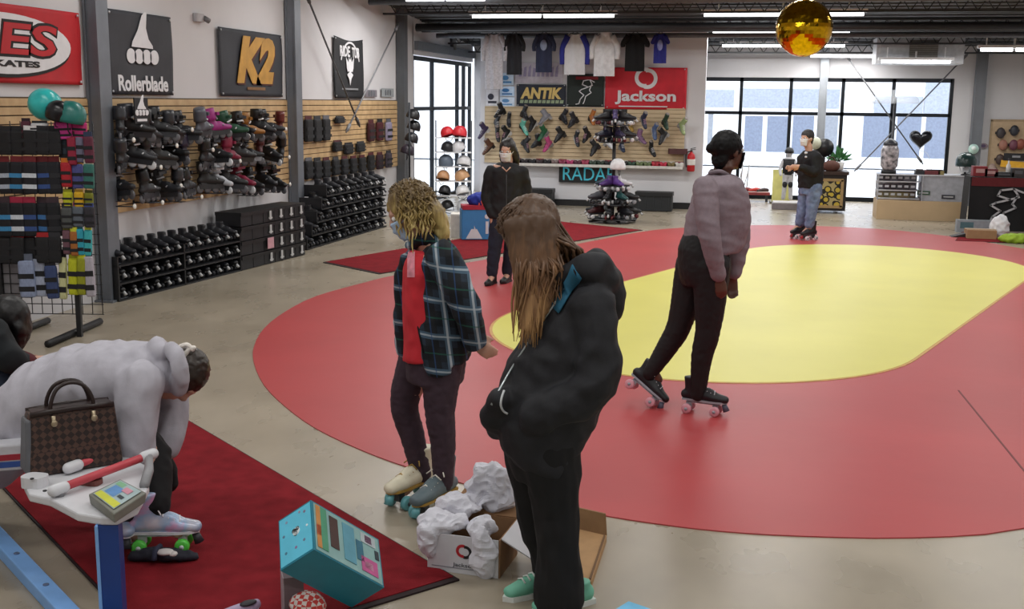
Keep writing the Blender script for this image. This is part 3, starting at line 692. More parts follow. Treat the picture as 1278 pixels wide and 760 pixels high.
        pts = [pos - out_*.006, p1, mid, (mid+end)/2 + V((rn.uniform(-.012, .012), rn.uniform(-.01, .01), 0)), end]; w = rn.uniform(.0025, .006)
        st.tube(pts, [w, w*1.2, w*1.2, w, w*.3], n=5, dense=3)
    st.build('hair_strands', hm, h)
    mint = mat('mint_sneaker', '#6fb59b', .6, var=.1)
    def shoe(px, py, dy, nm):
        c = P.p(px, py, dy); c.z = 0; Mx = skm(c, -imgR*.85 - imgA*.5); f2 = lambda p: Mx @ p
        t = MB(); w = MB(); w.tube([(-.09, 0, .045), (0, 0, .05), (.08, 0, .04), (.14, 0, .034)], [(.034, .04), (.037, .045), (.042, .034), (.034, .022)], n=14, side=(0, 1, 0), dense=3, round_ends=True); w.tube([(-.06, 0, .06), (-.06, 0, .1)], [(.034, .045), (.034, .045)], n=14, side=(0, 1, 0)); t._join(w, f2)
        me = fuse(t, 'sneaker', .007, 2); s_ = addmesh('sneaker', me, mint, o); s_['label'] = 'mint green sneaker with white sole'
        t = MB(); w = MB(); w.prism([(-.12, -.03), (.06, -.042), (.14, -.034), (.172, 0), (.14, .034), (.06, .042), (-.12, .03)], .0, .022); t._join(w, f2); t.build('sole', M('#d9ded9', .6), s_)
        t = MB(); w = MB()
        for k in range(4): w.tube([(.085-.025*k, -.025, .07+.006*k), (.082-.025*k, 0, .082+.007*k), (.08-.025*k, .025, .07+.006*k)], .0035, n=6)
        t._join(w, f2); t.build('laces', M('#e8ece8', .6), s_)
    shoe(672, 750, .09, ''); shoe(708, 752, -.04, '')
person_hoodie()
# ---------------------------------------------------------------- skater in the grey sweater
def person_skater():
    P = P_('person', 'woman skater in a grey-mauve sweater and black leggings gliding on the yellow infield edge', 875, 514)
    f = imgR*.86 + imgA*.52 - UP*.05; u = UP
    hc = P.p(910, 189); q = head(P.mb, hc, f, u, 1.0)
    P.limb([(905, 202), (899, 222)], [.055, .062], dense=2)
    P.trunk([(882, 920, 222, .09), (874, 924, 238, .13), (866, 926, 262, .13), (860, 918, 292, .13), (856, 906, 315, .15), (850, 903, 335, .16)])
    P.limb([(882, 240, -.15), (887, 298, -.25), (898, 345, -.2)], [.055, .045, .034]); P.limb([(912, 240, .13), (920, 300, .19), (915, 345, .17)], [.05, .042, .034])
    hand(P.mb, P.p(899, 347, -.2), -UP + imgR*.15, imgA, -1, 1.0, .35); hand(P.mb, P.p(915, 346, .17), -UP, -imgA, 1, 1.0, .4)
    P.limb([(885, 330, -.09), (885, 410, -.08), (875, 450, -.06), (872, 488, -.05)], [.105, .068, .058, .04]); P.limb([(868, 330, .09), (850, 405, .1), (830, 438, .12), (814, 462, .13)], [.105, .068, .058, .04])
    P.limb([(872, 488, -.05), (890, 498, -.05)], [.036, .03], dense=2); P.limb([(814, 462, .13), (822, 474, .13)], [.036, .03], dense=2)
    o = P.body(.010, skin_d); eyes(o, q)
    mask_part(o, q, 1.0, mat('mask_black', '#141418', .8))
    mb = MB(); P.trunk([(856, 908, 292, .17), (847, 910, 312, .185), (847, 907, 335, .185), (852, 905, 352, .165)], mb)
    P.limb([(888, 330, -.095), (884, 408, -.08), (876, 445, -.065), (871, 492, -.05)], [.125, .083, .07, .05], mb); P.limb([(866, 330, .09), (849, 402, .1), (832, 434, .12), (811, 466, .13)], [.12, .083, .07, .05], mb)
    P.cloth('leggings', mb, .010, mat('black_leggings', '#0c0b0e', .7, var=.2, scale=20), 3, folds(.003, 25, 25, 30))
    mb = MB(); P.trunk([(886, 918, 217, .09), (874, 928, 228, .17), (864, 935, 250, .185), (857, 936, 275, .18), (853, 928, 300, .18), (860, 917, 318, .175), (880, 912, 326, .16)], mb)
    P.limb([(880, 236, -.19), (886, 297, -.26), (897, 343, -.21)], [.082, .068, .048], mb); P.limb([(914, 240, .16), (922, 298, .2), (916, 340, .17)], [.085, .075, .05], mb)
    j = P.cloth('sweater', mb, .010, mat('sweater_mauve', '#85787f', .9, var=.08, scale=40, bump=.12, bscale=220), 4, folds(.007, 5, 5, 13, 4.0))
    t = MB(); t.tube([P.p(886, 216, -.03), P.p(900, 214, -.09), P.p(914, 222, 0), P.p(908, 217, .08), P.p(890, 213, .07), P.p(886, 216, -.03)], .013, n=8, dense=4); t.build('collar', mat('sweater_mauve_rib', '#7b6f76', .9), j)
    sd, f_, u_ = axes(f, u); hb = MB(); c0 = q(0, -.028, .035)
    hb.sph(c0, (.088, .108, .1), 20, 14, R=Matrix((sd, f_, u_)).transposed()); hb.tube([q(0, -.06, .0), q(0, -.075, -.07), q(0, -.06, -.1)], [(.07, .045), (.06, .04), (.035, .025)], n=14, side=sd, dense=3, round_ends=True)
    b = P.p(888, 185, -.03); hb.sph(b, (.036, .036, .034), 12, 8); hb.tube([b, q(0, -.09, .03)], .025, n=10)
    me = fuse(hb, 'hair', .009, 2, folds(.006, 60, 60, 40)); addmesh('hair', me, mat('black_hair', '#060506', .55, var=.3, scale=60, spec=.25), o)
    bk = mat('skate_black', '#101218', .5, var=.2); pk = mat('wheel_pink', '#d79aa6', .35, var=.05); pl = M('#9aa0a8', .3)
    a = P.p(876, 509, -.05); a.z = 0.006
    s1 = quad_skate(o, skm(a, imgR*.93 - imgA*.42), bk, pk, pl, M('#c9ccd2', .6), .07, stop=M('#55586a', .5), lab='black roller skate with pink wheels flat on the floor')
    c = P.p(815, 486, .1); c.z = .036; tdir = imgR*.66 - imgA*.42 - UP*.50; upv = UP*.85 + imgR*.5
    s2 = quad_skate(o, skm(c, tdir, upv, 1.0, (.095, 0, .033)), bk, pk, pl, M('#c9ccd2', .6), .07, stop=M('#55586a', .5), lab='black roller skate with pink wheels tipped onto its front wheels')
person_skater()
# ---------------------------------------------------------------- masked woman in black at the far carpet
def person_far():
    P = P_('person', 'woman in a black zip jacket and white face mask beside the blue stand', 620, 355)
    f = -imgA*.9 - imgR*.3 - UP*.15; hc = P.p(633, 189); q = head(P.mb, hc, f, UP, .95)
    P.limb([(634, 198), (634, 210)], [.05, .055], dense=2)
    S = imgR
    mbt = P.mb
    P.trunk([(616, 650, 207, .10), (612, 652, 218, .12), (615, 650, 240, .11), (616, 648, 260, .11), (614, 650, 275, .12)], mbt, side=imgA)
    P.limb([(612, 215), (607, 245, .03), (613, 268, -.05)], [.05, .042, .03]); P.limb([(652, 215), (657, 245, .05), (650, 270, -.02)], [.05, .042, .03])
    hand(mbt, P.p(613, 268, -.05), -UP + imgR*.3, imgA, 1, .95, .5); hand(mbt, P.p(650, 270, -.02), -UP, imgA, -1, .95, .5)
    P.limb([(621, 275), (616, 312), (614, 345)], [.085, .058, .04]); P.limb([(642, 275), (637, 312, .1), (633, 342, .15)], [.085, .058, .04])
    P.limb([(614, 345), (611, 352, -.1)], [.036, .028], dense=2); P.limb([(633, 342, .15), (630, 350, .05)], [.036, .028], dense=2)
    o = P.body(.012, skin_l); eyes(o, q, .95); mask_part(o, q, .95, mat('mask_white', '#dfe0e2', .8, var=.03))
    mb = MB(); P.trunk([(614, 650, 262, .13), (614, 650, 278, .13)], mb, side=imgA)
    P.limb([(622, 272), (617, 312), (614, 340)], [.095, .075, .062], mb); P.limb([(642, 272), (637, 312, .1), (633, 338, .15)], [.095, .075, .062], mb)
    P.cloth('jeans', mb, .012, mat('dark_jeans', '#1d2334', .85, var=.2, scale=20), 3, folds(.006, 14, 14, 12))
    mb = MB(); P.trunk([(622, 645, 203, .08), (612, 654, 214, .13), (612, 652, 240, .13), (612, 652, 262, .135), (612, 652, 272, .13)], mb, side=imgA)
    P.limb([(613, 214), (607, 245, .02), (614, 268, -.05)], [.068, .062, .05], mb); P.limb([(652, 214), (657, 245, .04), (650, 270, -.02)], [.068, .062, .05], mb)
    j = P.cloth('jacket', mb, .012, mat('black_softshell', '#0f0f14', .75, var=.2, scale=20), 4, folds(.012, 9, 9, 8))
    t = MB(); t.tube([P.hit(j, 632, y) for y in (212, 225, 240, 255, 270)], .006, n=6); t.build('zip', M('#3c3d44', .4), j)
    t = MB(); t.tube([P.hit(j, x, y, .006) for x, y in ((627, 209), (632, 214), (637, 209))], .008, n=6); t.build('neckline', skin_l, j)
    sd, f_, u_ = axes(f, UP); hb = MB(); c0 = q(0, -.03, .04); hb.sph(c0, (.09, .1, .098), 16, 12, R=Matrix((sd, f_, u_)).transposed())
    hb.tube([q(-.06, -.04, 0), q(-.075, -.06, -.1), q(-.07, -.06, -.2)], [.05, .05, .03], n=12, dense=3, round_ends=True); hb.tube([q(.06, -.04, 0), q(.07, -.06, -.1), q(.06, -.06, -.16)], [.045, .045, .025], n=12, dense=3, round_ends=True); hb.sph(q(0, -.09, .1), .045, 12, 8)
    addmesh('hair', fuse(hb, 'hair', .012, 2, folds(.008, 50, 50, 20)), mat('dark_brown_hair', '#1d1412', .45, var=.4, scale=60), o)
    for px, py, dy in ((613, 350, -.03), (632, 348, .12)):
        c = P.p(px, py, dy); c.z = 0; Mx = skm(c, -imgA*.8 - imgR*.3); t = MB(); w = MB(); w.tube([(-.08, 0, .05), (0, 0, .05), (.13, 0, .035)], [(.036, .045), (.04, .04), (.034, .026)], n=12, side=(0, 1, 0), dense=3, round_ends=True); w.tube([(-.05, 0, .05), (-.05, 0, .16)], [(.045, .045), (.048, .05)], n=12, side=(0, 1, 0)); w.prism([(-.12, -.035), (.1, -.042), (.165, 0), (.1, .042), (-.12, .035)], 0, .02); t._join(w, lambda p: Mx @ p)
        addmesh('boot', fuse(t, 'boot', .011, 2), M('#141316', .5), o)
person_far()
# ---------------------------------------------------------------- far skater by the windows
def person_far_man():
    P = P_('person', 'person in a black long-sleeved top, jeans and white mask on skates at the far end', 1000, 299)
    f = -imgR*.8 - imgA*.6; hc = P.p(1007, 173); q = head(P.mb, hc, f, UP, 1.0)
    P.limb([(1009, 182), (1010, 192)], [.055, .06], dense=2)
    sdv = (imgA*.75 - imgR*.66)
    P.trunk([(1002, 1020, 192, .14), (1000, 1022, 200, .2), (1000, 1023, 215, .18), (1001, 1021, 228, .16), (1001, 1021, 240, .17)], side=sdv)
    P.limb([(1017, 196, -.15), (1016, 214, -.2), (998, 208, -.3)], [.055, .045, .034]); P.limb([(1006, 196, .16), (1000, 212, .2), (990, 209, .1)], [.055, .045, .034])
    hand(P.mb, P.p(998, 208, -.3), -imgR, imgA, 1, 1.0, .6); hand(P.mb, P.p(990, 209, .1), -imgR, -imgA, -1, 1.0, .6)
    P.limb([(1017, 235, -.08), (1013, 262, -.1), (1010, 284, -.1)], [.095, .062, .042]); P.limb([(1006, 235, .08), (1002, 260, .08), (998, 281, .1)], [.095, .062, .042])
    P.limb([(1010, 284, -.1), (1003, 290, -.1)], [.036, .03], dense=2); P.limb([(998, 281, .1), (990, 287, .1)], [.036, .03], dense=2)
    o = P.body(.013, skin_l); eyes(o, q); mask_part(o, q, 1.0, mat('mask_white', '#dfe0e2', .8))
    mb = MB(); P.trunk([(1001, 1021, 226, .17), (1000, 1022, 242, .19)], mb, side=sdv)
    P.limb([(1017, 234, -.08), (1013, 262, -.1), (1010, 280, -.1)], [.11, .085, .07], mb); P.limb([(1006, 234, .08), (1002, 260, .08), (998, 278, .1)], [.11, .085, .07], mb)
    P.cloth('jeans', mb, .013, mat('blue_jeans', '#5c6f96', .85, var=.2, scale=12, c2='#7d8fb4'), 3, folds(.012, 12, 12, 10))
    mb = MB(); P.trunk([(1004, 1018, 188, .1), (999, 1023, 197, .21), (999, 1024, 215, .2), (999, 1023, 228, .19), (999, 1023, 234, .19)], mb, side=sdv)
    P.limb([(1018, 196, -.15), (1017, 214, -.2), (1000, 209, -.29)], [.082, .072, .055], mb); P.limb([(1005, 196, .16), (1000, 212, .2), (992, 209, .11)], [.08, .07, .052], mb)
    j = P.cloth('shirt', mb, .013, mat('black_longsleeve', '#111217', .85, var=.2), 4, folds(.012, 9, 9, 8))
    for i, (x, y, r) in enumerate(((1006, 191, .026), (1006, 196, .02))):
        t = MB(); c = P.hit(j, x, y, .003); t.sph(c, (r, r, r*.8), 10, 6); t.build('sleeve_print', M('#c9ccd2', .7), j)
    sd, f_, u_ = axes(f, UP); hb = MB(); c0 = q(0, -.02, .05); hb.sph(c0, (.088, .108, .088), 16, 12, R=Matrix((sd, f_, u_)).transposed()); hb.tube([q(0, -.07, .02), q(0, -.08, -.06)], [(.07, .035), (.05, .03)], n=12, side=sd, round_ends=True)
    addmesh('hair', fuse(hb, 'hair', .012, 2, folds(.006, 50, 50, 30)), mat('dark_grey_hair', '#2c2a2b', .6, var=.3, scale=50), o)
    bk = mat('skate_black', '#101218', .5); wh = mat('wheel_white', '#c9c9cc', .4); pl = M('#3a3c42', .4)
    for px, py, dy in ((1010, 297, -.1), (997, 294, .1)):
        c = P.p(px, py, dy); c.z = .006; quad_skate(o, skm(c, -imgR*.85 - imgA*.5), bk, wh, pl, M('#26282c', .6), .12, stop=M('#a02a30', .5), vox=.011, lab='black roller skate with white wheels')
person_far_man()
# ---------------------------------------------------------------- person bent over their skates
def person_bent():
    P = P_('person', 'person in a pale grey hoodie bending far forward over white roller skates', 200, 690)
    dy = .28
    f = -UP*.86 + imgR*.25 - imgA*.2; u = imgR*.92 + UP*.2; hc = P.p(226, 470, dy); q = head(P.mb, hc, f, u, 1.0)
    P.limb([(214, 462, dy), (200, 462, dy)], [.055, .065], dense=2)
    tr = lambda sec, mb, ds=0: mb.tube([P.p(x, y, dy) for x, y, a, b in sec], [(a, b) for x, y, a, b in sec], n=24, side=fw0, dense=5, round_ends=True)
    tr([(10, 548, .13, .1), (50, 504, .15, .12), (100, 476, .16, .12), (150, 466, .18, .12), (190, 464, .16, .10)], P.mb)
    P.limb([(178, 478, dy-.18), (172, 545, dy-.2), (172, 606, dy-.16)], [.055, .045, .034]); P.limb([(196, 476, dy+.17), (218, 510, dy+.16), (206, 570, dy+.02)], [.055, .045, .034])
    hand(P.mb, P.p(172, 606, dy-.16), -UP, imgR, 1, 1.0, .5); hand(P.mb, P.p(206, 570, dy+.02), -UP - imgR*.2, -imgR, -1, 1.0, .5)
    P.limb([(25, 548, dy-.05), (130, 548, dy-.14), (185, 565, dy-.16), (196, 640, .02)], [.095, .085, .06, .042]); P.limb([(25, 545, dy+.08), (120, 538, dy+.1), (175, 560, dy+.08), (158, 650, .02)], [.095, .085, .06, .042])
    P.limb([(196, 640, .02), (222, 664, 0)], [.036, .03], dense=2); P.limb([(158, 650, .02), (170, 668, 0)], [.036, .03], dense=2)
    o = P.body(.010, skin_l)
    mb = MB(); P.limb([(30, 550, dy-.03), (130, 550, dy-.13), (188, 560, dy-.12), (196, 628, .02)], [.095, .095, .078, .062], mb); P.limb([(30, 548, dy+.08), (120, 540, dy+.1), (180, 560, dy+.08), (160, 640, .02)], [.115, .1, .075, .06], mb)
    mb.tube([P.p(14, 552, dy), P.p(45, 548, dy)], [(.17, .1), (.16, .1)], n=20, side=fw0, round_ends=True)
    P.limb([(190, 560, dy+.06), (205, 585, dy+.1), (212, 604, dy+.1)], [.06, .055, .04], mb)
    P.cloth('trousers', mb, .011, mat('black_trousers_seated', '#0e0d10', .85, var=.2), 3, folds(.008, 12, 12, 12))
    mb = MB(); tr([(-8, 572, .2, .14), (12, 540, .21, .16), (50, 500, .21, .17), (98, 476, .205, .165), (150, 468, .22, .15), (185, 466, .19, .135), (205, 464, .12, .1)], mb)
    P.limb([(176, 480, dy-.19), (171, 542, dy-.22), (168, 590, dy-.2)], [.105, .092, .072], mb); P.limb([(194, 474, dy+.17), (216, 508, dy+.17), (207, 560, dy+.04)], [.09, .075, .06], mb)
    P.limb([(4, 550, dy-.06), (34, 548, dy-.08)], [.125, .125], mb, dense=2)
    P.limb([(214, 436, dy-.09), (226, 458, dy-.14), (222, 486, dy-.08)], [.03, .042, .035], mb, dense=5); P.limb([(214, 436, dy+.09), (226, 456, dy+.12), (222, 486, dy+.08)], [.03, .042, .035], mb, dense=5); P.limb([(200, 440, dy-.06), (196, 432, dy), (200, 440, dy+.06)], [.04, .045, .04], mb, dense=4)
    P.cloth('hoodie', mb, .011, mat('hoodie_pale', '#b4b2bb', .9, var=.06, scale=20, bump=.08, bscale=160), 4, folds(.017, 11, 6, 4, 2.0))
    sd, f_, u_ = axes(f, u); hb = MB(); c0 = q(0, -.025, .035); hb.sph(c0, (.094, .112, .104), 18, 12, R=Matrix((sd, f_, u_)).transposed()); hb.tube([q(0, -.03, .05), q(0, .02, .05), q(0, .05, .03)], [(.085, .05), (.085, .04), (.06, .025)], n=14, side=sd, dense=3, round_ends=True)
    h = addmesh('hair', fuse(hb, 'hair', .010, 3, folds(.006, 14, 50, 50)), mat('dark_hair', '#2a1f17', .4, var=.4, scale=50), o)
    t = MB()
    for a, b, c_ in (((222, 434), (233, 430), (240, 436)), ((228, 447), (236, 436), (242, 434))): t.tube([P.p(x, y, dy-.05) for x, y in (a, b, c_)], .011, n=8, dense=3, round_ends=True)
    t.build('headband', M('#e5dfd6', .7), h)
    sil = mat('skate_pastel', '#d6d0da', .3, .1, var=.0, scale=9, c2='#e2cfe0'); gw = mat('wheel_green', '#5fd64f', .35, var=.05); pl = M('#d8dade', .35)
    rp = [n for n in sil.node_tree.nodes if n.type == 'VALTORGB'][0]; e = rp.color_ramp.elements.new(.5); e.color = lin('#9fb9d8'); e = rp.color_ramp.elements.new(.6); e.color = lin('#d79bc0')
    a = P.p(203, 686, 0); a.z = .016; quad_skate(o, skm(a, imgR*.97 + imgA*.1), sil, gw, pl, M('#f1eef2', .6), .1, stop=M('#34343a', .5), trim=M('#e9e6ec', .5), lab='pastel roller skate with bright green wheels nearest the wrist guard')
    a = P.p(162, 680, .08); a.z = .016; quad_skate(o, skm(a, imgR*.25 - imgA*.95), sil, gw, pl, M('#f1eef2', .6), .1, stop=M('#34343a', .5), trim=M('#e9e6ec', .5), lab='pastel roller skate behind the blue table leg')
person_bent()
# ---------------------------------------------------------------- seated person cut by the left edge
def person_edge():
    P = P_('person', 'person in dark clothes bending forward at the left picture edge', 30, 560, 6.3)
    f = imgR*.6 - UP*.8; hc = P.p(10, 400); q = head(P.mb, hc, f, UP*.6 + imgR*.8, 1.0)
    P.limb([(2, 395), (-12, 400)], [.055, .065], dense=2)
    P.mb.tube([P.p(-60, 480), P.p(-45, 440), P.p(-12, 402)], [(.16, .13), (.17, .13), (.17, .11)], n=20, side=fw0, dense=4, round_ends=True)
    P.limb([(-10, 415, -.18), (12, 450, -.2), (32, 452, -.12)], [.055, .045, .032]); P.limb([(-10, 415, .18), (14, 445, .2), (32, 450, .1)], [.055, .045, .032])
    hand(P.mb, P.p(32, 452, -.12), imgR - UP*.3, imgA, 1, 1, .5); hand(P.mb, P.p(32, 450, .1), imgR - UP*.3, -imgA, -1, 1, .5)
    P.limb([(-55, 485, -.1), (6, 478, -.12), (4, 545, -.1)], [.1, .07, .045]); P.limb([(-55, 485, .1), (8, 476, .12), (6, 540, .1)], [.1, .07, .045])
    P.limb([(4, 545, -.1), (25, 552, -.1)], [.036, .03], dense=2); P.limb([(6, 540, .1), (26, 548, .1)], [.036, .03], dense=2)
    o = P.body(.013, skin_l)
    mb = MB(); P.limb([(-55, 485, -.1), (8, 478, -.12), (5, 545, -.1)], [.12, .09, .075], mb); P.limb([(-55, 485, .1), (9, 476, .12), (7, 540, .1)], [.12, .09, .075], mb); mb.tube([P.p(-68, 486), P.p(-45, 480)], [(.19, .13), (.18, .13)], n=18, side=fw0, round_ends=True)
    P.cloth('jeans', mb, .013, mat('navy_jeans', '#1c2536', .85, var=.2), 3, folds(.008, 12, 12, 12))
    mb = MB(); mb.tube([P.p(-62, 482), P.p(-46, 440), P.p(-14, 404)], [(.2, .17), (.21, .165), (.2, .14)], n=22, side=fw0, dense=4, round_ends=True)
    P.limb([(-10, 415, -.19), (13, 448, -.21), (30, 452, -.14)], [.09, .08, .055], mb); P.limb([(-10, 415, .18), (14, 445, .2), (32, 450, .1)], [.09, .075, .05], mb)
    j = P.cloth('jacket', mb, .013, mat('dark_green_jacket', '#10161a', .85, var=.25), 4, folds(.014, 8, 8, 8))
    for w, dyy in ((1, -.135), (2, .1)):
        t = MB(); t.tube([P.p(27, 451, dyy), P.p(34, 453, dyy)], [.062, .058], n=14, round_ends=True); t.build('cuff', M('#4b1018', .85), j)
    hb = MB(); sd, f_, u_ = axes(f, UP*.6 + imgR*.8); c0 = q(0, -.025, .03); hb.sph(c0, (.1, .12, .11), 16, 12, R=Matrix((sd, f_, u_)).transposed()); hb.tube([q(0, .0, .05), q(0, .09, .04), P.p(18, 440)], [(.09, .05), (.09, .04), (.05, .03)], n=12, side=sd, dense=3, round_ends=True)
    addmesh('hair', fuse(hb, 'hair', .013, 3, folds(.008, 40, 40, 14)), mat('black_hair_2', '#0e0c0d', .45, var=.4, scale=50), o)
    for dyy in (-.1, .1):
        c = P.p(12, 556, dyy); c.z = 0; Mx = skm(c, imgR); t = MB(); w = MB(); w.tube([(-.08, 0, .045), (0, 0, .05), (.13, 0, .035)], [(.036, .042), (.04, .042), (.034, .026)], n=12, side=(0, 1, 0), dense=3, round_ends=True); t._join(w, lambda p: Mx @ p); addmesh('shoe', fuse(t, 'shoe', .011, 2), M('#17171a', .5), o)
person_edge()
# ================================================================ left wall
def carpetmat(name, c): return mat(name, c, .95, var=.18, scale=9, bump=.25, bscale=260, spec=.1)
dk_red = carpetmat('carpet_dark_red', '#7c1f26'); edge_m = M('#231013', .8)
def carpet(pts, label, c=dk_red, h=.012):
    pts = [V((p.x, p.y, 0)) for p in pts]; ctr = sum(pts, V())/len(pts); t = thing('carpet', label, 'carpet', ctr)
    mb = MB(); q = [((p-ctr)*.985) for p in pts]; a = sum(q[i].x*q[(i+1) % len(q)].y - q[(i+1) % len(q)].x*q[i].y for i in range(len(q)))
    if a < 0: q = q[::-1]; pts = pts[::-1]
    mb.prism([(p.x, p.y) for p in q], .0, h, 0); mb.build('pile', c, t)
    mb = MB(); mb.prism([((p-ctr).x, (p-ctr).y) for p in pts], 0, h*.7); mb.build('edge_binding', edge_m, t); return t
u_ = (G(565, 720) - G(230, 523)).normalized(); n_ = V((u_.y, -u_.x, 0)); n_ = n_ if n_.y < 0 else -n_
A = G(565, 720) + u_*.05; Bq = G(205, 508) - u_*.3; wd_ = abs((G(130, 745) - A).dot(n_))
carpet([Bq, A, A + n_*wd_, Bq + n_*wd_ - u_*1.5], 'dark red carpet runner under the pastel skates and teal toy box')
c0, c1_, c2_, c3_ = G(403, 328), G(473, 342.5), G(802, 287.5), G(700, 277)
carpet([c0, c1_, c1_ + (c2_-c1_)*1.0, c3_ + (c0-c3_)*.0], 'dark red carpet strip at the far edge of the rink behind the masked woman')
carpet([G(1192, 301), G(1300, 305), G(1300, 293), G(1200, 290)], 'small dark red mat under the clutter by the black draped table')
slat = mat('slat_maple', '#b6966c', .55, var=.1, scale=6, c2='#c7a97e'); groove = M('#4e3c28', .7)
def slatwall(name, f, L_, z0, z1, label, pitch=.0762, slat=slat, groove=groove):
    t = thing('slatwall_panel', label, 'display panel', f(L_/2, 0, z0))
    o_ = f(L_/2, 0, z0); g = lambda a, d, z: f(a, d, z) - o_
    bk = MB(); bk.hexa([g(0, 0, z0), g(L_, 0, z0), g(L_, .01, z0), g(0, .01, z0), g(0, 0, z1), g(L_, 0, z1), g(L_, .01, z1), g(0, .01, z1)]); bk.build('backing', groove, t)
    mb = MB(); z = z0
    while z < z1 - .01:
        zz = min(z1, z + pitch - .011)
        mb.hexa([g(0, .008, z), g(L_, .008, z), g(L_, .024, z), g(0, .024, z), g(0, .008, zz), g(L_, .008, zz), g(L_, .024, zz), g(0, .024, zz)]); z += pitch
    mb.build('slats', slat, t); return t
fL = lambda y0: (lambda a, d, z: V((XL + .004 + d, y0 + a, z)))
slatwall('', fL(7.2), 2.56, .84, 1.985, 'maple slatwall panel left of the first grey pillar behind the pad stand')
SW = slatwall('', fL(10.0), 4.42, .84, 1.985, 'maple slatwall panel between the first two pillars hung with inline skates')
slatwall('', fL(14.65), 4.5, .84, 1.985, 'maple slatwall panel past the second pillar hung with black pad packs')
SWJ = slatwall('', lambda a, d, z: V((-5.33 + a, YJ - .01 - d, z)), 3.88, .80, 1.89, 'pale slatwall panel of ice and roller boots on the white partition', slat=mat('slat_pale', '#c9b594', .6, var=.06, scale=5), groove=M('#a08d70', .7))
# --- banners (x right, z up, facing -y)
def banner(name, label, c, w, h, cloth, rz, sag=.0, hems=True):
    t = thing(name, label, 'banner', c, rz); mb = MB()
    rn_b = random.Random(len(label)); a, b = rn_b.uniform(0, 6), rn_b.uniform(0, 6)
    def f(u, v):
        x, z = (u-.5)*w, (v-.5)*h
        return (x, .006*math.sin(u*9+a) + .005*math.sin(u*5+v*6+b) - .004, z - sag*h*math.sin(PI*u)*v)
    mb.surf(f, 26, 18); o = mb.build('cloth', cloth, t); s_ = o.modifiers.new('s', 'SOLIDIFY'); s_.thickness = .004
    if hems:
        g = MB()
        for x, z in ((-.47, .46), (.47, .46), (-.47, -.46), (.47, -.46)): g.cyl((x*w, -.012, z*h), (x*w, -.02, z*h), .012, n=10)
        g.build('grommet', M('#b9bcc0', .35), t)
    return t
def lb(x0, y0, x1, y1):                  # banner rectangle on the left wall from its left-top and right-bottom pixels
    a, b = OX(x0, y0, XL+.03), OX(x1, y1, XL+.03)
    return V((XL+.035, (a.y+b.y)/2, (a.z+b.z)/2)), b.y - a.y, a.z - b.z
RZ = PI/2
bl_cloth = mat('banner_black', '#1b1c20', .7, var=.15, scale=4); ch_cloth = mat('banner_charcoal', '#33343a', .7, var=.15, scale=4); wht = mat('print_white', '#d6d6da', .7, var=.04)
# red banner with an oval
ctr, w, h = lb(-64, -4, 103, 105); ctr.z = (2.10 + 2.76)/2; h = .66
t = banner('wall_banner', 'red banner with a white oval and red block letters, leftmost on the left wall', ctr, w, h, mat('banner_red', '#b31a24', .65, var=.1, scale=5), RZ)
ex = (OX(6, 62, XL+.03).y - ctr.y)
flat(oval(ex-.02, -.022, .93, .262), M('#141012', .7), t, 'oval_shadow', -.012)
flat(oval(ex-.02, 0, .93, .255), wht, t, 'oval', -.016)
for s_, y_, c_, n_o in (('ES', -.019, M('#120d0f', .7), 'lettering_outline'), ('ES', -.024, MATS['banner_red'], 'lettering')):
    text(s_, .3, c_, t, (ex+.30, y_, .045), n_o, shear=.12, bold=.018 if 'out' in n_o else .006, fit=(.80 if 'out' not in n_o else .86, .27 if 'out' not in n_o else .32))
text('KATES', .1, M('#1a1517', .7), t, (ex+.12, -.022, -.165), 'small_lettering', bold=.004, fit=(.62, .055))
# charcoal skate-logo banner
ctr, w, h = lb(131, 10, 216, 119)
t = banner('wall_banner', 'charcoal banner with a white boot-on-four-wheels emblem and Rollerblade lettering', ctr, w, h, ch_cloth, RZ)
def rb_logo(t, s, cz, m, y=-.014):
    mb = MB(); p = [(-.33, -.02), (-.30, .06), (-.12, .26), (.02, .5), (.12, .56), (.17, .55), (.13, .3), (.2, .12), (.32, .02), (.33, -.03)]
    plate(mb, [(x*s, cz+z*s) for x, z in p], y)
    for k in range(4): plate(mb, oval(-.36*s+.24*s*k, cz-.17*s, .135*s, .12*s, 24), y - .001*k)
    o = mb.build('emblem', m, t)
    k2 = MB()
    for k in range(3): plate(k2, oval(-.24*s+.24*s*k, cz-.17*s, .022*s, .07*s, 16), y-.006, .002)
    k2.build('emblem_gap', ch_cloth, t)
rb_logo(t, .62, .08, wht)
text('Rollerblade', .2, wht, t, (0, -.016, -h*.36), 'lettering', bold=.006, fit=(w*.78, .16))
# K2 banner
ctr, w, h = lb(271, 33, 353, 121)
gold = mat('print_gold', '#b98a35', .6, var=.18, scale=6)
t = banner('wall_banner', 'dark banner with large slanted gold K2 letters', ctr, w, h, mat('banner_slate', '#2b2d34', .7, var=.15, scale=4), RZ)
for (dx, dz, y, m, nm, bd) in ((.03, -.02, -.014, M('#4c1f16', .7), 'lettering_shadow', .035), (0, 0, -.02, gold, 'lettering', .03)):
    text('K2', .5, m, t, (.07+dx, y, .05+dz), nm, shear=.3, bold=bd, fit=(1.12, .58))
text('SKATES & GEAR', .1, M('#7d5a36', .7), t, (.1, -.016, -.30), 'small_lettering', fit=(.6, .035)) if False else None
k = MB(); plate(k, [(-.2, -.32), (.32, -.32), (.32, -.285), (-.2, -.285)], -.014); k.build('small_line', M('#7d5a36', .7), t)
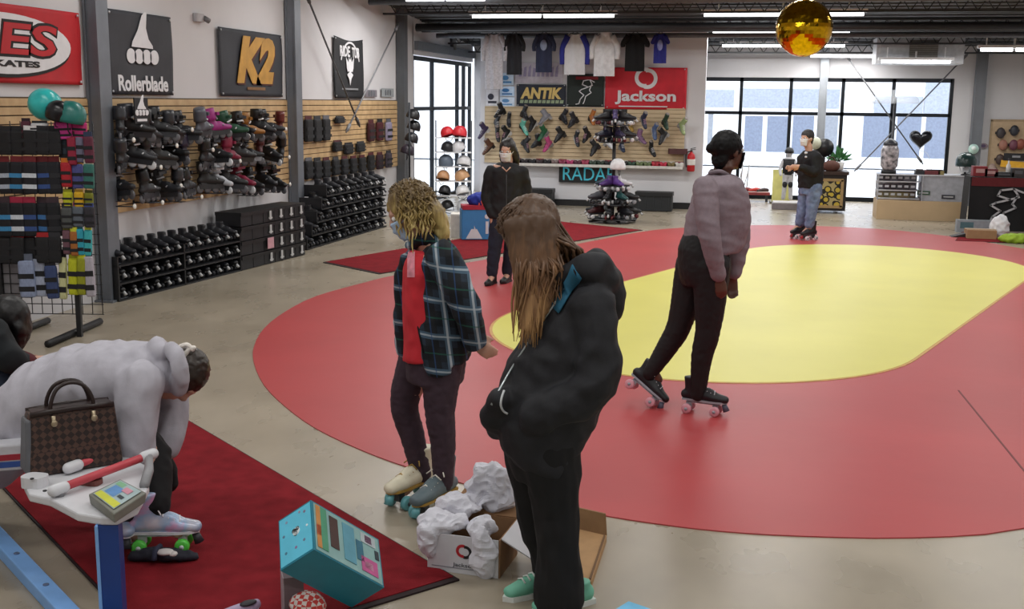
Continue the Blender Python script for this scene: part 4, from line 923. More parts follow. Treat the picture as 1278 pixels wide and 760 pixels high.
# narrow black banner
ctr, w, h = lb(416, 44, 453, 123)
t = banner('wall_banner', 'narrow black banner with arched white letters over a white crest', ctr, w, h, bl_cloth, RZ, sag=.05)
text('RIDE', .2, wht, t, (-.2, -.014, h*.27), 'lettering', bold=.006, fit=(.42, .16)); text('TUB', .2, wht, t, (.26, -.014, h*.26), 'lettering', bold=.006, fit=(.32, .16))
mb = MB(); ringpoly(mb, .02, -.03, .40, .43, -.014, 20, 160, 24)
for sx in (-1, 1): plate(mb, [(.0+.0*sx, .1), (.05*sx, .17), (.06*sx, .08), (.17*sx, .16), (.14*sx, .0), (.1*sx, -.06), (.0, -.02)], -.016)
plate(mb, oval(0, .03, .09, .1, 20), -.018); plate(mb, [(-.13, -.1), (0, -.05), (.13, -.1), (.05, -.16), (0, -.26), (-.05, -.16)], -.016); mb.build('crest', wht, t)
k = MB(); plate(k, [(-.35, -h*.36), (.35, -h*.36), (.35, -h*.33), (-.35, -h*.33)], -.014); k.build('small_line', M('#7b7c80', .7), t)
for (x0, y0, x1, y1, c_, l_) in ((456, 112, 470, 121, '#77727a', 'small grey notice card taped to the wall right of the narrow black banner'), (476, 110, 491, 121, '#8f9497', 'small pale notice card taped to the wall beside the third pillar')):
    ctr, w, h = lb(x0, y0, x1, y1); q = thing('notice_card', l_, 'notice', ctr, RZ); mb = MB(); mb.box((0, 0, 0), (w, .004, h)); mb.build('card', M(c_, .7), q); k = MB()
    for i in range(3): plate(k, oval(-.12+.12*i, 0, .04, .05, 12), -.003)
    k.build('print', M('#5c6066', .7), q)
c = OX(248, 22, XL+.03); t = thing('wall_sensor', 'small grey sensor box high on the wall above the inline skates', 'sensor', c, RZ); mb = MB(); mb.rbox((0, 0, 0), (.18, .06, .09), .02); mb.build('housing', M('#a9a7aa', .6), t); mb = MB(); mb.cyl((.07, -.03, 0), (.13, -.06, -.03), .03); mb.build('lens', M('#6d6c70', .5), t)
# --- inline skates on the slatwall
def inline_proto():
    t = thing('inline_skate', 'x', 'skate'); b = boot_mb(.12, .01); me = fuse(b, 'boot', .013, 2); addmesh('boot', me, black_cloth, t)
    q = MB(); q.tube([(-.062, 0, .19), (-.068, 0, .25), (-.075, 0, .305)], [(.055, .07), (.057, .066), (.05, .064)], n=14, side=(0, 1, 0), dense=2); q.box((.0, 0, .25), (.03, .115, .03)); q.build('cuff', M('#24262b', .4), t)
    q = MB(); q.box((.01, 0, .065), (.25, .035, .05), taper=1.1); q.box((-.08, 0, .088), (.06, .05, .02)); q.box((.08, 0, .088), (.06, .05, .02)); q.build('frame', M('#3b3d42', .35, metal=.4), t)
    R = Matrix.Rotation(PI/2, 3, 'X')
    for k in range(4):
        q = MB(); q.lathe([(.01, -.012), (.03, -.012), (.038, -.006), (.04, 0), (.038, .006), (.03, .012), (.01, .012)], (-.115 + .083*k, 0, .04), 14, R=R); q.build('wheel', M('#5a5b60', .4), t)
    q = MB(); q.tube([(-.02, -.052, .2), (.012, 0, .212), (-.02, .052, .2)], .009, n=6); q.tube([(.05, -.045, .13), (.07, 0, .155), (.05, .045, .13)], .007, n=6); q.build('buckle', M('#8d9096', .35), t); return t
ip = inline_proto(); rn = random.Random(21)
cpts = [(272, 146, '#8e1f72', 'magenta'), (290, 153, '#1d4a35', 'dark green'), (311, 143, '#8a5a1e', 'amber'), (345, 140, '#5e1f1c', 'rust red'), (285, 178, '#7a1535', 'crimson'), (300, 206, '#7b1b38', 'wine red'), (322, 186, '#4a1a1c', 'maroon'), (272, 224, '#b9bcc2', 'white'), (253, 160, '#4a4d57', 'slate grey'), (206, 160, '#1d1a2b', 'dark violet'), (228, 180, '#241c33', 'dark purple')]
rows = (('top', [150, 166, 183, 199, 214, 229, 253, 272, 290, 301, 311, 324, 335, 346], 153), ('middle', [151, 168, 184, 201, 216, 231, 256, 270, 285, 298, 310, 322, 336, 349], 186), ('lower', [151, 186, 206, 221, 236, 262, 272, 286, 300, 314, 328, 343], 226))
for ri, (rw, xs, y) in enumerate(rows):
    for i, x in enumerate(xs):
        yy = y - (x-150)*(.05 if ri == 2 else .01) + rn.uniform(-4, 4); c = OX(x, yy, XL+.2)
        k = [q for q in cpts if q[0] == x or (abs(q[0]-x) <= 3 and abs(q[1]-yy) < 12)]; k = [q for q in k if abs(q[1]-yy) < 18]; m_ = {}
        if k: k = k[0]; m_ = {'boot': M(k[2], .5), 'cuff': M(k[2], .4)}
        else:
            g = rn.choice(('#121317', '#1a1b20', '#0d0e11', '#1d1f24')); m_ = {'boot': M(g, .5), 'cuff': M(rn.choice(('#101114', '#17181c', '#26282e')), .35)}
        if rn.random() < .15: m_['wheel'] = M('#c9ccd0', .4)
        if rn.random() < .25: m_['buckle'] = M('#d8dade', .3)
        if rn.random() < .15: m_['frame'] = M('#9a9da4', .3)
        q_ = MB(); zc_ = (c.z - .222); q_.hexa([V((XL+.02, c.y-.05, zc_-.004)) - SW.location, V((XL+.27, c.y-.05, zc_-.004)) - SW.location, V((XL+.27, c.y+.05, zc_-.004)) - SW.location, V((XL+.02, c.y+.05, zc_-.004)) - SW.location, V((XL+.02, c.y-.05, zc_)) - SW.location, V((XL+.27, c.y-.05, zc_)) - SW.location, V((XL+.27, c.y+.05, zc_)) - SW.location, V((XL+.02, c.y+.05, zc_)) - SW.location]); q_.build('shelf_bracket', M('#3a3b40', .4), SW)
        dup(ip, '%s inline skate on the slatwall, %s from the left in the %s row' % (k[3] if k else 'black', ordn(i), rw), c - V((0, 0, .22)), (rn.uniform(-.1, .1), rn.uniform(-.15, .15), rn.choice((PI/2, PI/2+.5, PI/2-.6, .35, -.2)) + rn.uniform(-.2, .2)), rn.uniform(1.12, 1.25), m_, 'skate', 'inline skates on the left slatwall')
drop(ip)
tagm = M('#dedcd6', .6); hk = M('#30333a', .4)
for i, (x, y) in enumerate(sorted(((167, 176), (221, 183), (240, 163), (201, 210), (226, 233), (252, 247), (203, 254), (168, 259), (266, 188), (311, 171), (357, 162), (361, 197), (362, 231), (300, 202)))):
    c = OX(x, y, XL+.36); t = thing('display_hook', 'white-tipped display hook on the skate slatwall, %s counting along the wall' % ordn(i), 'hook', c, 0, 'white-tipped hooks among the inline skates'); mb = MB(); mb.cyl((-.33, 0, 0), (0, 0, .01), .006, n=6); mb.box((-.33, 0, 0), (.012, .03, .05)); mb.build('arm', hk, t); mb = MB(); mb.sph((.0, 0, .01), (.014, .026, .026), 10, 8); mb.build('price_tip', tagm, t)
c = OX(176, 138, XL+.3); t = thing('shelf_sign', 'small black square sign with a white boot emblem above the inline skates', 'sign', c, RZ); mb = MB(); mb.box((0, 0, 0), (.25, .012, .25)); mb.box((0, .1, -.12), (.02, .2, .01)); mb.build('panel', bl_cloth, t); rb_logo(t, .24, .02, wht, -.007); mb = MB(); plate(mb, [(-.09, -.105), (.09, -.105), (.09, -.08), (-.09, -.08)], -.007); mb.build('small_line', wht, t)
# --- pad packs on the far slatwall
def pack_proto():
    t = thing('pad_pack', 'x', 'pad pack'); mb = MB(); mb.rbox((0, 0, 0), (.9, .35, .75), .15); q = mb.build('pad', black_cloth, t); bv = q.modifiers.new('b', 'BEVEL'); bv.width = .08; bv.segments = 2
    mb = MB(); mb.box((0, 0, .44), (.8, .06, .14)); mb.build('header_card', M('#2a2c31', .6), t)
    mb = MB(); mb.box((0, -.17, .06), (.9, .04, .1)); mb.box((0, -.17, -.2), (.9, .04, .1)); mb.build('strap', M('#1a1b1f', .8), t); return t
pp = pack_proto(); rn = random.Random(4)
lst = [(385, 163, 11, 36), (396, 163, 11, 36), (407, 162, 11, 35), (463, 165, 10, 30, '#3a0f16'), (474, 164, 10, 30, '#431019'), (485, 164, 9, 30, '#8d87a0'), (421, 183, 13, 16), (435, 186, 14, 16), (450, 184, 13, 15), (385, 212, 11, 30), (396, 212, 11, 30), (407, 211, 11, 29), (419, 209, 10, 26), (430, 208, 10, 26), (441, 207, 10, 25), (452, 206, 10, 25), (463, 203, 10, 25), (474, 202, 10, 24, '#2c1620'), (485, 200, 9, 24, '#3b3540'), (424, 150, 14, 10)]
rowc = {}
for q in sorted(lst):
    x, y, w, h = q[:4]; c = OX(x, y, XL+.075); k = dist(c)/FPX; cl = q[4] if len(q) > 4 else rn.choice(('#101115', '#16181c', '#0c0d10'))
    rw = 'top' if y < 172 else 'middle' if y < 190 else 'bottom'; rowc[rw] = rowc.get(rw, -1) + 1
    dup(pp, 'protective pad pack on the far slatwall, %s from the left in the %s row' % (ordn(rowc[rw]), rw), c, (0, 0, RZ), (w*k*2.2, .2, h*k), {'pad': M(cl, .8), 'header_card': M(rn.choice(('#1d1e22', '#2a2c31', '#4b1a20', '#5a5b62')), .6)}, 'pad pack', 'pad packs on the far slatwall')
hp_ = []
def helmet_proto():
    t = thing('helmet', 'x', 'helmet'); mb = MB(); mb.lathe([(.02, .15), (.06, .142), (.1, .11), (.125, .06), (.13, 0), (.128, -.03), (.118, -.032), (.115, 0)], n=24); mb.build('shell', M('#1a1b1f', .3), t)
    mb = MB(); 
    for a in (-1, 1): mb.tube([(.02, .115*a, -.02), (.03, .09*a, -.1), (.03, 0, -.14)], .006, n=6)
    mb.build('strap', M('#15161a', .8), t); mb = MB()
    for a in (-.04, 0, .04): mb.box((.0, a, .125 - abs(a)), (.12, .012, .03))
    mb.build('vent', M('#0a0a0c', .8), t); return t
hp = helmet_proto()
hq = OX(511, 200, XL+.62); t = thing('helmet_pole', 'thin black floor pole carrying helmets past the third pillar', 'stand', V((hq.x, hq.y, 0))); mb = MB(); mb.cyl((0, 0, .01), (0, 0, 1.95), .018, n=8); mb.build('pole', dark_metal, t); mb = MB(); mb.lathe([(.18, 0), (.18, .02), (.03, .03)], n=18); mb.build('base', dark_metal, t)
for i, (x, y, r_, cl) in enumerate(((515, 146, 9, '#15161a'), (516, 160, 9, '#121317'), (513, 175, 8, '#1b1c22'), (508, 190, 8, '#2b2430'))):
    c = OX(x, y, XL+.55); dup(hp, 'black helmet hanging past the third pillar, %s from the top' % ordn(i), c, (0, .3, .4), .9, {'shell': M(cl, .35)}, 'helmet', 'helmets hanging past the third pillar')
# --- rental skates in the low rack (turned slightly off the wall)
ra, rb_ = G(149, 377), G(381, 318); re = (rb_-ra).normalized(); rn_ = V((re.y, -re.x, 0)); RA = math.atan2(re.y, re.x)
def RK(px, py, off=0.0):
    d = _ray(px, py); o = ra + rn_*off; t_ = (o - CC).dot(rn_)/d.dot(rn_); return CC + d*t_
def rental_proto():
    t = thing('rental_skate', 'x', 'skate'); b = boot_mb(.06); me = fuse(b, 'boot', .016, 2); addmesh('boot', me, black_cloth, t); R = Matrix.Rotation(PI/2, 3, 'X')
    for x in (.095, -.09):
        for y in (-.045, .045):
            q = MB(); q.lathe([(.01, -.014), (.03, -.014), (.032, 0), (.03, .014), (.01, .014)], (x, y, .033), 12, R=R); q.build('wheel', M('#2c2e33', .45), t)
    q = MB(); q.box((.01, 0, .075), (.22, .05, .025)); q.build('plate', M('#24262a', .4), t)
    q = MB(); q.cyl((.155, 0, .085), (.185, 0, .05), .014, .017, n=12); q.build('toe_stop', M('#b9bbbd', .5), t)
    q = MB()
    for i in range(3): q.tube([(.08-.03*i, -.026, .142), (.078-.03*i, 0, .158), (.075-.03*i, .026, .142)], .004, n=5)
    q.build('laces', M('#44464c', .7), t); return t
rp_ = rental_proto()
lenA = (RK(302, 338) - ra).dot(re); top = RK(150, 309).z; rh = top/3
t = thing('skate_rack', 'low black three-tier rack of black rental skates along the left wall', 'rack', ra, RA); mb = MB()
for k in range(3): mb.box((lenA/2, .17, max(.008, rh*k - .006)), (lenA, .34, .016))
mb.build('shelf', M('#191a1e', .5), t)
for x in (.01, lenA*.5, lenA-.01): mb = MB(); mb.box((x, .17, rh*1.25), (.02, .34, rh*2.5)); mb.build('upright', M('#141518', .5), t)
nA = 12; rn = random.Random(8)
for r_ in range(3):
    for i in range(nA):
        p = ra + re*(lenA*(i+.5)/nA) - rn_*.155 + V((0, 0, rh*r_ + .012)); g = rn.choice(('#101115', '#17181d', '#1f2127'))
        dup(rp_, 'black rental skate in the low rack, %s from the left on the %s tier' % (ordn(i), ('bottom', 'middle', 'top')[r_]), p, (0, 0, RA - PI/2 + rn.uniform(-.12, .12)), .93, {'boot': M(g, .45)}, 'skate', 'rental skates in the low rack')
# stacked boxes at its right end
bxm = M('#17181c', .55); lblm = M('#b9babb', .6)
boxA, boxB = (RK(302, 338) - ra).dot(re), (rb_ - ra).dot(re); nb = 6; bw = (boxB-boxA)/nb; bh = RK(380, 262).z
bh = RK(376, 253).z/4
def box_proto():
    t = thing('shoe_box', 'x', 'box'); mb = MB(); mb.box((0, .17, bh*.5), (bw*.95, .34, bh*.93)); mb.build('carton', bxm, t); mb = MB(); mb.box((0, .165, bh*.86), (bw*.99, .355, bh*.24)); mb.build('lid', M('#0f1013', .5), t)
    mb = MB(); mb.box((0.02, -.014, bh*.5), (bw*.16, .008, bh*.62)); mb.box((.02, -.015, bh*.3), (bw*.3, .008, bh*.1)); mb.build('size_label', lblm, t); return t
bp = box_proto()
for r_ in range(4):
    for i in range(nb):
        p = ra + re*(boxA + bw*(i+.5)) + V((0, 0, bh*r_))
        o = dup(bp, 'black shoe box in the block of boxes, %s from the left, %s row up' % (ordn(i), ordn(r_)), p, (0, 0, RA), 1.0, None, 'box', 'black shoe boxes at the end of the rack')
        if i < 2:
            for c in list(o.children):
                if c.name.startswith('size_label'): bpy.data.objects.remove(c)
drop(bp)
c = RK(338, 303, .03); t = thing('price_card', 'pink paper card stuck on the block of black shoe boxes', 'card', c, RA); mb = MB(); mb.box((0, 0, 0), (.14, .006, .13)); mb.box((.0, -.003, .03), (.09, .004, .02)); mb.build('card', M('#c796a0', .7), t)
# stepped stack of rental skates past the second pillar
sa, sb = G(384, 313), G(484, 283); se = (sb-sa).normalized(); sn = V((se.y, -se.x, 0)); SA = math.atan2(se.y, se.x)
def SK(px, py, off=0.0):
    d = _ray(px, py); o = sa + sn*off; return CC + d*((o - CC).dot(sn)/d.dot(sn))
zt = SK(440, 226).z; sh = zt/5
t = thing('skate_rack', 'stepped black rack of rental skates past the second pillar', 'rack', sa, SA)
st0 = [(SK(x, y) - sa).dot(se) for x, y in ((385, 305), (391, 288), (397, 270), (403, 252), (409, 236))]; sL = (sb-sa).length
for k in range(5): mb = MB(); mb.box(((st0[k]+sL)/2, .2, sh*k+.01), (sL-st0[k], .36, .02)); mb.box((st0[k]+.01, .2, sh*(k+.5)), (.02, .36, sh)); mb.build('shelf', M('#191a1e', .5), t)
for r_ in range(5):
    n = 10 - r_//2
    for i in range(n):
        p = sa + se*(st0[r_] + (sL-st0[r_])*(i+.5)/n) - sn*.15 + V((0, 0, sh*r_ + .02)); m_ = {'boot': M(rn.choice(('#101115', '#17181d', '#22242a')), .45)}
        if rn.random() < .5: m_['toe_stop'] = M('#4a4c52', .5)
        dup(rp_, 'black rental skate in the stepped rack, %s from the left on the %s tier up' % (ordn(i), ordn(r_)), p, (0, 0, SA - PI/2 + rn.uniform(-.15, .15)), .95, m_, 'skate', 'rental skates in the stepped rack')
# --- pad stand at the far left
DS = dist(G(93, 420)); pS = lambda x, y, d=0.0: PD(x, y, DS+d); kS = DS/FPX
base = G(93, 420); t = thing('display_stand', 'black grid display stand of pads and laces beside the first pillar', 'stand', base, YAW); ri = lambda p: (Matrix.Rotation(-YAW, 3, 'Z') @ (p - base))
mb = MB(); mb.tube([ri(G(60, 434))+V((0, 0, .03)), ri(G(125, 405))+V((0, 0, .03))], .032, n=8); mb.build('foot', M('#131316', .5), t)
mb = MB(); mb.tube([ri(G(18, 420))+V((0, 0, .03)), ri(G(60, 404))+V((0, 0, .03))], .03, n=8); mb.build('foot', M('#131316', .5), t)
zt_ = ri(pS(80, 152)).z; xl = ri(pS(-8, 300)).x; xr = ri(pS(80, 300)).x; x2 = ri(pS(121, 300)).x
xm = ri(pS(93, 300)).x
for x in (xl, xm): mb = MB(); mb.box((x, .07 if x == xl else .0, zt_*.5), (.04, .04, zt_)); mb.build('post', M('#131316', .5), t)
mb = MB(); z = .18
while z < zt_: mb.cyl((xl, .07, z), (x2, .07, z), .004, n=5); z += .085
x = xl
while x < x2: mb.cyl((x, .07, .18), (x, .07, zt_), .004, n=5); x += .085
mb.build('grid', M('#1a1a1e', .5), t)
mb = MB(); mb.rbox((ri(pS(12, 300)).x, .1, .62), (.24, .02, .62), .02); 
mb.build('back_panel', M('#8f8d92', .7), t)
items = []
for i, x in enumerate((6, 22, 38, 54, 68)): items += [(x, 178, 15, 26, '#131418', '#1b1c21' if i != 2 else '#d8d8da', 'black'), (x, 222, 15, 34, '#12151d', '#6b1a22', 'black and blue'), (x, 274, 15, 36, '#10131a', '#9c2140' if i in (1, 2) else '#3a2a33', 'black and turquoise'), (x, 312, 15, 28, '#15161a', '#a11a20' if i in (1, 2, 3) else '#2a2b30', 'black and red')]
items += [(50, 162, 18, 14, '#c9c9cc', '#1c1c20', 'white'), (33, 162, 10, 18, '#4d1d30', '#2a1520', 'plum'), (79, 163, 19, 18, '#c23a8e', '#a83179', 'pink'), (99, 163, 16, 18, '#b5286e', '#951d58', 'magenta')]
items += [(80, 185, 9, 28, '#2c3a44', '#1d5a52', 'dark teal'), (90, 188, 9, 30, '#8c1d38', '#45161f', 'red'), (100, 186, 9, 28, '#6b6a80', '#a3521e', 'lilac'), (111, 187, 10, 28, '#5b2236', '#2b3550', 'wine'), (83, 218, 11, 26, '#a81d2a', '#c56f1c', 'red and orange'), (97, 220, 12, 26, '#4b4f8a', '#d29530', 'blue and amber'), (111, 220, 11, 26, '#2f6a62', '#d8d2c0', 'green and cream')]
items += [(85, 249, 10, 16, '#b5b81d', '#8a8c12', 'yellow'), (99, 249, 10, 16, '#cfa51c', '#8a6c12', 'amber'), (111, 250, 9, 16, '#6f7416', '#4a4c10', 'olive'), (84, 272, 12, 22, '#4c5050', '#2a2a30', 'grey'), (98, 270, 12, 22, '#59626c', '#a23a78', 'grey and pink'), (112, 271, 11, 22, '#2c2b33', '#3b4a86', 'dark'), (84, 302, 9, 26, '#6b4a55', '#6f6f2a', 'mauve'), (93, 304, 8, 26, '#a0622a', '#c6cc3a', 'orange'), (101, 302, 7, 28, '#2b9ab0', '#1d6b7a', 'turquoise'), (110, 303, 8, 28, '#39a9ae', '#c6cc3a', 'teal')]
items += [(92, 345, 11, 40, '#b9bf1d', '#a9ae1a', 'yellow and black'), (102, 345, 9, 40, '#8f941c', '#c9cf2a', 'yellow striped'), (112, 345, 10, 44, '#a9a5b0', '#2a2731', 'lilac and black'), (79, 347, 8, 46, '#c9ca96', '#15151a', 'cream spotted'), (34, 348, 17, 40, '#8b98b5', '#5d6576', 'pale blue'), (50, 345, 15, 44, '#a9b2c6', '#6b7080', 'silver blue'), (65, 352, 13, 36, '#35456f', '#25262e', 'royal blue')]
rn = random.Random(12); blue = ('#3b6ea5', '#a8b4c4', '#3a86b8', '#c9d3dc', '#2f4c86')
for i, (x, y, w, h, c1, c2, nm) in enumerate(items):
    c = pS(x, y, rn.uniform(-.06, .0)); col_ = i//4 if i < 20 else i
    m_ = {'pad': M(c1, .7), 'header_card': M(c2, .6)}
    if i < 20 and i % 4 in (1, 2): m_['strap'] = M(blue[(i//4 + i % 4) % 5] if i//4 < 4 else '#22242a', .6)
    elif 'yellow' in nm or 'cream' in nm: m_['strap'] = M('#15151a', .7)
    lab = '%s pad pack on the stand, %s' % (nm, 'column %s from the left, %s row' % (ordn(i//4), ('top', 'second', 'third', 'bottom')[i % 4])) if i < 20 else '%s pack hanging on the %s of the stand' % (nm, 'right side' if x > 76 else 'front')
    dup(pp, lab, c, (0, rn.uniform(-.05, .05), YAW), (w*kS*1.3, .14, h*kS*1.55), m_, 'pad pack', 'pad packs on the left stand')
drop(pp)
a = pS(57, 131, .05); dup(hp, 'turquoise helmet on top of the left pad stand', a, (PI/2-.3, 0, YAW), 1.0, {'shell': mat('helmet_teal', '#2fb3b0', .3), 'strap': M('#1a6f70', .7)}, 'helmet')
a = pS(88, 148, -.02); dup(hp, 'dark helmet with a green brim on top of the left pad stand', a, (0, .2, YAW), .95, {'shell': M('#1d6a63', .35), 'vent': M('#2a1f45', .5)}, 'helmet')
a = pS(72, 143, -.06); dup(hp, 'small black helmet between the turquoise and green helmets', a, (.3, .3, YAW), .75, {'shell': M('#101014', .3)}, 'helmet')
# ================================================================ white partition, back and right side
YF = YJ - .015
oy = lambda x, y, d=.0: OY(x, y, YF - d)
def jb(x0, y0, x1, y1, d=.02):
    a, b = oy(x0, y0, d), oy(x1, y1, d); return (a+b)/2, abs(b.x-a.x), abs(a.z-b.z)
# banners
ctr, w, h = jb(756, 84, 856, 137); t = banner('wall_banner', 'red banner with white swirl emblem and Jackson lettering', ctr, w, h, mat('banner_crimson', '#c01a2c', .65, var=.12, scale=5), 0)
mb = MB(); ringpoly(mb, -.02, .2, .12, .19, -.016, 70, 285, 20); ringpoly(mb, .03, .18, .12, .19, -.018, -110, 105, 20); mb.build('emblem', wht, t)
text('Jackson', .25, wht, t, (0, -.018, -.17), 'lettering', bold=.008, fit=(1.15, .26)); k = MB(); plate(k, [(-.5, -.345), (.42, -.345), (.42, -.325), (-.5, -.325)], -.016); k.build('small_line', wht, t)
ctr, w, h = jb(645, 105, 706, 133); t = banner('wall_banner', 'dark navy banner with gold ANTIK lettering', ctr, w, h, M('#1b2230', .7), 0)
text('ANTIK', .25, mat('print_pale_gold', '#c9b06a', .6), t, (0, -.016, .04), 'lettering', bold=.012, shear=.15, fit=(w*.84, .22)); text('SKATES', .1, M('#8fa083', .7), t, (0, -.016, -.13), 'small_lettering', bold=.003, fit=(w*.86, .08)) if False else None
k = MB(); [plate(k, [(-w*.43+i*w*.09, -.15), (-w*.36+i*w*.09, -.15), (-w*.35+i*w*.09, -.09), (-w*.42+i*w*.09, -.09)], -.016) for i in range(10)]; k.build('small_line', M('#8fa083', .7), t)
def skater_logo(t, s, m, y=-.014, cz=0.0, r=None):
    mb = MB(); P2 = lambda q: [(a*s, cz + b*s) for a, b in q]
    for q in ([(-.06, .30), (.14, .34), (.3, .26)], [(-.06, .30), (-.1, .18), (.1, .1), (.24, .16)], [(.14, .34), (.22, .2), (.14, .0)], [(.1, .1), (-.12, .02), (-.2, -.04), (-.04, -.16)], [(.14, .0), (.2, -.08), (.02, -.2), (-.02, -.36), (-.06, -.44)], [(-.04, -.16), (-.16, -.3), (-.2, -.44), (-.3, -.46)]): strokes(mb, P2(q), .03*s, y)
    mb.build('emblem', m, t)
    if r: k = MB(); plate(k, P2([(-.32, .34), (.42, .34), (.42, .44), (-.32, .44)]), y-.001); k.build('header_stripe', r, t)
ctr, w, h = jb(708, 92, 753, 133); t = banner('wall_banner', 'dark green square banner with a white line drawing of a speed skater', ctr, w, h, M('#14211e', .7), 0); skater_logo(t, .58, wht, r=M('#7d1722', .7))
for x0, y0, x1, y1, c_, l_, c2_ in ((607, 90, 622, 108, '#dfe6ef', 'pale sticker sheet, upper left of the group by the navy banner', '#7f93b8'), (624, 91, 641, 106, '#c3d8ea', 'light blue sticker sheet, upper right of the group by the navy banner', '#4a86b8'), (607, 112, 622, 132, '#e3e5ea', 'white sticker sheet with a dark logo, lower left of the group', '#3a3c4a'), (624, 108, 642, 120, '#bcd3ea', 'blue sticker sheet, middle right of the group by the navy banner', '#2f6ea8'), (624, 121, 642, 133, '#cfdff0', 'pale blue sticker sheet, lower right of the group by the navy banner', '#5b8fc0')):
    ctr, w, h = jb(x0, y0, x1, y1, .005); t = thing('wall_poster', l_, 'poster', ctr); mb = MB(); mb.box((0, 0, 0), (w, .006, h)); mb.build('sheet', M(c_, .5), t); k = MB(); plate(k, oval(-.03, .02, w*.25, h*.2, 16), -.004); plate(k, [(-w*.35, -h*.35), (w*.35, -h*.35), (w*.35, -h*.2), (-w*.35, -h*.2)], -.004); k.build('print', M(c2_, .6), t)
ctr, w, h = jb(643, 78, 702, 104, .005); t = thing('wall_poster', 'wide pale grey poster with faint purple lettering above the navy banner', 'poster', ctr); mb = MB(); mb.box((0, 0, 0), (w, .006, h)); mb.build('sheet', M('#b6b2bd', .6), t); k = MB()
for i in range(9): plate(k, [(-w*.42+i*w*.095, -.07), (-w*.36+i*w*.095, -.07), (-w*.35+i*w*.095, .08+.04*(i % 3)), (-w*.40+i*w*.095, .1)], -.004)
k.build('print', M('#8d86a5', .7), t)
ctr, w, h = jb(698, 205, 765, 229, .03); t = thing('wall_sign', 'black sign with cyan RADAR lettering under the boot shelf', 'sign', ctr); mb = MB(); mb.box((0, 0, 0), (w, .04, h)); mb.build('panel', M('#0e1014', .5), t); text('RADAR', .3, mat('print_cyan_glow', '#3fa9bd', .5, emit=.15), t, (.07, -.022, .0), 'lettering', bold=.0, fit=(w*.98, .25))  # cyan print carries a faint emission that lifts its brightness
# boots on the partition
def boot_proto():
    t = thing('display_boot', 'x', 'skate boot'); b = boot_mb(.11); me = fuse(b, 'boot', .014, 2); addmesh('boot', me, black_cloth, t)
    q = MB(); q.prism([(-.125, -.03), (.06, -.04), (.16, 0), (.06, .04), (-.125, .03)], .078, .094); q.box((-.09, 0, .06), (.06, .05, .05)); q.build('sole', M('#1c1a1a', .5), t)
    q = MB()
    for i in range(4): q.tube([(.09-.026*i, -.03, .143+.008*i), (.086-.026*i, 0, .158+.009*i), (.08-.026*i, .03, .143+.008*i)], .005, n=5)
    q.build('laces', M('#b9b9bb', .7), t)
    q = MB(); q.cyl((-.07, 0, .282), (-.07, 0, .287), .036, n=12); q.build('lining', M('#8c8480', .8), t); return t
bo = boot_proto(); rn = random.Random(31)
bl = [(627, 138, '#101114', 'black flat'), (618, 151, '#15161a', 'black'), (634, 150, '#1a1b20', 'black'), (621, 164, '#17181b', 'black'), (636, 165, '#121316', 'black'), (608, 161, '#3a3050', 'violet'), (614, 181, '#5a3a2a', 'brown'), (652, 141, '#0f1013', 'black'), (652, 156, '#5fae9c', 'turquoise'), (669, 153, '#121317', 'black'), (685, 145, '#77777f', 'grey'), (700, 145, '#15161c', 'black'), (719, 149, '#1b1b22', 'black'), (736, 146, '#a4622a', 'orange'), (681, 164, '#1c5a3a', 'green'), (703, 167, '#121317', 'black'), (718, 171, '#22262e', 'black'), (735, 167, '#14151a', 'black'), (652, 177, '#1c1d22', 'black'), (671, 177, '#2a2c30', 'black'), (687, 179, '#b3467a', 'pink'), (752, 148, '#1b1426', 'black'), (757, 160, '#5b3a86', 'purple'), (784, 155, '#9a7a3a', 'gold'), (787, 163, '#2a2328', 'dark'), (801, 147, '#1d2340', 'navy'), (814, 161, '#4a5f86', 'slate blue'), (828, 151, '#1f3a2a', 'dark green'), (847, 155, '#8a9a6a', 'sage'), (833, 167, '#141418', 'black'), (797, 171, '#7a5a7a', 'mauve'), (814, 185, '#101116', 'black'), (747, 182, '#1b1c20', 'black'), (757, 178, '#d5d6da', 'white'), (774, 182, '#24304a', 'dark blue')]
cnt = {}; bl.sort(key=lambda q: q[0])
for x, y, c_, nm in bl:
    n = cnt.get(nm, 0); cnt[nm] = n+1
    for k in (0,):
        p = OY(x, y, YF - .16); fy = rn.choice((-PI/2, -PI/2+.5, -PI/2-.5, -.3, .3, PI+.2))
        q_ = MB(); q_.cyl(V((p.x, YF-.02, p.z-.03)) - SWJ.location, V((p.x, p.y+.02, p.z-.02)) - SWJ.location, .008, n=6); q_.build('peg', M('#8d8d90', .4), SWJ)
        dup(bo, '%s skate boot on the white partition%s' % (nm, ', %s %s one from the left' % (ordn(n), nm) if sum(1 for q in bl if q[3] == nm) > 1 else ' display'), p + V((0, .0, -.14)), (rn.uniform(-.3, .3), rn.uniform(.35, .9), -PI/2 + rn.choice((-1, 1))*rn.uniform(.3, 1.0)), 1.02, {'boot': M(c_, .5), 'sole': M(rn.choice(('#1a1818', '#c9c6c2', '#2a2626', '#8d8a88')), .5), 'laces': M(rn.choice(('#c9c9cb', '#6a6a70', '#1d1d22', '#b98a9a')), .7)}, 'skate boot', 'boots on the white partition')
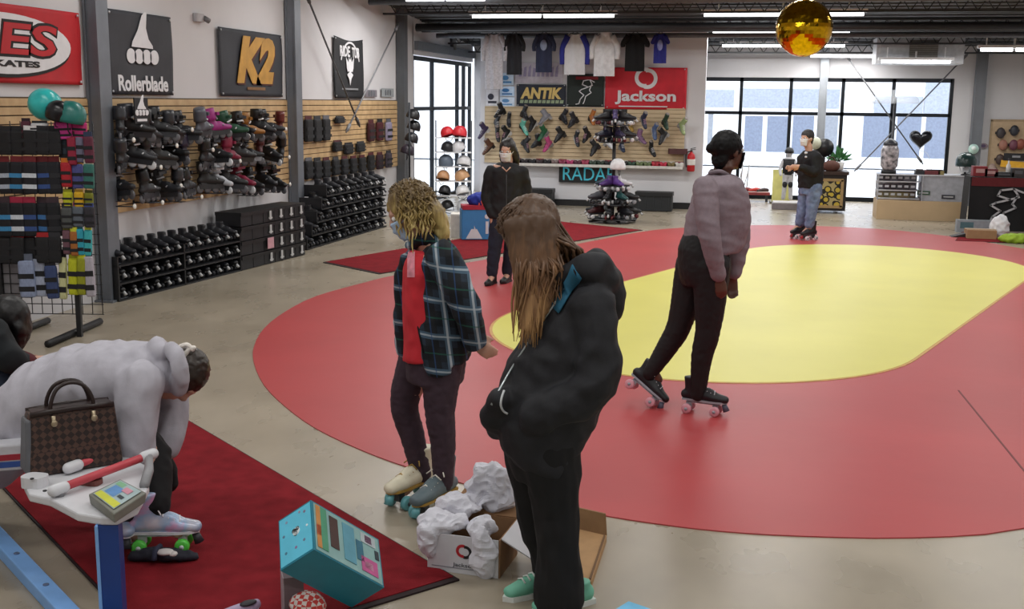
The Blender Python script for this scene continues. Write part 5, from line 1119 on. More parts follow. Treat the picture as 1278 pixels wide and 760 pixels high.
# ledge with small goods
ctr = (oy(642, 205) + oy(853, 208))/2; L_ = oy(853, 206).x - oy(642, 206).x
t = thing('display_ledge', 'narrow ledge under the boot panel filled with small colourful goods', 'shelf', ctr); mb = MB(); mb.box((0, -.1, -.02), (L_, .2, .02)); mb.build('board', M('#b9b2a8', .6), t); mb = MB(); mb.box((0, -.2, .0), (L_, .008, .05)); mb.build('lip', M('#d0cdc8', .5), t)
cl = ('#17171a', '#2a2228', '#15151a', '#3a2c30', '#1b1b20', '#7d6a68', '#8d3a55', '#b1376a', '#5a2a3a', '#a8405a', '#3f4f44', '#2a3a30', '#1f2428', '#54202e', '#17181c', '#2d4a3a', '#67774f', '#6a7a52', '#b3283a', '#c9304a', '#7a6a40', '#d5d2cc')
for i, c_ in enumerate(cl):
    x = -L_/2 + L_*(i+.5)/len(cl); t = thing('wheel_pack', 'small pack of skate wheels on the ledge, %s from the %s' % (ordn(i if i < 11 else len(cl)-1-i), 'left' if i < 11 else 'right'), 'wheel pack', ctr + V((x, -.1, -.009)), 0, 'wheel packs on the ledge')
    mb = MB()
    for k in range(2): mb.lathe([(.01, -.028), (.045, -.028), (.055, 0), (.045, .028), (.01, .028)], (-.045+.09*k, 0, .056), 14, R=Matrix.Rotation(PI/2, 3, 'X'))
    mb.build('wheels', M(c_, .5), t); mb = MB(); mb.box((0, .03, .09), (.16, .004, .06)); mb.build('card', M('#cfc9c2' if i % 3 else '#8d3a4a', .6), t)
p = oy(850, 189, .12); t = thing('skate_tool_bar', 'dark red bar display hanging at the right end of the boot panel', 'display bar', p); mb = MB(); mb.rbox((-.06, 0, 0), (.36, .1, .1), .03); mb.build('bar', M('#4a2628', .5), t); mb = MB(); mb.box((-.06, .08, .03), (.04, .08, .02)); mb.build('bracket', M('#8a8a8e', .4), t)
# fire extinguisher
p = oy(862, 214, .12); t = thing('fire_extinguisher', 'red fire extinguisher on the right edge of the white partition', 'fire extinguisher', p); mb = MB(); mb.lathe([(.06, 0), (.075, .02), (.075, .27), (.06, .32), (.025, .35), (.025, .37)], n=20); mb.build('cylinder', mat('ext_red', '#b3161f', .3), t)
mb = MB(); mb.box((0, 0, .385), (.04, .05, .03)); mb.box((.03, 0, .41), (.1, .02, .012)); mb.box((.03, 0, .435), (.1, .02, .012), R=Matrix.Rotation(-.2, 3, 'Y')); mb.build('valve', M('#1a1a1c', .4), t); mb = MB(); mb.tube([(-.02, 0, .38), (-.09, -.02, .34), (-.095, -.03, .2), (-.085, -.03, .08)], .012, n=8, dense=4); mb.build('hose', M('#141416', .5), t); mb = MB(); mb.lathe([(.076, .12), (.0765, .13), (.0765, .22), (.076, .23)], n=20); mb.build('instruction_label', M('#d9d6d0', .5), t); mb = MB(); mb.box((0, .09, .2), (.08, .05, .3)); mb.build('wall_bracket', M('#8d8d90', .4), t)
# T-shirts on a rail
YR = YJ - .5
a, b = OY(598, 34, YR), OY(858, 33, YR); t = thing('garment_rail', 'dark rail under the ceiling carrying a row of shirts', 'rail', (a+b)/2); mb = MB(); mb.cyl(a-(a+b)/2, b-(a+b)/2, .025, n=10); mb.build('bar', dark_metal, t)
for x in (a.x+.3, (a.x+b.x)/2, b.x-.3): mb = MB(); c = V((x, YR, a.z)) - (a+b)/2; mb.cyl(c, c + V((0, 0, zc(YR)-a.z)), .01, n=6); mb.build('hanger_rod', dark_metal, t)
def shirt(x0, x1, y1, label, c_, cs=None, sl=.5, turn=0.0, pr=None, hood=False):
    a_, b_ = OY(x0, 38, YR), OY(x1, y1, YR); w = b_.x - a_.x; h = a_.z - b_.z; ctr = V(((a_.x+b_.x)/2, YR, a.z-.03)); t = thing('shirt', label, 'shirt', ctr, turn, 'shirts on the rail')
    w /= max(.35, math.cos(turn)); bw_ = w*.36; slh = h*sl
    mb = MB()
    def bod(u, v):
        ww = bw_*(1.0 if v < .86 else 1.0 - .35*(v-.86)/.14) * (1 + .06*(1-v)); x = (u-.5)*2*ww; z = -.08 - h*(1-v)
        if v > .95: z -= .03*math.cos((u-.5)*PI)
        return (x, -.045*math.cos((u-.5)*PI)*(.6+.4*(1-v)) - .012*math.sin(u*14+v*3), z)
    mb.surf(bod, 20, 16); mb.surf(lambda u, v: (bod(1-u, v)[0], -bod(1-u, v)[1], bod(1-u, v)[2]), 20, 16); mb.build('body', c_, t)
    for s_ in (-1, 1):
        q = MB(); q.tube([(s_*bw_*.72, 0, -.13), (s_*w*.46, 0, -.2 - slh*.3), (s_*w*.46, -.01, -.12 - slh)], [(.05, w*.12), (.045, w*.10), (.04, w*.085)], n=12, side=(0, 1, 0), dense=3); q.build('sleeve', cs or c_, t)
    q = MB(); q.tube([(-bw_*.8, 0, -.13), (0, 0, -.05), (bw_*.8, 0, -.13)], .008, n=6); q.tube([(0, 0, -.05), (0, 0, -.01), (.02, 0, .03), (.0, 0, .06), (-.02, 0, .04)], .005, n=6); q.build('hanger', M('#3a3b40', .4), t)
    if hood: q = MB(); q.sph((0, .03, -.08), (bw_*.55, .07, .1), 14, 8); q.build('hood', c_, t)
    if pr: q = MB(); q.sph((0, -.05, -.3), (bw_*.45, .02, .1), 12, 8); q.build('print', pr, t)
wt = mat('cotton_white', '#d2d2d5', .9, var=.04)
shirt(602, 631, 108, 'long white lace top at the left end of the shirt rail', mat('lace_white', '#c4c3ca', .9, var=.15, scale=30), sl=.45)
shirt(630, 654, 90, 'charcoal tee hanging edge-on beside the white lace top', M('#25262b', .9), sl=.38)
shirt(666, 692, 87, 'navy tee with a pale chest print on the rail', M('#2a3048', .9), sl=.4, pr=M('#8f9bb5', .8))
shirt(701, 734, 90, 'white raglan tee with long royal blue sleeves', wt, M('#2a2f86', .9), sl=.7)
shirt(738, 771, 92, 'white hooded sweatshirt fifth along the rail', mat('fleece_white', '#dadadd', .9), sl=.55, hood=True)
shirt(777, 808, 86, 'plain black tee hanging over the red banner', M('#0e0e11', .9), sl=.3)
shirt(814, 834, 76, 'small royal blue printed top at the right end of the rail', M('#2b2f82', .9), sl=.25, pr=M('#8f94c8', .8))
# tree of skates in front of the partition
tb = G(764, 277); t = thing('skate_tree', 'black tree-shaped stand of roller skates with a sign on top', 'stand', tb, .1); zt2 = PD(764, 140, dist(tb)).z
mb = MB(); mb.cyl((0, 0, .02), (0, 0, zt2), .03); mb.build('pole', M('#141417', .5), t); mb = MB()
for k in range(4): a_ = k*PI/2 + .4; mb.tube([(0, 0, .06), (.42*math.cos(a_), .42*math.sin(a_), .02)], .02, n=8)
mb.build('base', M('#141417', .5), t)
sp_ = []
for zz, r_, n in ((.07, .42, 7), (.31, .36, 7), (.53, .2, 5), (1.34, .26, 5), (1.62, .26, 5)):
    mb = MB(); mb.lathe([(.02, zz-.012), (r_, zz-.012), (r_, zz), (.02, zz)], n=20); mb.build('tier', M('#1b1b1f', .5), t)
    for k in range(n): a_ = 2*PI*k/n + zz*3; sp_.append((tb + V((r_*.72*math.cos(a_), r_*.72*math.sin(a_), zz)), a_))
mb = MB(); mb.box((0, -.03, zt2-.05), (.40, .02, .2)); mb.build('sign_panel', M('#101013', .5), t); text('SURE-GRIP', .1, M('#8f7f6a', .6), t, (0, -.042, zt2-.05), 'sign_lettering', fit=(.32, .05)) if False else None
k = MB(); plate(k, [(-.15, zt2-.07), (.15, zt2-.07), (.15, zt2-.03), (-.15, zt2-.03)], -.041); k.build('sign_line', M('#8f7f6a', .6), t)
tc_ = ['#15161a', '#6b1a22', '#1d1e24', '#101116', '#3a1418', '#17181d', '#24262c', '#101014', '#15161a', '#2a1418', '#3c3d44', '#121216', '#1f4a4a', '#17181c', '#101116', '#2a3a4a', '#4b2f70', '#5b3a86', '#d2d3d8', '#17182a', '#2c2440', '#1a1a20', '#33264f', '#20202a', '#3a2a58']
for i, (p, a_) in enumerate(sp_):
    z_ = p.z; tier = 0
    for q_, zz in enumerate((.07, .31, .53, 1.34, 1.62)):
        if abs(z_-zz) < .01: tier = q_
    dup(rp_, 'roller skate on the skate tree, %s around the %s tier' % (ordn(i - (0, 7, 14, 19, 24)[tier]), ordn(tier)), p + V((0, 0, .001)), (0, 0, a_), 1.1, {'boot': M(tc_[i % len(tc_)], .45), 'wheel': M(rn.choice(('#8d8f94', '#2a2c30', '#5a1a20', '#c9cacd')), .4)}, 'skate', 'roller skates on the skate tree')
p = PD(771, 209, dist(tb)-.1); dup(hp, 'white helmet hung on the middle of the skate tree', p, (0, 0, 0), 1.0, {'shell': M('#dcdcdf', .35)}, 'helmet')
# benches by the partition
def bench(px, py, w, h, label):
    p = G(px, py); t = thing('bench', label, 'bench', p); mb = MB(); mb.rbox((0, .18, h-.04), (w, .36, .07), .03); mb.build('cushion', M('#1a1c1f', .5), t); mb = MB(); mb.box((0, .18, (h-.08)/2+.01), (w*.96, .32, h-.08)); mb.build('box_base', M('#202326', .6), t)
    mb = MB(); [mb.box((-w*.4+w*.2*i, .015, h*.5), (.012, .012, h*.6)) for i in range(5)]; mb.build('ribs', M('#2c3034', .6), t)
bench(815, 264, .70, .36, 'low black upholstered bench right of the skate tree'); bench(671, 258, .56, .34, 'low black bench beside the masked woman, left of the RADAR sign')
# shelf tower with helmets in front of the left window
tb = G(566, 268); DT = dist(tb); kT = DT/FPX; t = thing('shelf_tower', 'slim black shelf tower of helmets before the left window', 'shelf', tb, YAW); zz_ = [PD(566, y, DT).z for y in (263, 244, 226, 208, 190, 172)]
W2 = 44*kT
for s_ in (-1, 1): mb = MB(); mb.box((s_*W2/2, 0, (zz_[-1]+.3)/2), (.02, .02, zz_[-1]+.3)); mb.build('upright', M('#2a2c30', .5), t)
for z in zz_: mb = MB(); mb.box((0, 0, z), (W2, .3, .015)); mb.build('shelf_board', M('#dcdde0', .5), t)
hc_ = [('#17181c', 'black'), ('#c7c9ce', 'pale'), ('#1d1e23', 'black'), ('#dfe0e3', 'white'), ('#b98a63', 'tan'), ('#c79c74', 'tan'), ('#5d6a7a', 'grey'), ('#d9dade', 'white'), ('#22242a', 'black'), ('#d4d5da', 'white'), ('#c4202c', 'red'), ('#c22430', 'red')]
for i, (c_, nm) in enumerate(hc_):
    sh_ = i//2; x = (-.25 if i % 2 == 0 else .25)*W2*.9; p = tb + Matrix.Rotation(YAW, 3, 'Z') @ V((x + rn.uniform(-.05, .05), rn.uniform(-.06, .03), zz_[min(sh_, 5)] + .06))
    dup(hp, '%s helmet on the shelf tower, %s shelf up, %s side' % (nm, ordn(sh_), 'left' if i % 2 == 0 else 'right'), p, (rn.uniform(-.5, .5), rn.uniform(-.4, .4), rn.uniform(0, 6)), rn.uniform(.8, 1.05), {'shell': M(c_, .4)}, 'helmet', 'helmets on the shelf tower')
# blue stand with white marks
p = G(592, 299); kB = dist(p)/FPX; t = thing('floor_sign', 'blue panel floor stand with white marks beside the masked woman', 'sign', p, YAW + .15); w, h = 35*kB, 37*kB
mb = MB(); mb.rbox((0, 0, h/2+.02), (w, .28, h), .02); mb.build('panel', mat('stand_blue', '#3b7fb8', .5, var=.05), t)
mb = MB(); plate(mb, [(-.14, .03), (.10, .03), (.02, .17), (-.06, .17)], -.141); plate(mb, [(-.02, .17), (.0, .17), (-.02, .22)], -.142); plate(mb, [(w*.36, .1), (w*.46, .1), (w*.46, .28), (w*.36, .28)], -.141); plate(mb, oval(w*.41, .35, .035, .035, 14), -.141); mb.build('marks', wht, t)
mb = MB(); mb.box((.02, 0, h+.05), (w*1.02, .3, .06)); mb.build('rim', M('#a32038', .6), t); mb = MB(); mb.tube([(.05, -.1, h+.05), (.07, -.12, h+.16), (.12, -.12, h+.05)], .014, n=8, dense=3); mb.build('handle', M('#d8604a', .5), t)
c = p + V((.12, .05, h+.08)); t = thing('folded_jacket', 'royal blue jacket lying on top of the blue floor stand', 'jacket', c, YAW); mb = MB(); mb.sph((0, 0, .07), (.24, .15, .11), 18, 10); mb.sph((.1, -.04, .12), (.13, .1, .08), 14, 8); me = fuse(mb, 'jacket_body', .015, 3, folds(.02, 9, 9, 9)); addmesh('jacket_body', me, mat('royal_blue', '#1c2f8e', .8, var=.15), t)
p = G(572, 296); t = thing('storage_box', 'plain white box on the floor left of the blue stand', 'box', p, YAW); mb = MB(); mb.box((0, .1, .16), (.22, .3, .32)); mb.build('carton', M('#cfc9c0', .7), t); mb = MB(); mb.box((0, .1, .33), (.23, .31, .03)); mb.build('lid', M('#dedad2', .7), t)
# --- back right: table with patterned front, plant, stand goods
YT = G(1030, 266).y
p = G(1027, 266); k = dist(p)/FPX; t = thing('display_table', 'dark table with a framed yellow and black patterned front', 'table', p, .0); w, h = 54*k, 52*k
mb = MB(); mb.box((0, .3, h-.03), (w*1.05, .7, .06)); mb.build('table_top', M('#33211a', .45), t); mb = MB(); mb.box((0, .3, h/2), (w*.98, .6, h-.1)); mb.build('cabinet', M('#1b1412', .5), t)
leo = mat('leopard_print', '#b39a2c', .6, var=.05); nt = leo.node_tree; N = nt.nodes; L = nt.links; tc = [n for n in N if n.type == 'TEX_COORD'][0]; vo = N.new('ShaderNodeTexVoronoi'); vo.inputs['Scale'].default_value = 9; L.new(tc.outputs['Object'], vo.inputs['Vector']); r_ = N.new('ShaderNodeValToRGB'); r_.color_ramp.interpolation = 'CONSTANT'; e = r_.color_ramp.elements; e[0].color = lin('#c2a93a'); e[1].position = .42; e[1].color = lin('#17130c'); x = e.new(.62); x.color = lin('#b0a06a'); L.new(vo.outputs['Distance'], r_.inputs[0]); L.new(r_.outputs[0], N['Principled BSDF'].inputs['Base Color'])
mb = MB(); mb.box((.05, -.012, h*.48), (w*.62, .02, h*.62)); mb.build('patterned_panel', leo, t); mb = MB()
for x, z, a_, b_ in ((.05, h*.8, w*.7, .05), (.05, h*.16, w*.7, .05)): mb.box((x, -.015, z), (a_, .04, b_))
for x in (-w*.33+.05, w*.33+.05): mb.box((x, -.015, h*.48), (.05, .04, h*.66))
mb.build('panel_frame', M('#a5895c', .5), t)
tt = h
def on(px, dz=0.0, dy=.25): q = OY(px, 200, YT + dy); return V((q.x, YT + dy, tt + dz + .002))
c = on(1046); t = thing('potted_plant', 'green leafy plant in a white pot on the dark table', 'plant', c); mb = MB(); mb.lathe([(.07, 0), (.1, .02), (.12, .16), (.105, .16)], n=18); mb.build('pot', M('#e1e0dd', .5), t); mb = MB(); rn = random.Random(2)
for i in range(60):
    a_, e_ = rn.uniform(0, 2*PI), rn.uniform(.2, 1.5); d_ = V((math.cos(a_)*math.cos(e_), math.sin(a_)*math.cos(e_), math.sin(e_))); b_ = V((0, 0, .16)); q = b_ + d_*rn.uniform(.18, .34); sd_ = d_.orthogonal().normalized()*.035; mb.add([b_ + d_*.08, (b_+q)/2 + sd_ + V((0, 0, .02)), q, (b_+q)/2 - sd_ + V((0, 0, .02))], [(0, 1, 2, 3)], 0)
mb.build('leaves', mat('leaf_green', '#3f7a45', .6, var=.3), t)
c = on(1028, 0); t = thing('phone_speaker', 'round black speaker beside a white box on the dark table', 'speaker', c); mb = MB(); mb.box((0, 0, .12), (.05, .05, .24)); mb.build('stem', M('#2a2a2e', .5), t); mb = MB(); mb.cyl((0, -.03, .42), (0, .04, .42), .17, n=24); mb.build('disc', M('#101014', .4), t); mb = MB(); mb.box((0, 0, .26), (.04, .04, .1)); mb.build('neck', M('#2a2a2e', .5), t)
c = on(1016, 0); t = thing('lamp_globe', 'small pale globe lamp behind the far skater on the dark table', 'lamp', c); mb = MB(); mb.lathe([(.08, 0), (.08, .03), (.02, .05), (.02, .4)], n=16); mb.build('stem', M('#9a9a9c', .4), t); mb = MB(); mb.sph((0, 0, .5), .12, 16, 10); mb.build('globe', M('#c9cdb8', .4), t)
c = on(1038, 0, .1); t = thing('toy_roll', 'brown bag on the dark table by the plant', 'bag', c); mb = MB(); mb.sph((0, 0, .09), (.16, .1, .11), 14, 8); mb.build('bag_body', M('#5a352b', .7), t); mb = MB(); mb.tube([(-.08, 0, .17), (0, 0, .26), (.08, 0, .17)], .012, n=6, dense=3); mb.build('handle', M('#3a211b', .6), t)
# yellow panel and low plinth left of the far skater
p = G(974, 254); k = dist(p)/FPX; t = thing('standing_board', 'pale yellow standing board left of the far skater', 'board', p, .05); mb = MB(); mb.box((0, 0, 22*k), (22*k, .03, 40*k)); mb.build('panel', mat('board_yellow', '#d3cf80', .6, var=.15, scale=4), t); mb = MB(); mb.box((0, .06, .02), (26*k, .3, .04)); mb.build('foot', M('#6f6a5a', .5), t)
p = G(985, 262); t = thing('low_plinth', 'low grey plinth on the floor behind the far skater', 'plinth', p, .0); mb = MB(); mb.box((.05, .25, .06), (46*k, .5, .11)); mb.build('slab', M('#7d7577', .6), t); mb = MB(); mb.box((.05, .25, .125), (44*k, .48, .02)); mb.build('top', M('#b9b5b4', .6), t)
p = G(985, 258); t = thing('mannequin', 'black and white child-size mannequin in pads left of the far skater', 'mannequin', p + V((-.05, .2, .135)), sc=.8); mb = MB(); mb.tube([(-.09, 0, .02), (-.07, 0, .35), (-.05, 0, .62)], [.05, .06, .09], n=12, dense=3, round_ends=True); mb.tube([(.09, 0, .02), (.07, 0, .35), (.05, 0, .62)], [.05, .06, .09], n=12, dense=3, round_ends=True); mb.tube([(0, 0, .55), (0, 0, .78), (0, 0, .98), (0, 0, 1.04)], [(.12, .09), (.13, .1), (.15, .09), (.06, .05)], n=14, dense=3, side=(1, 0, 0)); mb.tube([(-.13, 0, .95), (-.2, -.04, .75), (-.18, -.14, .6)], [.05, .042, .035], n=10, dense=3, round_ends=True); mb.tube([(.13, 0, .95), (.2, -.04, .75), (.18, -.14, .6)], [.05, .042, .035], n=10, dense=3, round_ends=True); mb.sph((0, 0, 1.13), (.08, .09, .11), 14, 10)
me = fuse(mb, 'figure', .013, 3); addmesh('figure', me, M('#bdbcc0', .6), t); mb = MB(); mb.tube([(0, 0, .6), (0, 0, .78), (0, 0, .99)], [(.135, .105), (.145, .115), (.16, .1)], n=14, side=(1, 0, 0)); mb.build('vest', M('#141418', .8), t); mb = MB(); mb.lathe([(.11, 1.13), (.115, 1.18), (.08, 1.25), (.02, 1.28)], n=16); mb.build('helmet', M('#101014', .4), t)
for s_ in (-1, 1): mb = MB(); mb.sph((.07*s_, -.05, .36), (.06, .04, .08), 10, 8); mb.build('knee_pad', M('#15151a', .6), t)
# red and brown goods on a low white stand, left
p = G(938, 252); k = dist(p)/FPX; t = thing('low_bench', 'low red bench with a tall thin white stand by the glass', 'bench', p); mb = MB(); mb.box((.0, .2, 10*k), (44*k, .3, .05)); mb.build('seat', M('#8a3434', .6), t)
for x in (-18*k, 18*k): mb = MB(); mb.box((x, .2, 5*k), (.05, .28, 10*k)); mb.build('leg', M('#2a2a2e', .5), t)
for i, (px, c_, l_) in enumerate(((932, '#7d3030', 'brownish red shoe on the low bench by the glass, left of the pair'), (943, '#c23a30', 'bright red shoe on the low bench by the glass, middle'), (953, '#3a2a2a', 'dark shoe on the low bench by the glass, right end'))):
    q = OY(px, 240, p.y+.2); s_ = thing('shoe', l_, 'shoe', V((q.x, p.y+.2, 10*k+.028)), PI + .2*i); mb = MB(); mb.tube([(-.08, 0, .04), (0, 0, .05), (.13, 0, .03)], [(.036, .038), (.04, .042), (.032, .024)], n=12, side=(0, 1, 0), dense=3, round_ends=True); mb.build('upper', M(c_, .6), s_); mb = MB(); mb.box((.02, 0, .006), (.26, .07, .016)); mb.build('sole', M('#d5d0cc', .6), s_)
for i, (px, l_) in enumerate(((922, 'left of two thin white tripod sign poles before the glass'), (930, 'right of two thin white tripod sign poles before the glass'))):
    q = G(px, 250); s_ = thing('easel_pole', l_, 'pole', q + V((0, .6, 0))); mb = MB(); mb.cyl((0, 0, 0), (.04, 0, .72), .014, n=8); mb.cyl((-.1, 0, 0), (.03, 0, .6), .012, n=8); mb.build('pole', M('#b9b4b0', .5), s_); mb = MB(); mb.box((0, 0, .01), (.2, .12, .02)); mb.build('base', M('#8d8884', .5), s_)
# --- glass counter
a_, b_ = G(1093, 273), G(1204, 277); p = V(((a_.x+b_.x)/2, (a_.y+b_.y)/2, 0)); w = b_.x - a_.x; k = dist(p)/FPX; hb = 24*k; ht = 56*k
t = thing('display_counter', 'glass display counter on a pale wooden base with white shelves inside', 'counter', p); mb = MB(); mb.box((0, .35, hb/2), (w, .7, hb)); mb.build('base', mat('counter_wood', '#c2a884', .55, var=.06, scale=4), t)
mb = MB(); mb.box((-w*.25, .4, hb + .02), (w*.48, .55, .015)); 
for z in (.36, .7): mb.box((-w*.25, .42, hb + (ht-hb)*z), (w*.48, .45, .015))
mb.box((-w*.25, .66, (hb+ht)/2), (w*.48, .02, ht-hb)); mb.build('white_shelves', M('#e3e3e6', .5), t)
mb = MB(); mb.box((w*.25, .36, (hb+ht)/2), (w*.49, .6, ht-hb)); mb.build('grey_case', M('#a9adb6', .3), t)
gq = MB(); gq.add([(-w/2, .02, hb), (0, .02, hb), (0, .02, ht), (-w/2, .02, ht)], [(0, 1, 2, 3)]); gq.add([(-w/2, .02, ht), (0, .02, ht), (0, .68, ht), (-w/2, .68, ht)], [(0, 1, 2, 3)]); gq.build('glass_pane', glass, t)
mb = MB()
for x in (-w/2, 0, w/2): mb.box((x, .03, (hb+ht)/2), (.02, .02, ht-hb))
mb.box((0, .03, ht), (w, .025, .02)); mb.build('trim', M('#c9ccd2', .3), t)
rn = random.Random(6); gi = 0
for z, col_ in ((hb+.03, ('#6a5a3a', '#4a4230', '#7a6a4a', '#554a34')), (hb + (ht-hb)*.36+.01, ('#2a2c34', '#3a3a40', '#1f2026', '#4a4c55')), (hb + (ht-hb)*.7+.01, ('#55575f', '#3a3c44', '#6a6c74', '#2a2c30'))):
    for i in range(6):
        x = -w*.46 + i*w*.075; c_ = rn.choice(col_); q = thing('boxed_part', 'small boxed skate part in the white counter shelves, %s from left, %s shelf' % (ordn(i), ('bottom', 'middle', 'top')[gi]), 'boxed part', p + V((x, .3, z)), 0, 'boxed parts in the counter'); mb = MB(); mb.box((0, 0, .05), (.11, .1, .1)); mb.build('carton', M(c_, .6), q); mb = MB(); mb.box((0, -.052, .06), (.07, .004, .04)); mb.build('label', M('#cfd0d4', .6), q)
    gi += 1
for i, (px, z, c_, wd2, l_) in enumerate(((1150, ht, '#2c2c32', .16, 'dark tray on the counter top, left'), (1166, ht, '#6a2a2c', .28, 'dark red tray on the counter top, centre'), (1176, ht, '#8a7a4a', .12, 'olive box on the counter top behind the red tray'))):
    q = thing('counter_tray', l_, 'tray', V((OY(px, 220, p.y).x, p.y + .3, z))); mb = MB(); mb.rbox((0, 0, .035), (wd2, .2, .07), .02); mb.build('tray', M(c_, .6), q); mb = MB(); mb.box((0, 0, .075), (wd2*.7, .12, .03)); mb.build('contents', M('#3a2a2a', .6), q)
fr_ = [(1153, 241, '#3f5a4a', 'green'), (1184, 246, '#3a3c44', 'grey'), (1176, 256, '#26282e', 'black'), (1192, 256, '#2c2e36', 'charcoal'), (1146, 262, '#4a4c50', 'silver-grey')]
for x, y, c_, nm in fr_:
    q_ = OY(x, y, p.y - .0); q = thing('name_plate', '%s plate mounted on the grey counter front' % nm, 'plate', V((q_.x, p.y + .05, q_.z))); mb = MB(); mb.box((0, 0, 0), (.22, .012, .07)); mb.build('plate', M(c_, .5), q); mb = MB(); mb.box((0, -.008, 0), (.16, .004, .02)); mb.build('print', M('#b9bbc0', .5), q)
# jar on a slim black post, balloon and string
q_ = OY(1109, 214, p.y + .3); t = thing('sticker_jar', 'tall clear jar covered with stickers on the counter left end', 'jar', V((q_.x, p.y + .3, ht+.002))); mb = MB(); mb.lathe([(.13, 0), (.13, .05), (.12, .06)], n=20); mb.build('base', M('#15161a', .5), t); mb = MB(); mb.lathe([(.1, .06), (.15, .14), (.155, .42), (.12, .5)], n=24); mb.build('jar_body', mat('jar_stickers', '#8d8d96', .3, var=.8, scale=16, c2='#d9d2d6'), t); mb = MB(); mb.lathe([(.125, .5), (.13, .51), (.12, .55), (.06, .6), (.02, .62)], n=20); mb.build('lid', M('#33343c', .4), t)
q_ = OY(1116, 130, YB-.6); t = thing('ceiling_fan_light', 'clear round lamp on a slim black post before the right window', 'lamp', V((q_.x, YB-.75, 0))); zz2 = OY(1116, 128, YB-.75).z; mb = MB(); mb.cyl((0, 0, 0), (0, 0, zz2+.1), .03); mb.build('post', M('#15161c', .5), t); mb = MB(); mb.lathe([(.46, zz2-.02), (.44, zz2+.08), (.3, zz2+.2), (.05, zz2+.25)], n=28); 
cs_ = bpy.data.materials.new('clear_shade'); cs_.use_nodes = True; cs_.node_tree.nodes['Principled BSDF'].inputs['Alpha'].default_value = .28; cs_.node_tree.nodes['Principled BSDF'].inputs['Base Color'].default_value = (.75, .8, .85, 1); mb.build('shade', cs_, t); mb = MB(); mb.lathe([(.2, 0), (.2, .02), (.05, .04)], n=20); mb.build('base', M('#15161c', .5), t)
c = OY(1149, 173, YB-.9); k2 = dist(c)/FPX; t = thing('heart_balloon', 'black heart-shaped foil balloon floating above the counter', 'balloon', c); mb = MB()
pl_ = []
for i in range(40): a2 = 2*PI*i/40; pl_.append((16*math.sin(a2)**3, 13*math.cos(a2) - 5*math.cos(2*a2) - 2*math.cos(3*a2) - math.cos(4*a2)))
s_ = 13.5*k2/16
vs = []; fs = []
for j, (sc_, yy) in enumerate(((.0, -.11), (.45, -.1), (.8, -.065), (1, 0), (.8, .065), (.45, .1), (.0, .11))):
    for (x, z) in pl_: vs.append((x*s_*sc_, yy, z*s_*sc_))
for j in range(6):
    for i in range(40): fs.append((j*40+i, j*40+(i+1) % 40, (j+1)*40+(i+1) % 40, (j+1)*40+i))
mb.add(vs, fs, 0, True); mb.build('foil', mat('foil_black', '#14151a', .2, .4), t)
mb = MB(); e_ = OY(1163, 214, p.y+.4) - c; mb.tube([(0, 0, -17*s_), e_*.5 + V((.03, 0, 0)), e_], .005, n=5, dense=4); mb.build('string', M('#8d9096', .6), t)
# helmet on a stand at the right end, traffic-light ornament
q_ = OY(1205, 226, p.y + .3); t2 = dup(hp, 'black and white helmet on the right end of the counter', V((q_.x-.02, p.y + .3, ht + .2)), (0, 0, .8), 1.35, {'shell': M('#17302f', .3), 'strap': M('#d9d9dc', .6)}, 'helmet')
t = thing('helmet_stand', 'short dark stem holding the helmet at the counter end', 'stand', V((q_.x-.02, p.y + .3, ht+.002))); mb = MB(); mb.lathe([(.07, 0), (.07, .02), (.02, .03), (.02, .16), (.05, .2)], n=16); mb.build('stem', M('#1a1a1e', .5), t); mb = MB(); mb.box((0, -.03, .1), (.1, .02, .08)); mb.build('plate', M('#c9ccd2', .5), t)
c = OY(1215, 186, YB-.3); t = thing('wall_clock', 'small pale round ornament on the grey back column', 'ornament', V((c.x, YB-.28, c.z))); mb = MB(); mb.cyl((0, 0, 0), (0, -.03, 0), .1, n=20); mb.build('disc', M('#b9d8d0', .5), t); mb = MB(); mb.cyl((0, -.031, .02), (0, -.04, .02), .045, n=16); mb.build('centre', M('#e8f4f0', .5), t)
c = OY(1227, 182, YB-.02); t = thing('wall_switch', 'small reddish oval sign on the wall right of the grey column', 'sign', c); mb = MB(); plate(mb, oval(0, 0, .09, .055, 20), 0, .02); mb.build('plate', M('#8d7d86', .5), t); mb = MB(); plate(mb, oval(0, 0, .05, .03, 16), -.021, .004); mb.build('print', M('#5a4a6a', .5), t)
# --- black draped table
a_ = G(1206, 287); b_ = G(1206, 287) + V((1.6, -.04, 0)); k = dist(a_)/FPX; h = 68*k*.97; w = (OX(1262, 280, OY(1262, 280, a_.y).x)).x - a_.x; w2 = 1.75
t = thing('draped_table', 'table under a black cloth with a white line skater emblem and a red top edge', 'table', V((a_.x, a_.y, 0))); mb = MB(); mb.box((w2/2, .3, h-.03), (w2-.06, .58, .05)); mb.build('table_top', M('#3a2a26', .5), t)
def drape(u, v): x = u*w2; return (x, .0 + .015*math.sin(u*26)*(1-v) - .03*(1-v), h*v + .004)
mb = MB(); mb.surf(drape, 60, 12); mb.surf(lambda u, v: (-.02*(1-v), u*.6, h*v), 14, 6); mb.surf(lambda u, v: (u*w2, v*.6, h+.004), 10, 4); o = mb.build('table_cloth', M('#0d0d10', .85), t)
mb = MB(); mb.surf(lambda u, v: (u*.95 + .02, -.012 - .002*v, h - .14 + .14*v), 20, 3); mb.build('red_hem', M('#5a1219', .8), t)
e_ = empty('emblem_holder'); bpy.data.objects.remove(e_)
mb = MB()
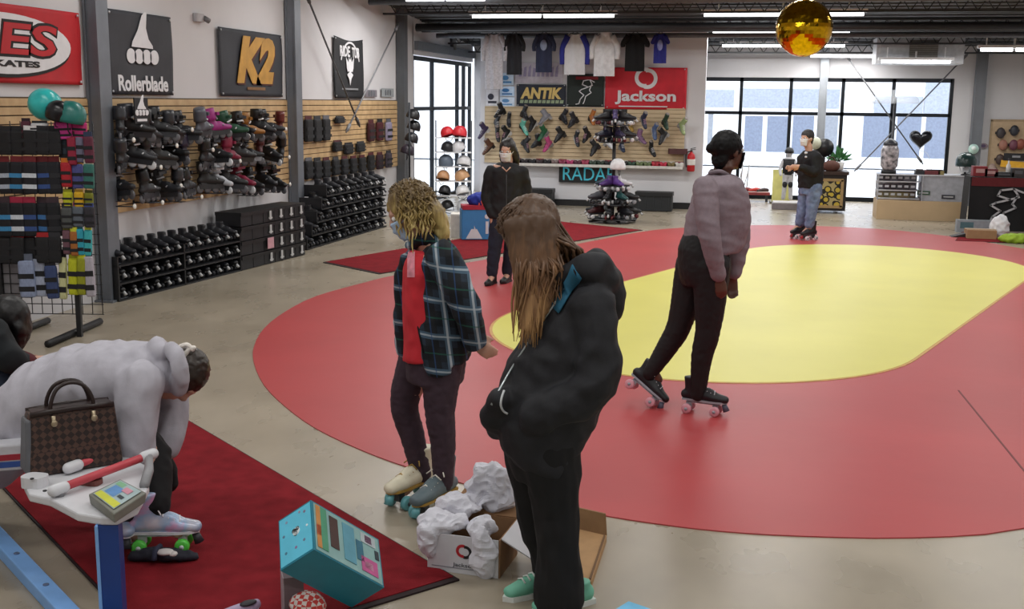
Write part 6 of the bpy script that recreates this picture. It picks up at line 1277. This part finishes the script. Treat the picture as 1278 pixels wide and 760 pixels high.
for q in ([(-.06, .30), (.14, .34), (.3, .26)], [(-.06, .30), (-.1, .18), (.1, .1), (.24, .16)], [(.14, .34), (.22, .2), (.14, .0)], [(.1, .1), (-.12, .02), (-.2, -.04), (-.04, -.16)], [(.14, .0), (.2, -.08), (.02, -.2), (-.02, -.36), (-.06, -.44)], [(-.04, -.16), (-.16, -.3), (-.2, -.44), (-.3, -.46)]): strokes(mb, [(a2*.95 + .52, b2*.72 + h*.52) for a2, b2 in q], .03, -.055, 0, .006)
mb.build('emblem', M('#a9aaae', .7), t)
mb = MB(); mb.surf(lambda u, v: (1.02 + u*.7, -.02 + .02*math.sin(u*30), h*v*.98), 24, 6); mb.build('black_swag', M('#141416', .8), t)
for i, (px, c_, wd2, hh, l_) in enumerate(((1222, '#7d2028', .22, .16, 'red box on the draped table, left'), (1236, '#6a2a30', .2, .12, 'maroon box on the draped table, second from left'), (1252, '#1a1a1e', .3, .07, 'flat black tray on the draped table'), (1258, '#d2d2d2', .07, .26, 'white bottle on the draped table'), (1270, '#3a3436', .2, .14, 'dark box on the draped table at the frame edge'))):
    q_ = OY(px, 215, a_.y+.3); q = thing('table_goods', l_, 'goods', V((q_.x, a_.y + .3, h+.006))); mb = MB()
    if 'bottle' in l_: mb.lathe([(wd2*.5, 0), (wd2*.5, hh*.7), (wd2*.2, hh*.82), (wd2*.2, hh)], n=14); mb.build('bottle_body', M(c_, .4), q); mb = MB(); mb.cyl((0, 0, hh), (0, 0, hh+.03), wd2*.25, n=10); mb.build('cap', M('#3a3a3e', .5), q)
    else: mb.box((0, 0, hh/2), (wd2, .2, hh)); mb.build('carton', M(c_, .6), q); mb = MB(); mb.box((0, -.102, hh*.55), (wd2*.6, .004, hh*.4)); mb.build('label', M('#b08a8a' if i < 2 else '#55555a', .6), q)
# board with small goods on the right wall
a2_, b2_ = OY(1238, 150, YB-.02), OY(1300, 226, YB-.02); t = thing('pegboard', 'tan display board on the back wall at the right edge', 'display panel', V(((a2_.x+b2_.x)/2, YB-.02, (a2_.z+b2_.z)/2))); w, h2 = b2_.x-a2_.x, a2_.z-b2_.z; mb = MB(); mb.box((0, 0, 0), (w, .03, h2)); mb.build('board', mat('board_tan', '#b9a183', .7, var=.08), t); mb = MB(); mb.box((0, -.01, h2/2), (w+.04, .04, .04)); mb.box((-w/2, -.01, 0), (.04, .04, h2)); mb.build('edge', M('#a08a6c', .6), t)
for i, (x, y, c_, nm) in enumerate(((1249, 166, '#3a3436', 'dark'), (1266, 163, '#2a2c34', 'black'), (1252, 181, '#9a6a5a', 'rust'), (1265, 181, '#6a3a4a', 'plum'), (1274, 180, '#8a4a3a', 'copper'), (1248, 199, '#4a3a36', 'brown'), (1238, 211, '#a08a80', 'beige'), (1262, 208, '#222226', 'jet'))):
    c = OY(x, y, YB-.12); q = thing('knee_pad', '%s knee pad hanging on the tan board' % nm, 'pad', c, 0, 'pads on the tan board'); mb = MB(); mb.sph((0, 0, 0), (.085, .05, .11), 12, 8); mb.build('cap', M(c_, .5), q); mb = MB(); mb.box((0, .02, 0), (.2, .02, .05)); mb.build('strap', M('#1d1d22', .7), q)
ctr = (OY(1256, 205, YB-.3) + OY(1292, 205, YB-.3))/2; t = thing('wall_sign', 'yellow sign strip below a black one at the right edge', 'sign', ctr); mb = MB(); mb.box((0, 0, -.02), (.75, .03, .13), R=Matrix.Rotation(.08, 3, 'Y')); mb.build('panel', M('#d6a12a', .5), t); mb = MB(); mb.box((.02, 0, .14), (.7, .03, .15)); mb.build('black_panel', M('#15151a', .5), t); mb = MB(); mb.box((-.1, -.018, .15), (.15, .006, .04)); mb.build('print', M('#8d8d92', .5), t)
# clutter in front of the draped table
c = G(1204, 297); t = thing('ramp', 'small black wedge on the floor beside the cardboard box', 'wedge', c); mb = MB(); mb.hexa([(-.2, 0, 0), (.12, 0, 0), (.12, .2, 0), (-.2, .2, 0), (-.19, 0, .01), (.12, 0, .1), (.12, .2, .1), (-.19, .2, .01)]); mb.build('wedge', M('#1a1618', .6), t)
c = G(1225, 299); t = thing('cardboard_box', 'flat brown cardboard box in front of the draped table', 'box', c); mb = MB(); mb.box((0, .15, .07), (.42, .3, .14)); mb.build('carton', mat('cardboard', '#9a7a58', .8, var=.08), t); mb = MB(); mb.box((0, .15, .145), (.44, .1, .01)); mb.build('tape', M('#b9a184', .4), t)
c = G(1218, 293); t = thing('boxed_goods', 'grey and teal boxes behind the flat cardboard box', 'goods', c + V((0, .35, 0))); mb = MB(); mb.box((0, 0, .1), (.5, .16, .2)); mb.build('carton', M('#8d949a', .6), t); mb = MB(); mb.box((-.1, -.082, .12), (.2, .004, .1)); mb.build('label', M('#4a6a72', .6), t)
c = G(1248, 298); t = thing('paper_bag', 'white crumpled paper bag before the draped table', 'bag', c); mb = MB(); mb.sph((0, .1, .16), (.14, .1, .2), 16, 12); me = fuse(mb, 'bag_body', .015, 1, folds(.025, 9, 9, 9)); addmesh('bag_body', me, M('#dcdde2', .7), t)
c = G(1268, 304); t = thing('toy_bag', 'lime green bundle on the floor at the right edge', 'bundle', c); mb = MB(); mb.sph((0, .1, .06), (.24, .14, .08), 16, 10); mb.sph((.25, .1, .06), (.18, .14, .07), 16, 10); me = fuse(mb, 'bundle_body', .015, 1, folds(.02, 9, 9, 9)); addmesh('bundle_body', me, M('#8fae2a', .7), t)
# --- air handler, gold ball
a_, b_ = OY(1100, 47, 22.6), OY(1202, 80, 22.6); c = (a_+b_)/2; w, h = b_.x-a_.x, a_.z-b_.z; t = thing('air_handler', 'pale grey air handler unit hung under the ceiling', 'air conditioner', c); mb = MB(); mb.box((0, .35, 0), (w, .8, h)); mb.build('casing', M('#b5b8bd', .4), t, bevel=.015)
mb = MB(); mb.box((0.02, -.06, .02), (w*.34, .03, h*.72)); mb.build('grille', M('#6f6d68', .5), t); mb = MB(); [mb.box((.02, -.08, -h*.28 + h*.08*i), (w*.33, .02, .012)) for i in range(8)]; mb.build('louvre', M('#8d8b86', .5), t)
mb = MB(); mb.hexa([(-w/2-.08, -.08, -h/2), (-w/2, -.05, -h/2), (-w/2, .7, -h/2), (-w/2-.08, .7, -h/2), (-w/2-.08, -.08, h/2), (-w/2, -.05, h/2), (-w/2, .7, h/2), (-w/2-.08, .7, h/2)]); mb.build('side_panel', M('#d6d8dc', .4), t)
for x in (-w*.42, w*.42): mb = MB(); mb.cyl((x, .3, h/2), (x, .3, zc(22.9)-c.z), .012, n=6); mb.build('hanger_rod', dark_metal, t)
c = OY(1003.5, 35, 12.0); R_ = 34*dist(c)/FPX; t = thing('disco_ball', 'gold mirror ball hanging over the yellow infield', 'mirror ball', c)
gm = mat('mirror_gold', '#d9a81c', .08, 1.0, var=.25, scale=30); mb = MB(); mb.sph((0, 0, 0), R_, 40, 24, smooth=False)
rn = random.Random(1)
mb.v = [v*(1 + rn.uniform(-.004, .004)) for v in mb.v]; mb.build('mirror_tiles', gm, t); mb = MB(); mb.cyl((0, 0, R_*.98), (0, 0, R_+.06), .05, .03); mb.build('cap', M('#8a6a1a', .3, metal=.8), t); mb = MB(); mb.cyl((0, 0, R_+.05), (0, 0, zc(12)-c.z), .008, n=6); mb.build('chain', dark_metal, t)
drop(bo); drop(rp_); drop(hp)
# ================================================================ foreground
rail_b = mat('rail_light_blue', '#7fb0ea', .45, var=.05); navy_b = mat('post_navy', '#1b3f86', .4, var=.06); white_p = mat('plastic_white', '#d3d4d8', .4, var=.03)
# white pedestal table with a blue post on a floor rail
ZT = .45
pA = G(137, 650, ZT-.03); t = thing('pedestal_table', 'small white plastic table on a blue post beside the seated person in pale grey', 'table', V((pA.x, pA.y, 0)))
poly = [G(x, y, ZT) - V((pA.x, pA.y, 0)) for x, y in ((126, 645), (146, 645), (172, 632), (186, 606), (182, 580), (140, 560), (78, 566), (36, 588), (30, 604), (36, 616), (62, 622), (96, 640))]
pl2 = [(q.x, q.y) for q in poly]; ar = sum(pl2[i][0]*pl2[(i+1) % 12][1] - pl2[(i+1) % 12][0]*pl2[i][1] for i in range(12)); pl2 = pl2 if ar > 0 else pl2[::-1]
mb = MB(); mb.prism(pl2, ZT-.035, ZT); mb.build('table_top', white_p, t, bevel=.008)
mb = MB(); mb.box((0, 0, (ZT-.035)/2), (.075, .075, ZT-.035)); mb.build('post', navy_b, t, rz=.35); mb = MB(); mb.box((-.041, -.012, (ZT-.035)/2), (.012, .06, ZT-.035)); mb.build('post_edge', rail_b, t, rz=.35)
c = G(44, 606, ZT) - V((pA.x, pA.y, 0)); mb = MB(); mb.rbox(c + V((0, 0, .02)), (.1, .08, .045), .03); mb.build('end_bracket', white_p, t); mb = MB()
for x, y in ((40, 598), (56, 613)): q = G(x, y, ZT+.045) - V((pA.x, pA.y, 0)); mb.cyl(q, q + V((0, 0, .004)), .008, n=10)
mb.build('screw', M('#141416', .5), t)
a, b = G(-60, 618), G(92, 784); d = (b-a).normalized(); mid = (a+b)/2; t2 = thing('floor_rail', 'light blue rail lying along the carpet edge at the lower left', 'rail', mid, math.atan2(d.y, d.x)); mb = MB(); mb.box((0, 0, .03), ((b-a).length+.5, .075, .06)); mb.build('bar', rail_b, t2, bevel=.006); mb = MB(); [mb.cyl((x, 0, .058), (x, 0, .064), .012, n=10) for x in (-.4, .2, .6)]; mb.build('bolt', M('#5a6a8a', .4), t2)
# toy frame: two red tubes between white joints, on the table
t = thing('tube_toy', 'red tubes with white end joints lying on the small white table', 'toy', G(130, 600, ZT) + V((0, 0, .002))); o_ = t.location.copy()
def seg(a, b, r, nm, m): mb = MB(); mb.cyl(a - o_, b - o_, r, n=12); return mb.build(nm, m, t)
r1a, r1b, r2a, r2b = G(74, 610, ZT+.03), G(186, 568, ZT+.06), G(92, 582, ZT+.03), G(136, 566, ZT+.04)
seg(r1a, r1b, .017, 'red_tube', mat('tube_red', '#c4454f', .45, var=.06)); seg(r2a, r2b, .015, 'red_tube', MATS['tube_red'])
for p in (r1a, r1b, r2a, r2b): mb = MB(); dd = (r1b-r1a).normalized(); mb.tube([p - o_ - dd*.025, p - o_ + dd*.02], .024, n=12, round_ends=True); mb.build('joint', white_p, t)
mb = MB(); q0, q1 = r1b - o_, G(180, 606, ZT+.01) - o_; mb.tube([q0, (q0+q1)/2 + V((.01, 0, 0)), q1], [.016, .02, .02], n=10); mb.tube([r1a - o_, r1a - o_ - V((0, 0, .03))], .018, n=10); mb.build('side_arm', M('#8d8d90', .5), t)
mb = MB(); q = G(112, 604, ZT) - o_; mb.rbox(q + V((0, 0, .012)), (.10, .06, .02), .02); mb.build('tray', M('#6d3a34', .6), t)
# grey case with a printed top
cs = [G(x, y, ZT+.045) for x, y in ((110, 616), (150, 597), (183, 614), (142, 641))]; ctr = sum(cs, V())/4; ctr.z = ZT+.002; t = thing('toy_case', 'flat grey case with a colourful printed top on the small white table', 'case', ctr); q = [p - ctr for p in cs]
mb = MB(); mb.hexa([V((p.x*.95, p.y*.95, 0)) for p in q][::-1] + [V((p.x, p.y, .042)) for p in q][::-1]); mb.build('case_body', M('#77786f', .5), t, bevel=.006)
f2 = lambda u, v, z=.045: (q[0]*(1-u)*(1-v) + q[1]*u*(1-v) + q[2]*u*v + q[3]*(1-u)*v) * 1.0 + V((0, 0, z - .0435))
def pr(u0, u1, v0, v1, c, dz=0.0): mb = MB(); mb.add([f2(u0, v0, .045+dz), f2(u1, v0, .045+dz), f2(u1, v1, .045+dz), f2(u0, v1, .045+dz)], [(0, 1, 2, 3)]); return mb
for nm, u0, u1, v0, v1, c, dz in (('print_ground', .08, .92, .1, .9, '#9fb3b5', .002), ('print_yellow', .1, .3, .12, .88, '#c9cc3a', .003), ('print_blue', .34, .7, .2, .55, '#5d8fc4', .003), ('print_pink', .62, .8, .5, .75, '#c88a9a', .004), ('print_dark', .4, .5, .6, .78, '#26343a', .004), ('print_green', .72, .88, .15, .42, '#7fb08a', .003)): pr(u0, u1, v0, v1, c, dz).build(nm, M(c, .5), t)
# handbag
chk = mat('bag_check', '#3a261f', .5, var=.1); nt = chk.node_tree; N = nt.nodes; L = nt.links; tc = [n for n in N if n.type == 'TEX_COORD'][0]; mp = N.new('ShaderNodeMapping'); mp.inputs['Rotation'].default_value = (0, PI/4, 0); L.new(tc.outputs['Object'], mp.inputs[0]); ck = N.new('ShaderNodeTexChecker'); ck.inputs['Scale'].default_value = 46; ck.inputs[1].default_value = lin('#4b342b'); ck.inputs[2].default_value = lin('#231612'); L.new(mp.outputs[0], ck.inputs[0]); L.new(ck.outputs[0], N['Principled BSDF'].inputs['Base Color'])
p = G(92, 582, ZT); t = thing('handbag', 'dark brown checkered handbag with a round handle on the small white table', 'handbag', p + V((0, 0, .002)), YAW + .6)
bw2, bh2, bd = .38, .265, .16; mb = MB(); vs = []
def bagf(w_, d_, z): return [(-w_/2, -d_/2, z), (w_/2, -d_/2, z), (w_/2, d_/2, z), (-w_/2, d_/2, z)]
mb.hexa([V(p_) for p_ in bagf(bw2, bd, 0)] + [V(p_) for p_ in bagf(bw2*.92, bd*.5, bh2)]); mb.build('bag_body', chk, t, bevel=.018)
lea = mat('bag_leather', '#241512', .4, var=.1); mb = MB()
for s_ in (-1, 1): mb.tube([(-bw2*.44, s_*bd*.27, bh2*.97), (0, s_*bd*.27, bh2*1.0), (bw2*.44, s_*bd*.27, bh2*.97)], .012, n=8)
mb.box((0, 0, bh2*.985), (bw2*.84, bd*.4, .012)); mb.build('rim', lea, t)
for s_ in (-1, 1):
    mb = MB(); mb.tube([(-.08, s_*.035, bh2-.05), (-.085, s_*.038, bh2+.02), (-.055, s_*.03, bh2+.085), (0, s_*.024, bh2+.105), (.055, s_*.03, bh2+.085), (.085, s_*.038, bh2+.02), (.08, s_*.035, bh2-.05)], .0085, n=10, dense=4); mb.build('handle', lea, t)
for x in (-.08, .08): mb = MB(); mb.sph((x, -.068, bh2-.05), (.014, .006, .014), 10, 8); mb.tube([(x, -.055, bh2-.02), (x, -.066, bh2-.06)], .009, n=8); mb.build('stud', M('#a99a80', .3, metal=.6), t)
mb = MB(); mb.hexa([V((-bw2*.53, -bd*.42, .01)), V((-bw2*.47, -bd*.45, .01)), V((-bw2*.47, bd*.45, .01)), V((-bw2*.53, bd*.42, .01)), V((-bw2*.49, -bd*.3, bh2*.9)), V((-bw2*.43, -bd*.3, bh2*.9)), V((-bw2*.43, bd*.3, bh2*.9)), V((-bw2*.49, bd*.3, bh2*.9))]); mb.build('side_gusset', M('#5f6166', .5), t, bevel=.01)
# bench below the seated person (mostly hidden), packet on it
bD = G(200, 690); c = PD(-8, 556, dist(bD)+.28); t = thing('bench', 'low grey bench under the person in the pale grey hoodie', 'bench', V((c.x, c.y, 0)), YAW); zb = c.z - .02; mb = MB(); mb.rbox((-.42, -.1, zb-.03), (.95, .62, .05), .03); mb.build('seat', M('#77777a', .6), t)
for x in (-.8, -.3): mb = MB(); mb.box((x, .05, (zb-.055)/2), (.05, .26, zb-.055)); mb.build('leg', M('#3a3a3e', .5), t)
d_ = _ray(6, 584); c = CC + d_*((zb + .0 - EYE)/d_.z); t = thing('snack_packet', 'white packet with red and blue bands at the left picture edge', 'packet', c, YAW+.3); mb = MB(); mb.rbox((0, 0, .06), (.2, .1, .12), .03); mb.build('packet_body', M('#cfd0d6', .5), t, bevel=.01); mb = MB(); mb.rbox((0, 0, .062), (.206, .106, .026), .03); mb.build('red_band', M('#a8283a', .5), t); mb = MB(); mb.rbox((0, 0, .03), (.206, .106, .026), .03); mb.build('blue_band', M('#33529a', .5), t)
# wrist guard on the carpet
c = G(203, 703); t = thing('wrist_guard', 'dark wrist guard with a white patch lying on the red carpet', 'wrist guard', c + V((0, 0, .013)), YAW); mb = MB(); mb.tube([(-.13, 0, .018), (-.05, .01, .026), (.05, 0, .026), (.14, .02, .016)], [(.03, .018), (.045, .026), (.045, .026), (.026, .014)], n=14, side=(0, 1, 0), dense=4, round_ends=True); me = fuse(mb, 'guard', .008, 2, folds(.008, 25, 25, 25)); addmesh('guard', me, M('#1d1e2b', .8), t); mb = MB(); mb.sph((.02, -.02, .048), (.04, .03, .012), 12, 8); mb.sph((.055, -.025, .042), (.02, .02, .012), 10, 6); mb.build('white_patch', M('#d3cdcb', .6), t); mb = MB(); mb.tube([(-.02, -.05, .02), (-.02, -.03, .055), (-.02, .04, .05)], .012, n=8, dense=3); mb.build('strap', M('#2b2d44', .8), t)
# teal toy box tipped on its lower corner, its upper end propped on a grey carton
tl = mat('box_teal', '#1f7f96', .45, var=.06); cy = mat('box_cyan', '#63cbe8', .45, var=.05); lp = mat('box_print', '#8fb7b5', .5, var=.1)
def vert(px, py, dep): d = _ray(px, py); return CC + d*(dep/FPX)
zo = .345; O_ = G(392, 690, zo); dO = (O_-CC).dot(CF); kk = FPX/dO
A_, Bv, Cv = vert(388, 628, dO + 56/kk), vert(350, 712, dO + 21/kk), vert(467, 757, dO + 79/kk)
ea, eb, ec = A_-O_, Bv-O_, Cv-O_
ec = ec*1.0; n1 = ea.normalized(); eb = (eb - n1*eb.dot(n1)); ec = ec - n1*ec.dot(n1); n2_ = eb.normalized(); ec = ec - n2_*ec.dot(n2_)
lowz = min((O_ + eb*i + ec*j + ea*k).z for i in (0, 1) for j in (0, 1) for k in (0, 1)); O_ = O_ + V((0, 0, .016 - lowz))
t = thing('toy_box', 'bright teal printed toy box tipped on one corner on the red carpet', 'box', O_)
mb = MB(); mb.hexa([V((0, 0, 0)), eb, eb + ec, ec, ea, ea + eb, ea + eb + ec, ea + ec]); mb.build('carton', tl, t)
na, nb_, nc = ea.normalized(), eb.normalized(), ec.normalized()
def face(e1, e2, nrm, u0, u1, v0, v1, off, nm, m, par):
    mb = MB(); q = [e1*u + e2*v for u, v in ((u0, v0), (u1, v0), (u1, v1), (u0, v1))]; mb.hexa([p + nrm*off for p in q] + [p + nrm*(off + .0012) for p in q]); return mb.build(nm, m, par)
w1 = face(eb, ea, -nc, .03, .97, .03, .97, .0005, 'end_panel', cy, t); w2 = face(ec, ea, -nb_, .03, .98, .03, .97, .0005, 'long_panel', lp, t)
for u, v, r_, c, nm in ((.47, .56, .09, '#e8f4fa', 'heart_ground'), (.44, .6, .05, '#15181c', 'heart_print'), (.54, .59, .05, '#15181c', 'heart_print'), (.49, .52, .05, '#15181c', 'heart_print'), (.2, .85, .03, '#8d7f9a', 'dot_print'), (.35, .9, .025, '#a48da0', 'dot_print'), (.75, .85, .03, '#8d9fba', 'dot_print'), (.85, .6, .03, '#5f7f9a', 'dot_print'), (.25, .3, .03, '#6d7f9a', 'dot_print'), (.5, .25, .03, '#8d6f9a', 'dot_print'), (.8, .25, .03, '#4d7f9a', 'dot_print'), (.15, .55, .025, '#e8f4fa', 'dot_print')):
    mb = MB(); mb.tube([eb*u + ea*v - nc*.001, eb*u + ea*v - nc*.003], r_*.2, n=14, smooth=False); mb.build(nm, M(c, .5), w1)
for u0, u1, v0, v1, c in ((.05, .11, .1, .95, '#c98a4a'), (.11, .2, .1, .95, '#4f9a78'), (.05, .11, .35, .55, '#d96a4a'), (.24, .36, .25, .88, '#4a2f2a'), (.43, .6, .15, .9, '#5fa0b4'), (.62, .72, .3, .7, '#2f6f86'), (.70, .92, .72, .92, '#b9c4c9'), (.76, .86, .75, .9, '#7a4a6a'), (.68, .92, .12, .42, '#c45a92'), (.73, .85, .2, .34, '#e4a6c4'), (.9, .96, .5, .68, '#26333c')): face(ec, ea, -nb_, u0, u1, v0, v1, .003, 'print_patch', M(c, .5), w2)
ckm = mat('check_red_white', '#c9403a', .7); nt = ckm.node_tree; N = nt.nodes; L = nt.links; tc = [n for n in N if n.type == 'TEX_COORD'][0]; ck = N.new('ShaderNodeTexChecker'); ck.inputs['Scale'].default_value = 55; ck.inputs[1].default_value = lin('#d9cfc8'); ck.inputs[2].default_value = lin('#c23a34'); L.new(tc.outputs['Object'], ck.inputs[0]); L.new(ck.outputs[0], N['Principled BSDF'].inputs['Base Color'])
c = G(384, 776); t = thing('checked_pouch', 'round red and white checked pouch at the bottom picture edge', 'pouch', c + V((0, 0, .015))); mb = MB(); mb.sph((0, 0, .055), (.075, .06, .055), 20, 12); me = fuse(mb, 'pouch_body', .008, 1, folds(.006, 20, 20, 20)); addmesh('pouch_body', me, ckm, t); mb = MB(); mb.sph((-.045, .01, .085), (.03, .03, .02), 10, 8); mb.build('pale_patch', M('#c3ccd9', .5), t)
c = G(372, 770); hz_ = .17; c = G(366, 742, .1); t = thing('grey_carton', 'grey carton propping up the raised end of the teal toy box', 'carton', V((c.x, c.y, .014)), YAW + .3); mb = MB(); mb.box((0, .02, hz_/2), (.075, .1, hz_)); mb.build('carton_body', M('#6a5a60', .6), t); mb = MB(); mb.box((-.039, .02, hz_/2), (.004, .1, hz_)); mb.build('pale_edge', M('#a89aa0', .6), t)
c = G(294, 778); t = thing('child_shoe', 'white and purple shoe just cut by the bottom edge', 'shoe', c + V((0, 0, .013)), .9, sc=.72); mb = MB(); mb.tube([(-.1, 0, .04), (0, 0, .045), (.09, 0, .05), (.13, 0, .06)], [(.034, .035), (.038, .04), (.036, .04), (.02, .03)], n=14, side=(0, 1, 0), dense=3, round_ends=True); me = fuse(mb, 'upper', .008, 2); addmesh('upper', me, M('#a99ab8', .5), t); mb = MB(); mb.box((.02, 0, .006), (.26, .07, .012)); mb.build('sole', M('#d3cfd6', .6), t); mb = MB(); mb.sph((.07, -.015, .085), (.05, .03, .012), 10, 8); mb.build('toe_stripe', M('#1d1a22', .5), t)
# white skate carton with tissue paper
FL, FR = G(534, 710), G(622, 722); ef = (FR-FL).normalized(); pf = V((-ef.y, ef.x, 0)); pf = pf if pf.dot(fw0) > 0 else -pf; LW = (FR-FL).length; LD = .27; hh = .17
t = thing('skate_carton', 'open white skate carton with a red swirl logo and tissue paper', 'carton', FL + V((0, 0, .0))); g4 = lambda a, b, z: ef*a + pf*b + V((0, 0, z)); t.location.z = .001
def pn(ps, nm, m, th=.005):
    mb = MB(); n = (V(ps[1])-V(ps[0])).cross(V(ps[3])-V(ps[0])).normalized()*th; mb.hexa([V(p_) for p_ in ps] + [V(p_)+n for p_ in ps]); return mb.build(nm, m, t)
cw = mat('carton_white', '#c9c9ce', .6, var=.04); cb = mat('carton_brown', '#8d6a4a', .8, var=.1)
fw = pn([g4(0, 0, 0), g4(LW, 0, 0), g4(LW, 0, hh), g4(0, 0, hh)], 'front_wall', cw); pn([g4(0, 0, 0), g4(0, LD, 0), g4(0, LD, hh), g4(0, 0, hh)], 'side_wall', cw); pn([g4(LW, 0, 0), g4(LW, LD, 0), g4(LW, LD, hh), g4(LW, 0, hh)], 'side_wall', cb); pn([g4(0, LD, 0), g4(LW, LD, 0), g4(LW, LD, hh), g4(0, LD, hh)], 'back_wall', cb); pn([g4(0, 0, .0), g4(LW, 0, .0), g4(LW, LD, .0), g4(0, LD, .0)], 'carton_floor', cb)
pn([g4(LW+.005, .02, hh), g4(LW+.005, LD, hh), g4(LW+.17, LD*.75, .03), g4(LW+.2, .1, .02)], 'lid_flap', cw); pn([g4(0, LD, hh), g4(LW, LD, hh), g4(LW*.95, LD+.13, hh+.06), g4(.03, LD+.13, hh+.06)], 'back_flap', cb)
mb = MB(); 
mp4 = lambda x, z: g4(LW*.52 + x, -.006, hh*.55 + z)
def arcs(a0, a1, cx, cz):
    q = MB()
    for i in range(14):
        b0, b1 = math.radians(a0+(a1-a0)*i/14), math.radians(a0+(a1-a0)*(i+1)/14); r0_, r1_ = .017, .03
        q.add([mp4(cx+r0_*math.cos(b0), cz+r0_*math.sin(b0)), mp4(cx+r1_*math.cos(b0), cz+r1_*math.sin(b0)), mp4(cx+r1_*math.cos(b1), cz+r1_*math.sin(b1)), mp4(cx+r0_*math.cos(b1), cz+r0_*math.sin(b1))], [(0, 1, 2, 3)])
    return q
arcs(70, 285, -.006, .01).build('logo_red', M('#b3232e', .5), fw); arcs(-110, 105, .006, .006).build('logo_black', M('#17171a', .5), fw)
tx = text('Jackson', .05, M('#4a4a52', .5), fw, g4(LW*.52, -.007, hh*.22), 'lettering', depth=.0005, fit=(.1, .022)); tx.rotation_euler = (0, 0, math.atan2(ef.y, ef.x))
mb = MB(); mb.hexa([g4(.02, -.0065, .022), g4(LW-.02, -.0065, .022), g4(LW-.02, -.0055, .022), g4(.02, -.0055, .022), g4(.02, -.0065, .026), g4(LW-.02, -.0065, .026), g4(LW-.02, -.0055, .026), g4(.02, -.0055, .026)]); mb.build('printed_line', M('#8d8d95', .5), fw)
tis = mat('tissue_white', '#d9d9e2', .75, var=.03)
def tissue(cs, label, seed):
    c0 = cs[0][0]; t = thing('tissue_paper', label, 'tissue paper', c0); mb = MB()
    for c, r, R in cs: mb.sph(c - c0, r, 20, 14, R=R)
    def w(p):
        q = V((p.x*9+seed, p.y*9, p.z*9)); n = noise.noise(q); n2 = noise.noise(q*2.6); return .05*(-abs(n)) + .02*(-abs(n2)) + .012
    me = fuse(mb, 'sheet', .009, 1, w); me.polygons.foreach_set('use_smooth', [False]*len(me.polygons)); addmesh('sheet', me, tis, t)
B0 = t.location.copy()
tissue([(B0 + g4(.05, .06, hh+.03), (.11, .08, .055), None), (B0 + g4(.0, .0, hh*.75), (.05, .06, .09), None)], 'white tissue paper spilling over the left front of the skate carton', 1)
tissue([(B0 + g4(LW*.8, -.01, hh*.62), (.065, .035, .12), None), (B0 + g4(LW*.72, .05, hh+.02), (.06, .06, .06), None)], 'white tissue paper hanging over the front right of the skate carton', 5)
tissue([(B0 + g4(LW*.6, LD+.04, hh+.12), (.13, .07, .11), Matrix.Rotation(.5, 3, 'Y')), (B0 + g4(LW*.2, LD*.8, hh+.05), (.12, .08, .05), None)], 'large white tissue sheet standing up at the back of the skate carton', 9)
c = B0 + g4(LW*.45, LD*.5, .006); t = thing('skate_part', 'black skate part lying inside the white carton', 'skate part', c); mb = MB(); mb.rbox((0, 0, .04), (.12, .07, .08), .02); mb.build('part_body', M('#15130f', .5), t); mb = MB(); mb.cyl((.0, -.045, .05), (0, .045, .05), .02); mb.build('axle', M('#3a3a3c', .4), t)
# flat brown carton behind the leg
q = [G(x, y) for x, y in ((664, 728), (738, 734), (757, 676), (690, 660))]; ctr = sum(q, V())/4; t = thing('brown_carton', 'flattened brown cardboard carton lying behind the person in black', 'carton', ctr); qq = [p - ctr for p in q]; mb = MB(); mb.hexa([V((p.x, p.y, 0)) for p in qq] + [V((p.x, p.y, .03)) for p in qq]); mb.build('carton_body', mat('cardboard_tan', '#b08a5f', .8, var=.08), t)
mb = MB(); a_, b_ = qq[3], qq[2]; mb.hexa([a_ + V((0, 0, .03)), b_ + V((0, 0, .03)), b_ + V((0, .01, .03)), a_ + V((0, .01, .03)), a_*.9 + V((0, .06, .12)), b_*.9 + V((0, .06, .12)), b_*.9 + V((0, .07, .12)), a_*.9 + V((0, .07, .12))]); mb.build('raised_flap', M('#8a6a48', .8), t); mb = MB(); mb.hexa([V((p.x, p.y, .031)) for p in (qq[1]*.97, qq[1]*.97 + (qq[2]-qq[1])*.95, qq[1]*.9 + (qq[2]-qq[1])*.95, qq[1]*.9)] + [V((p.x, p.y, .035)) for p in (qq[1]*.97, qq[1]*.97 + (qq[2]-qq[1])*.95, qq[1]*.9 + (qq[2]-qq[1])*.95, qq[1]*.9)]); mb.build('crease', M('#6f5236', .8), t)
# corner of a pale blue box at the bottom edge
p = G(785, 752, .1); t = thing('blue_box', 'pale blue box corner at the bottom edge right of the mint sneakers', 'box', V((p.x, p.y, 0)), YAW + PI/4 + .1); mb = MB(); mb.box((-.13, -.13, .04), (.26, .26, .08)); mb.build('carton', M('#4f9cc4', .5), t); mb = MB(); mb.box((-.13, -.13, .09), (.27, .27, .025)); mb.build('lid', M('#62b4dc', .5), t)
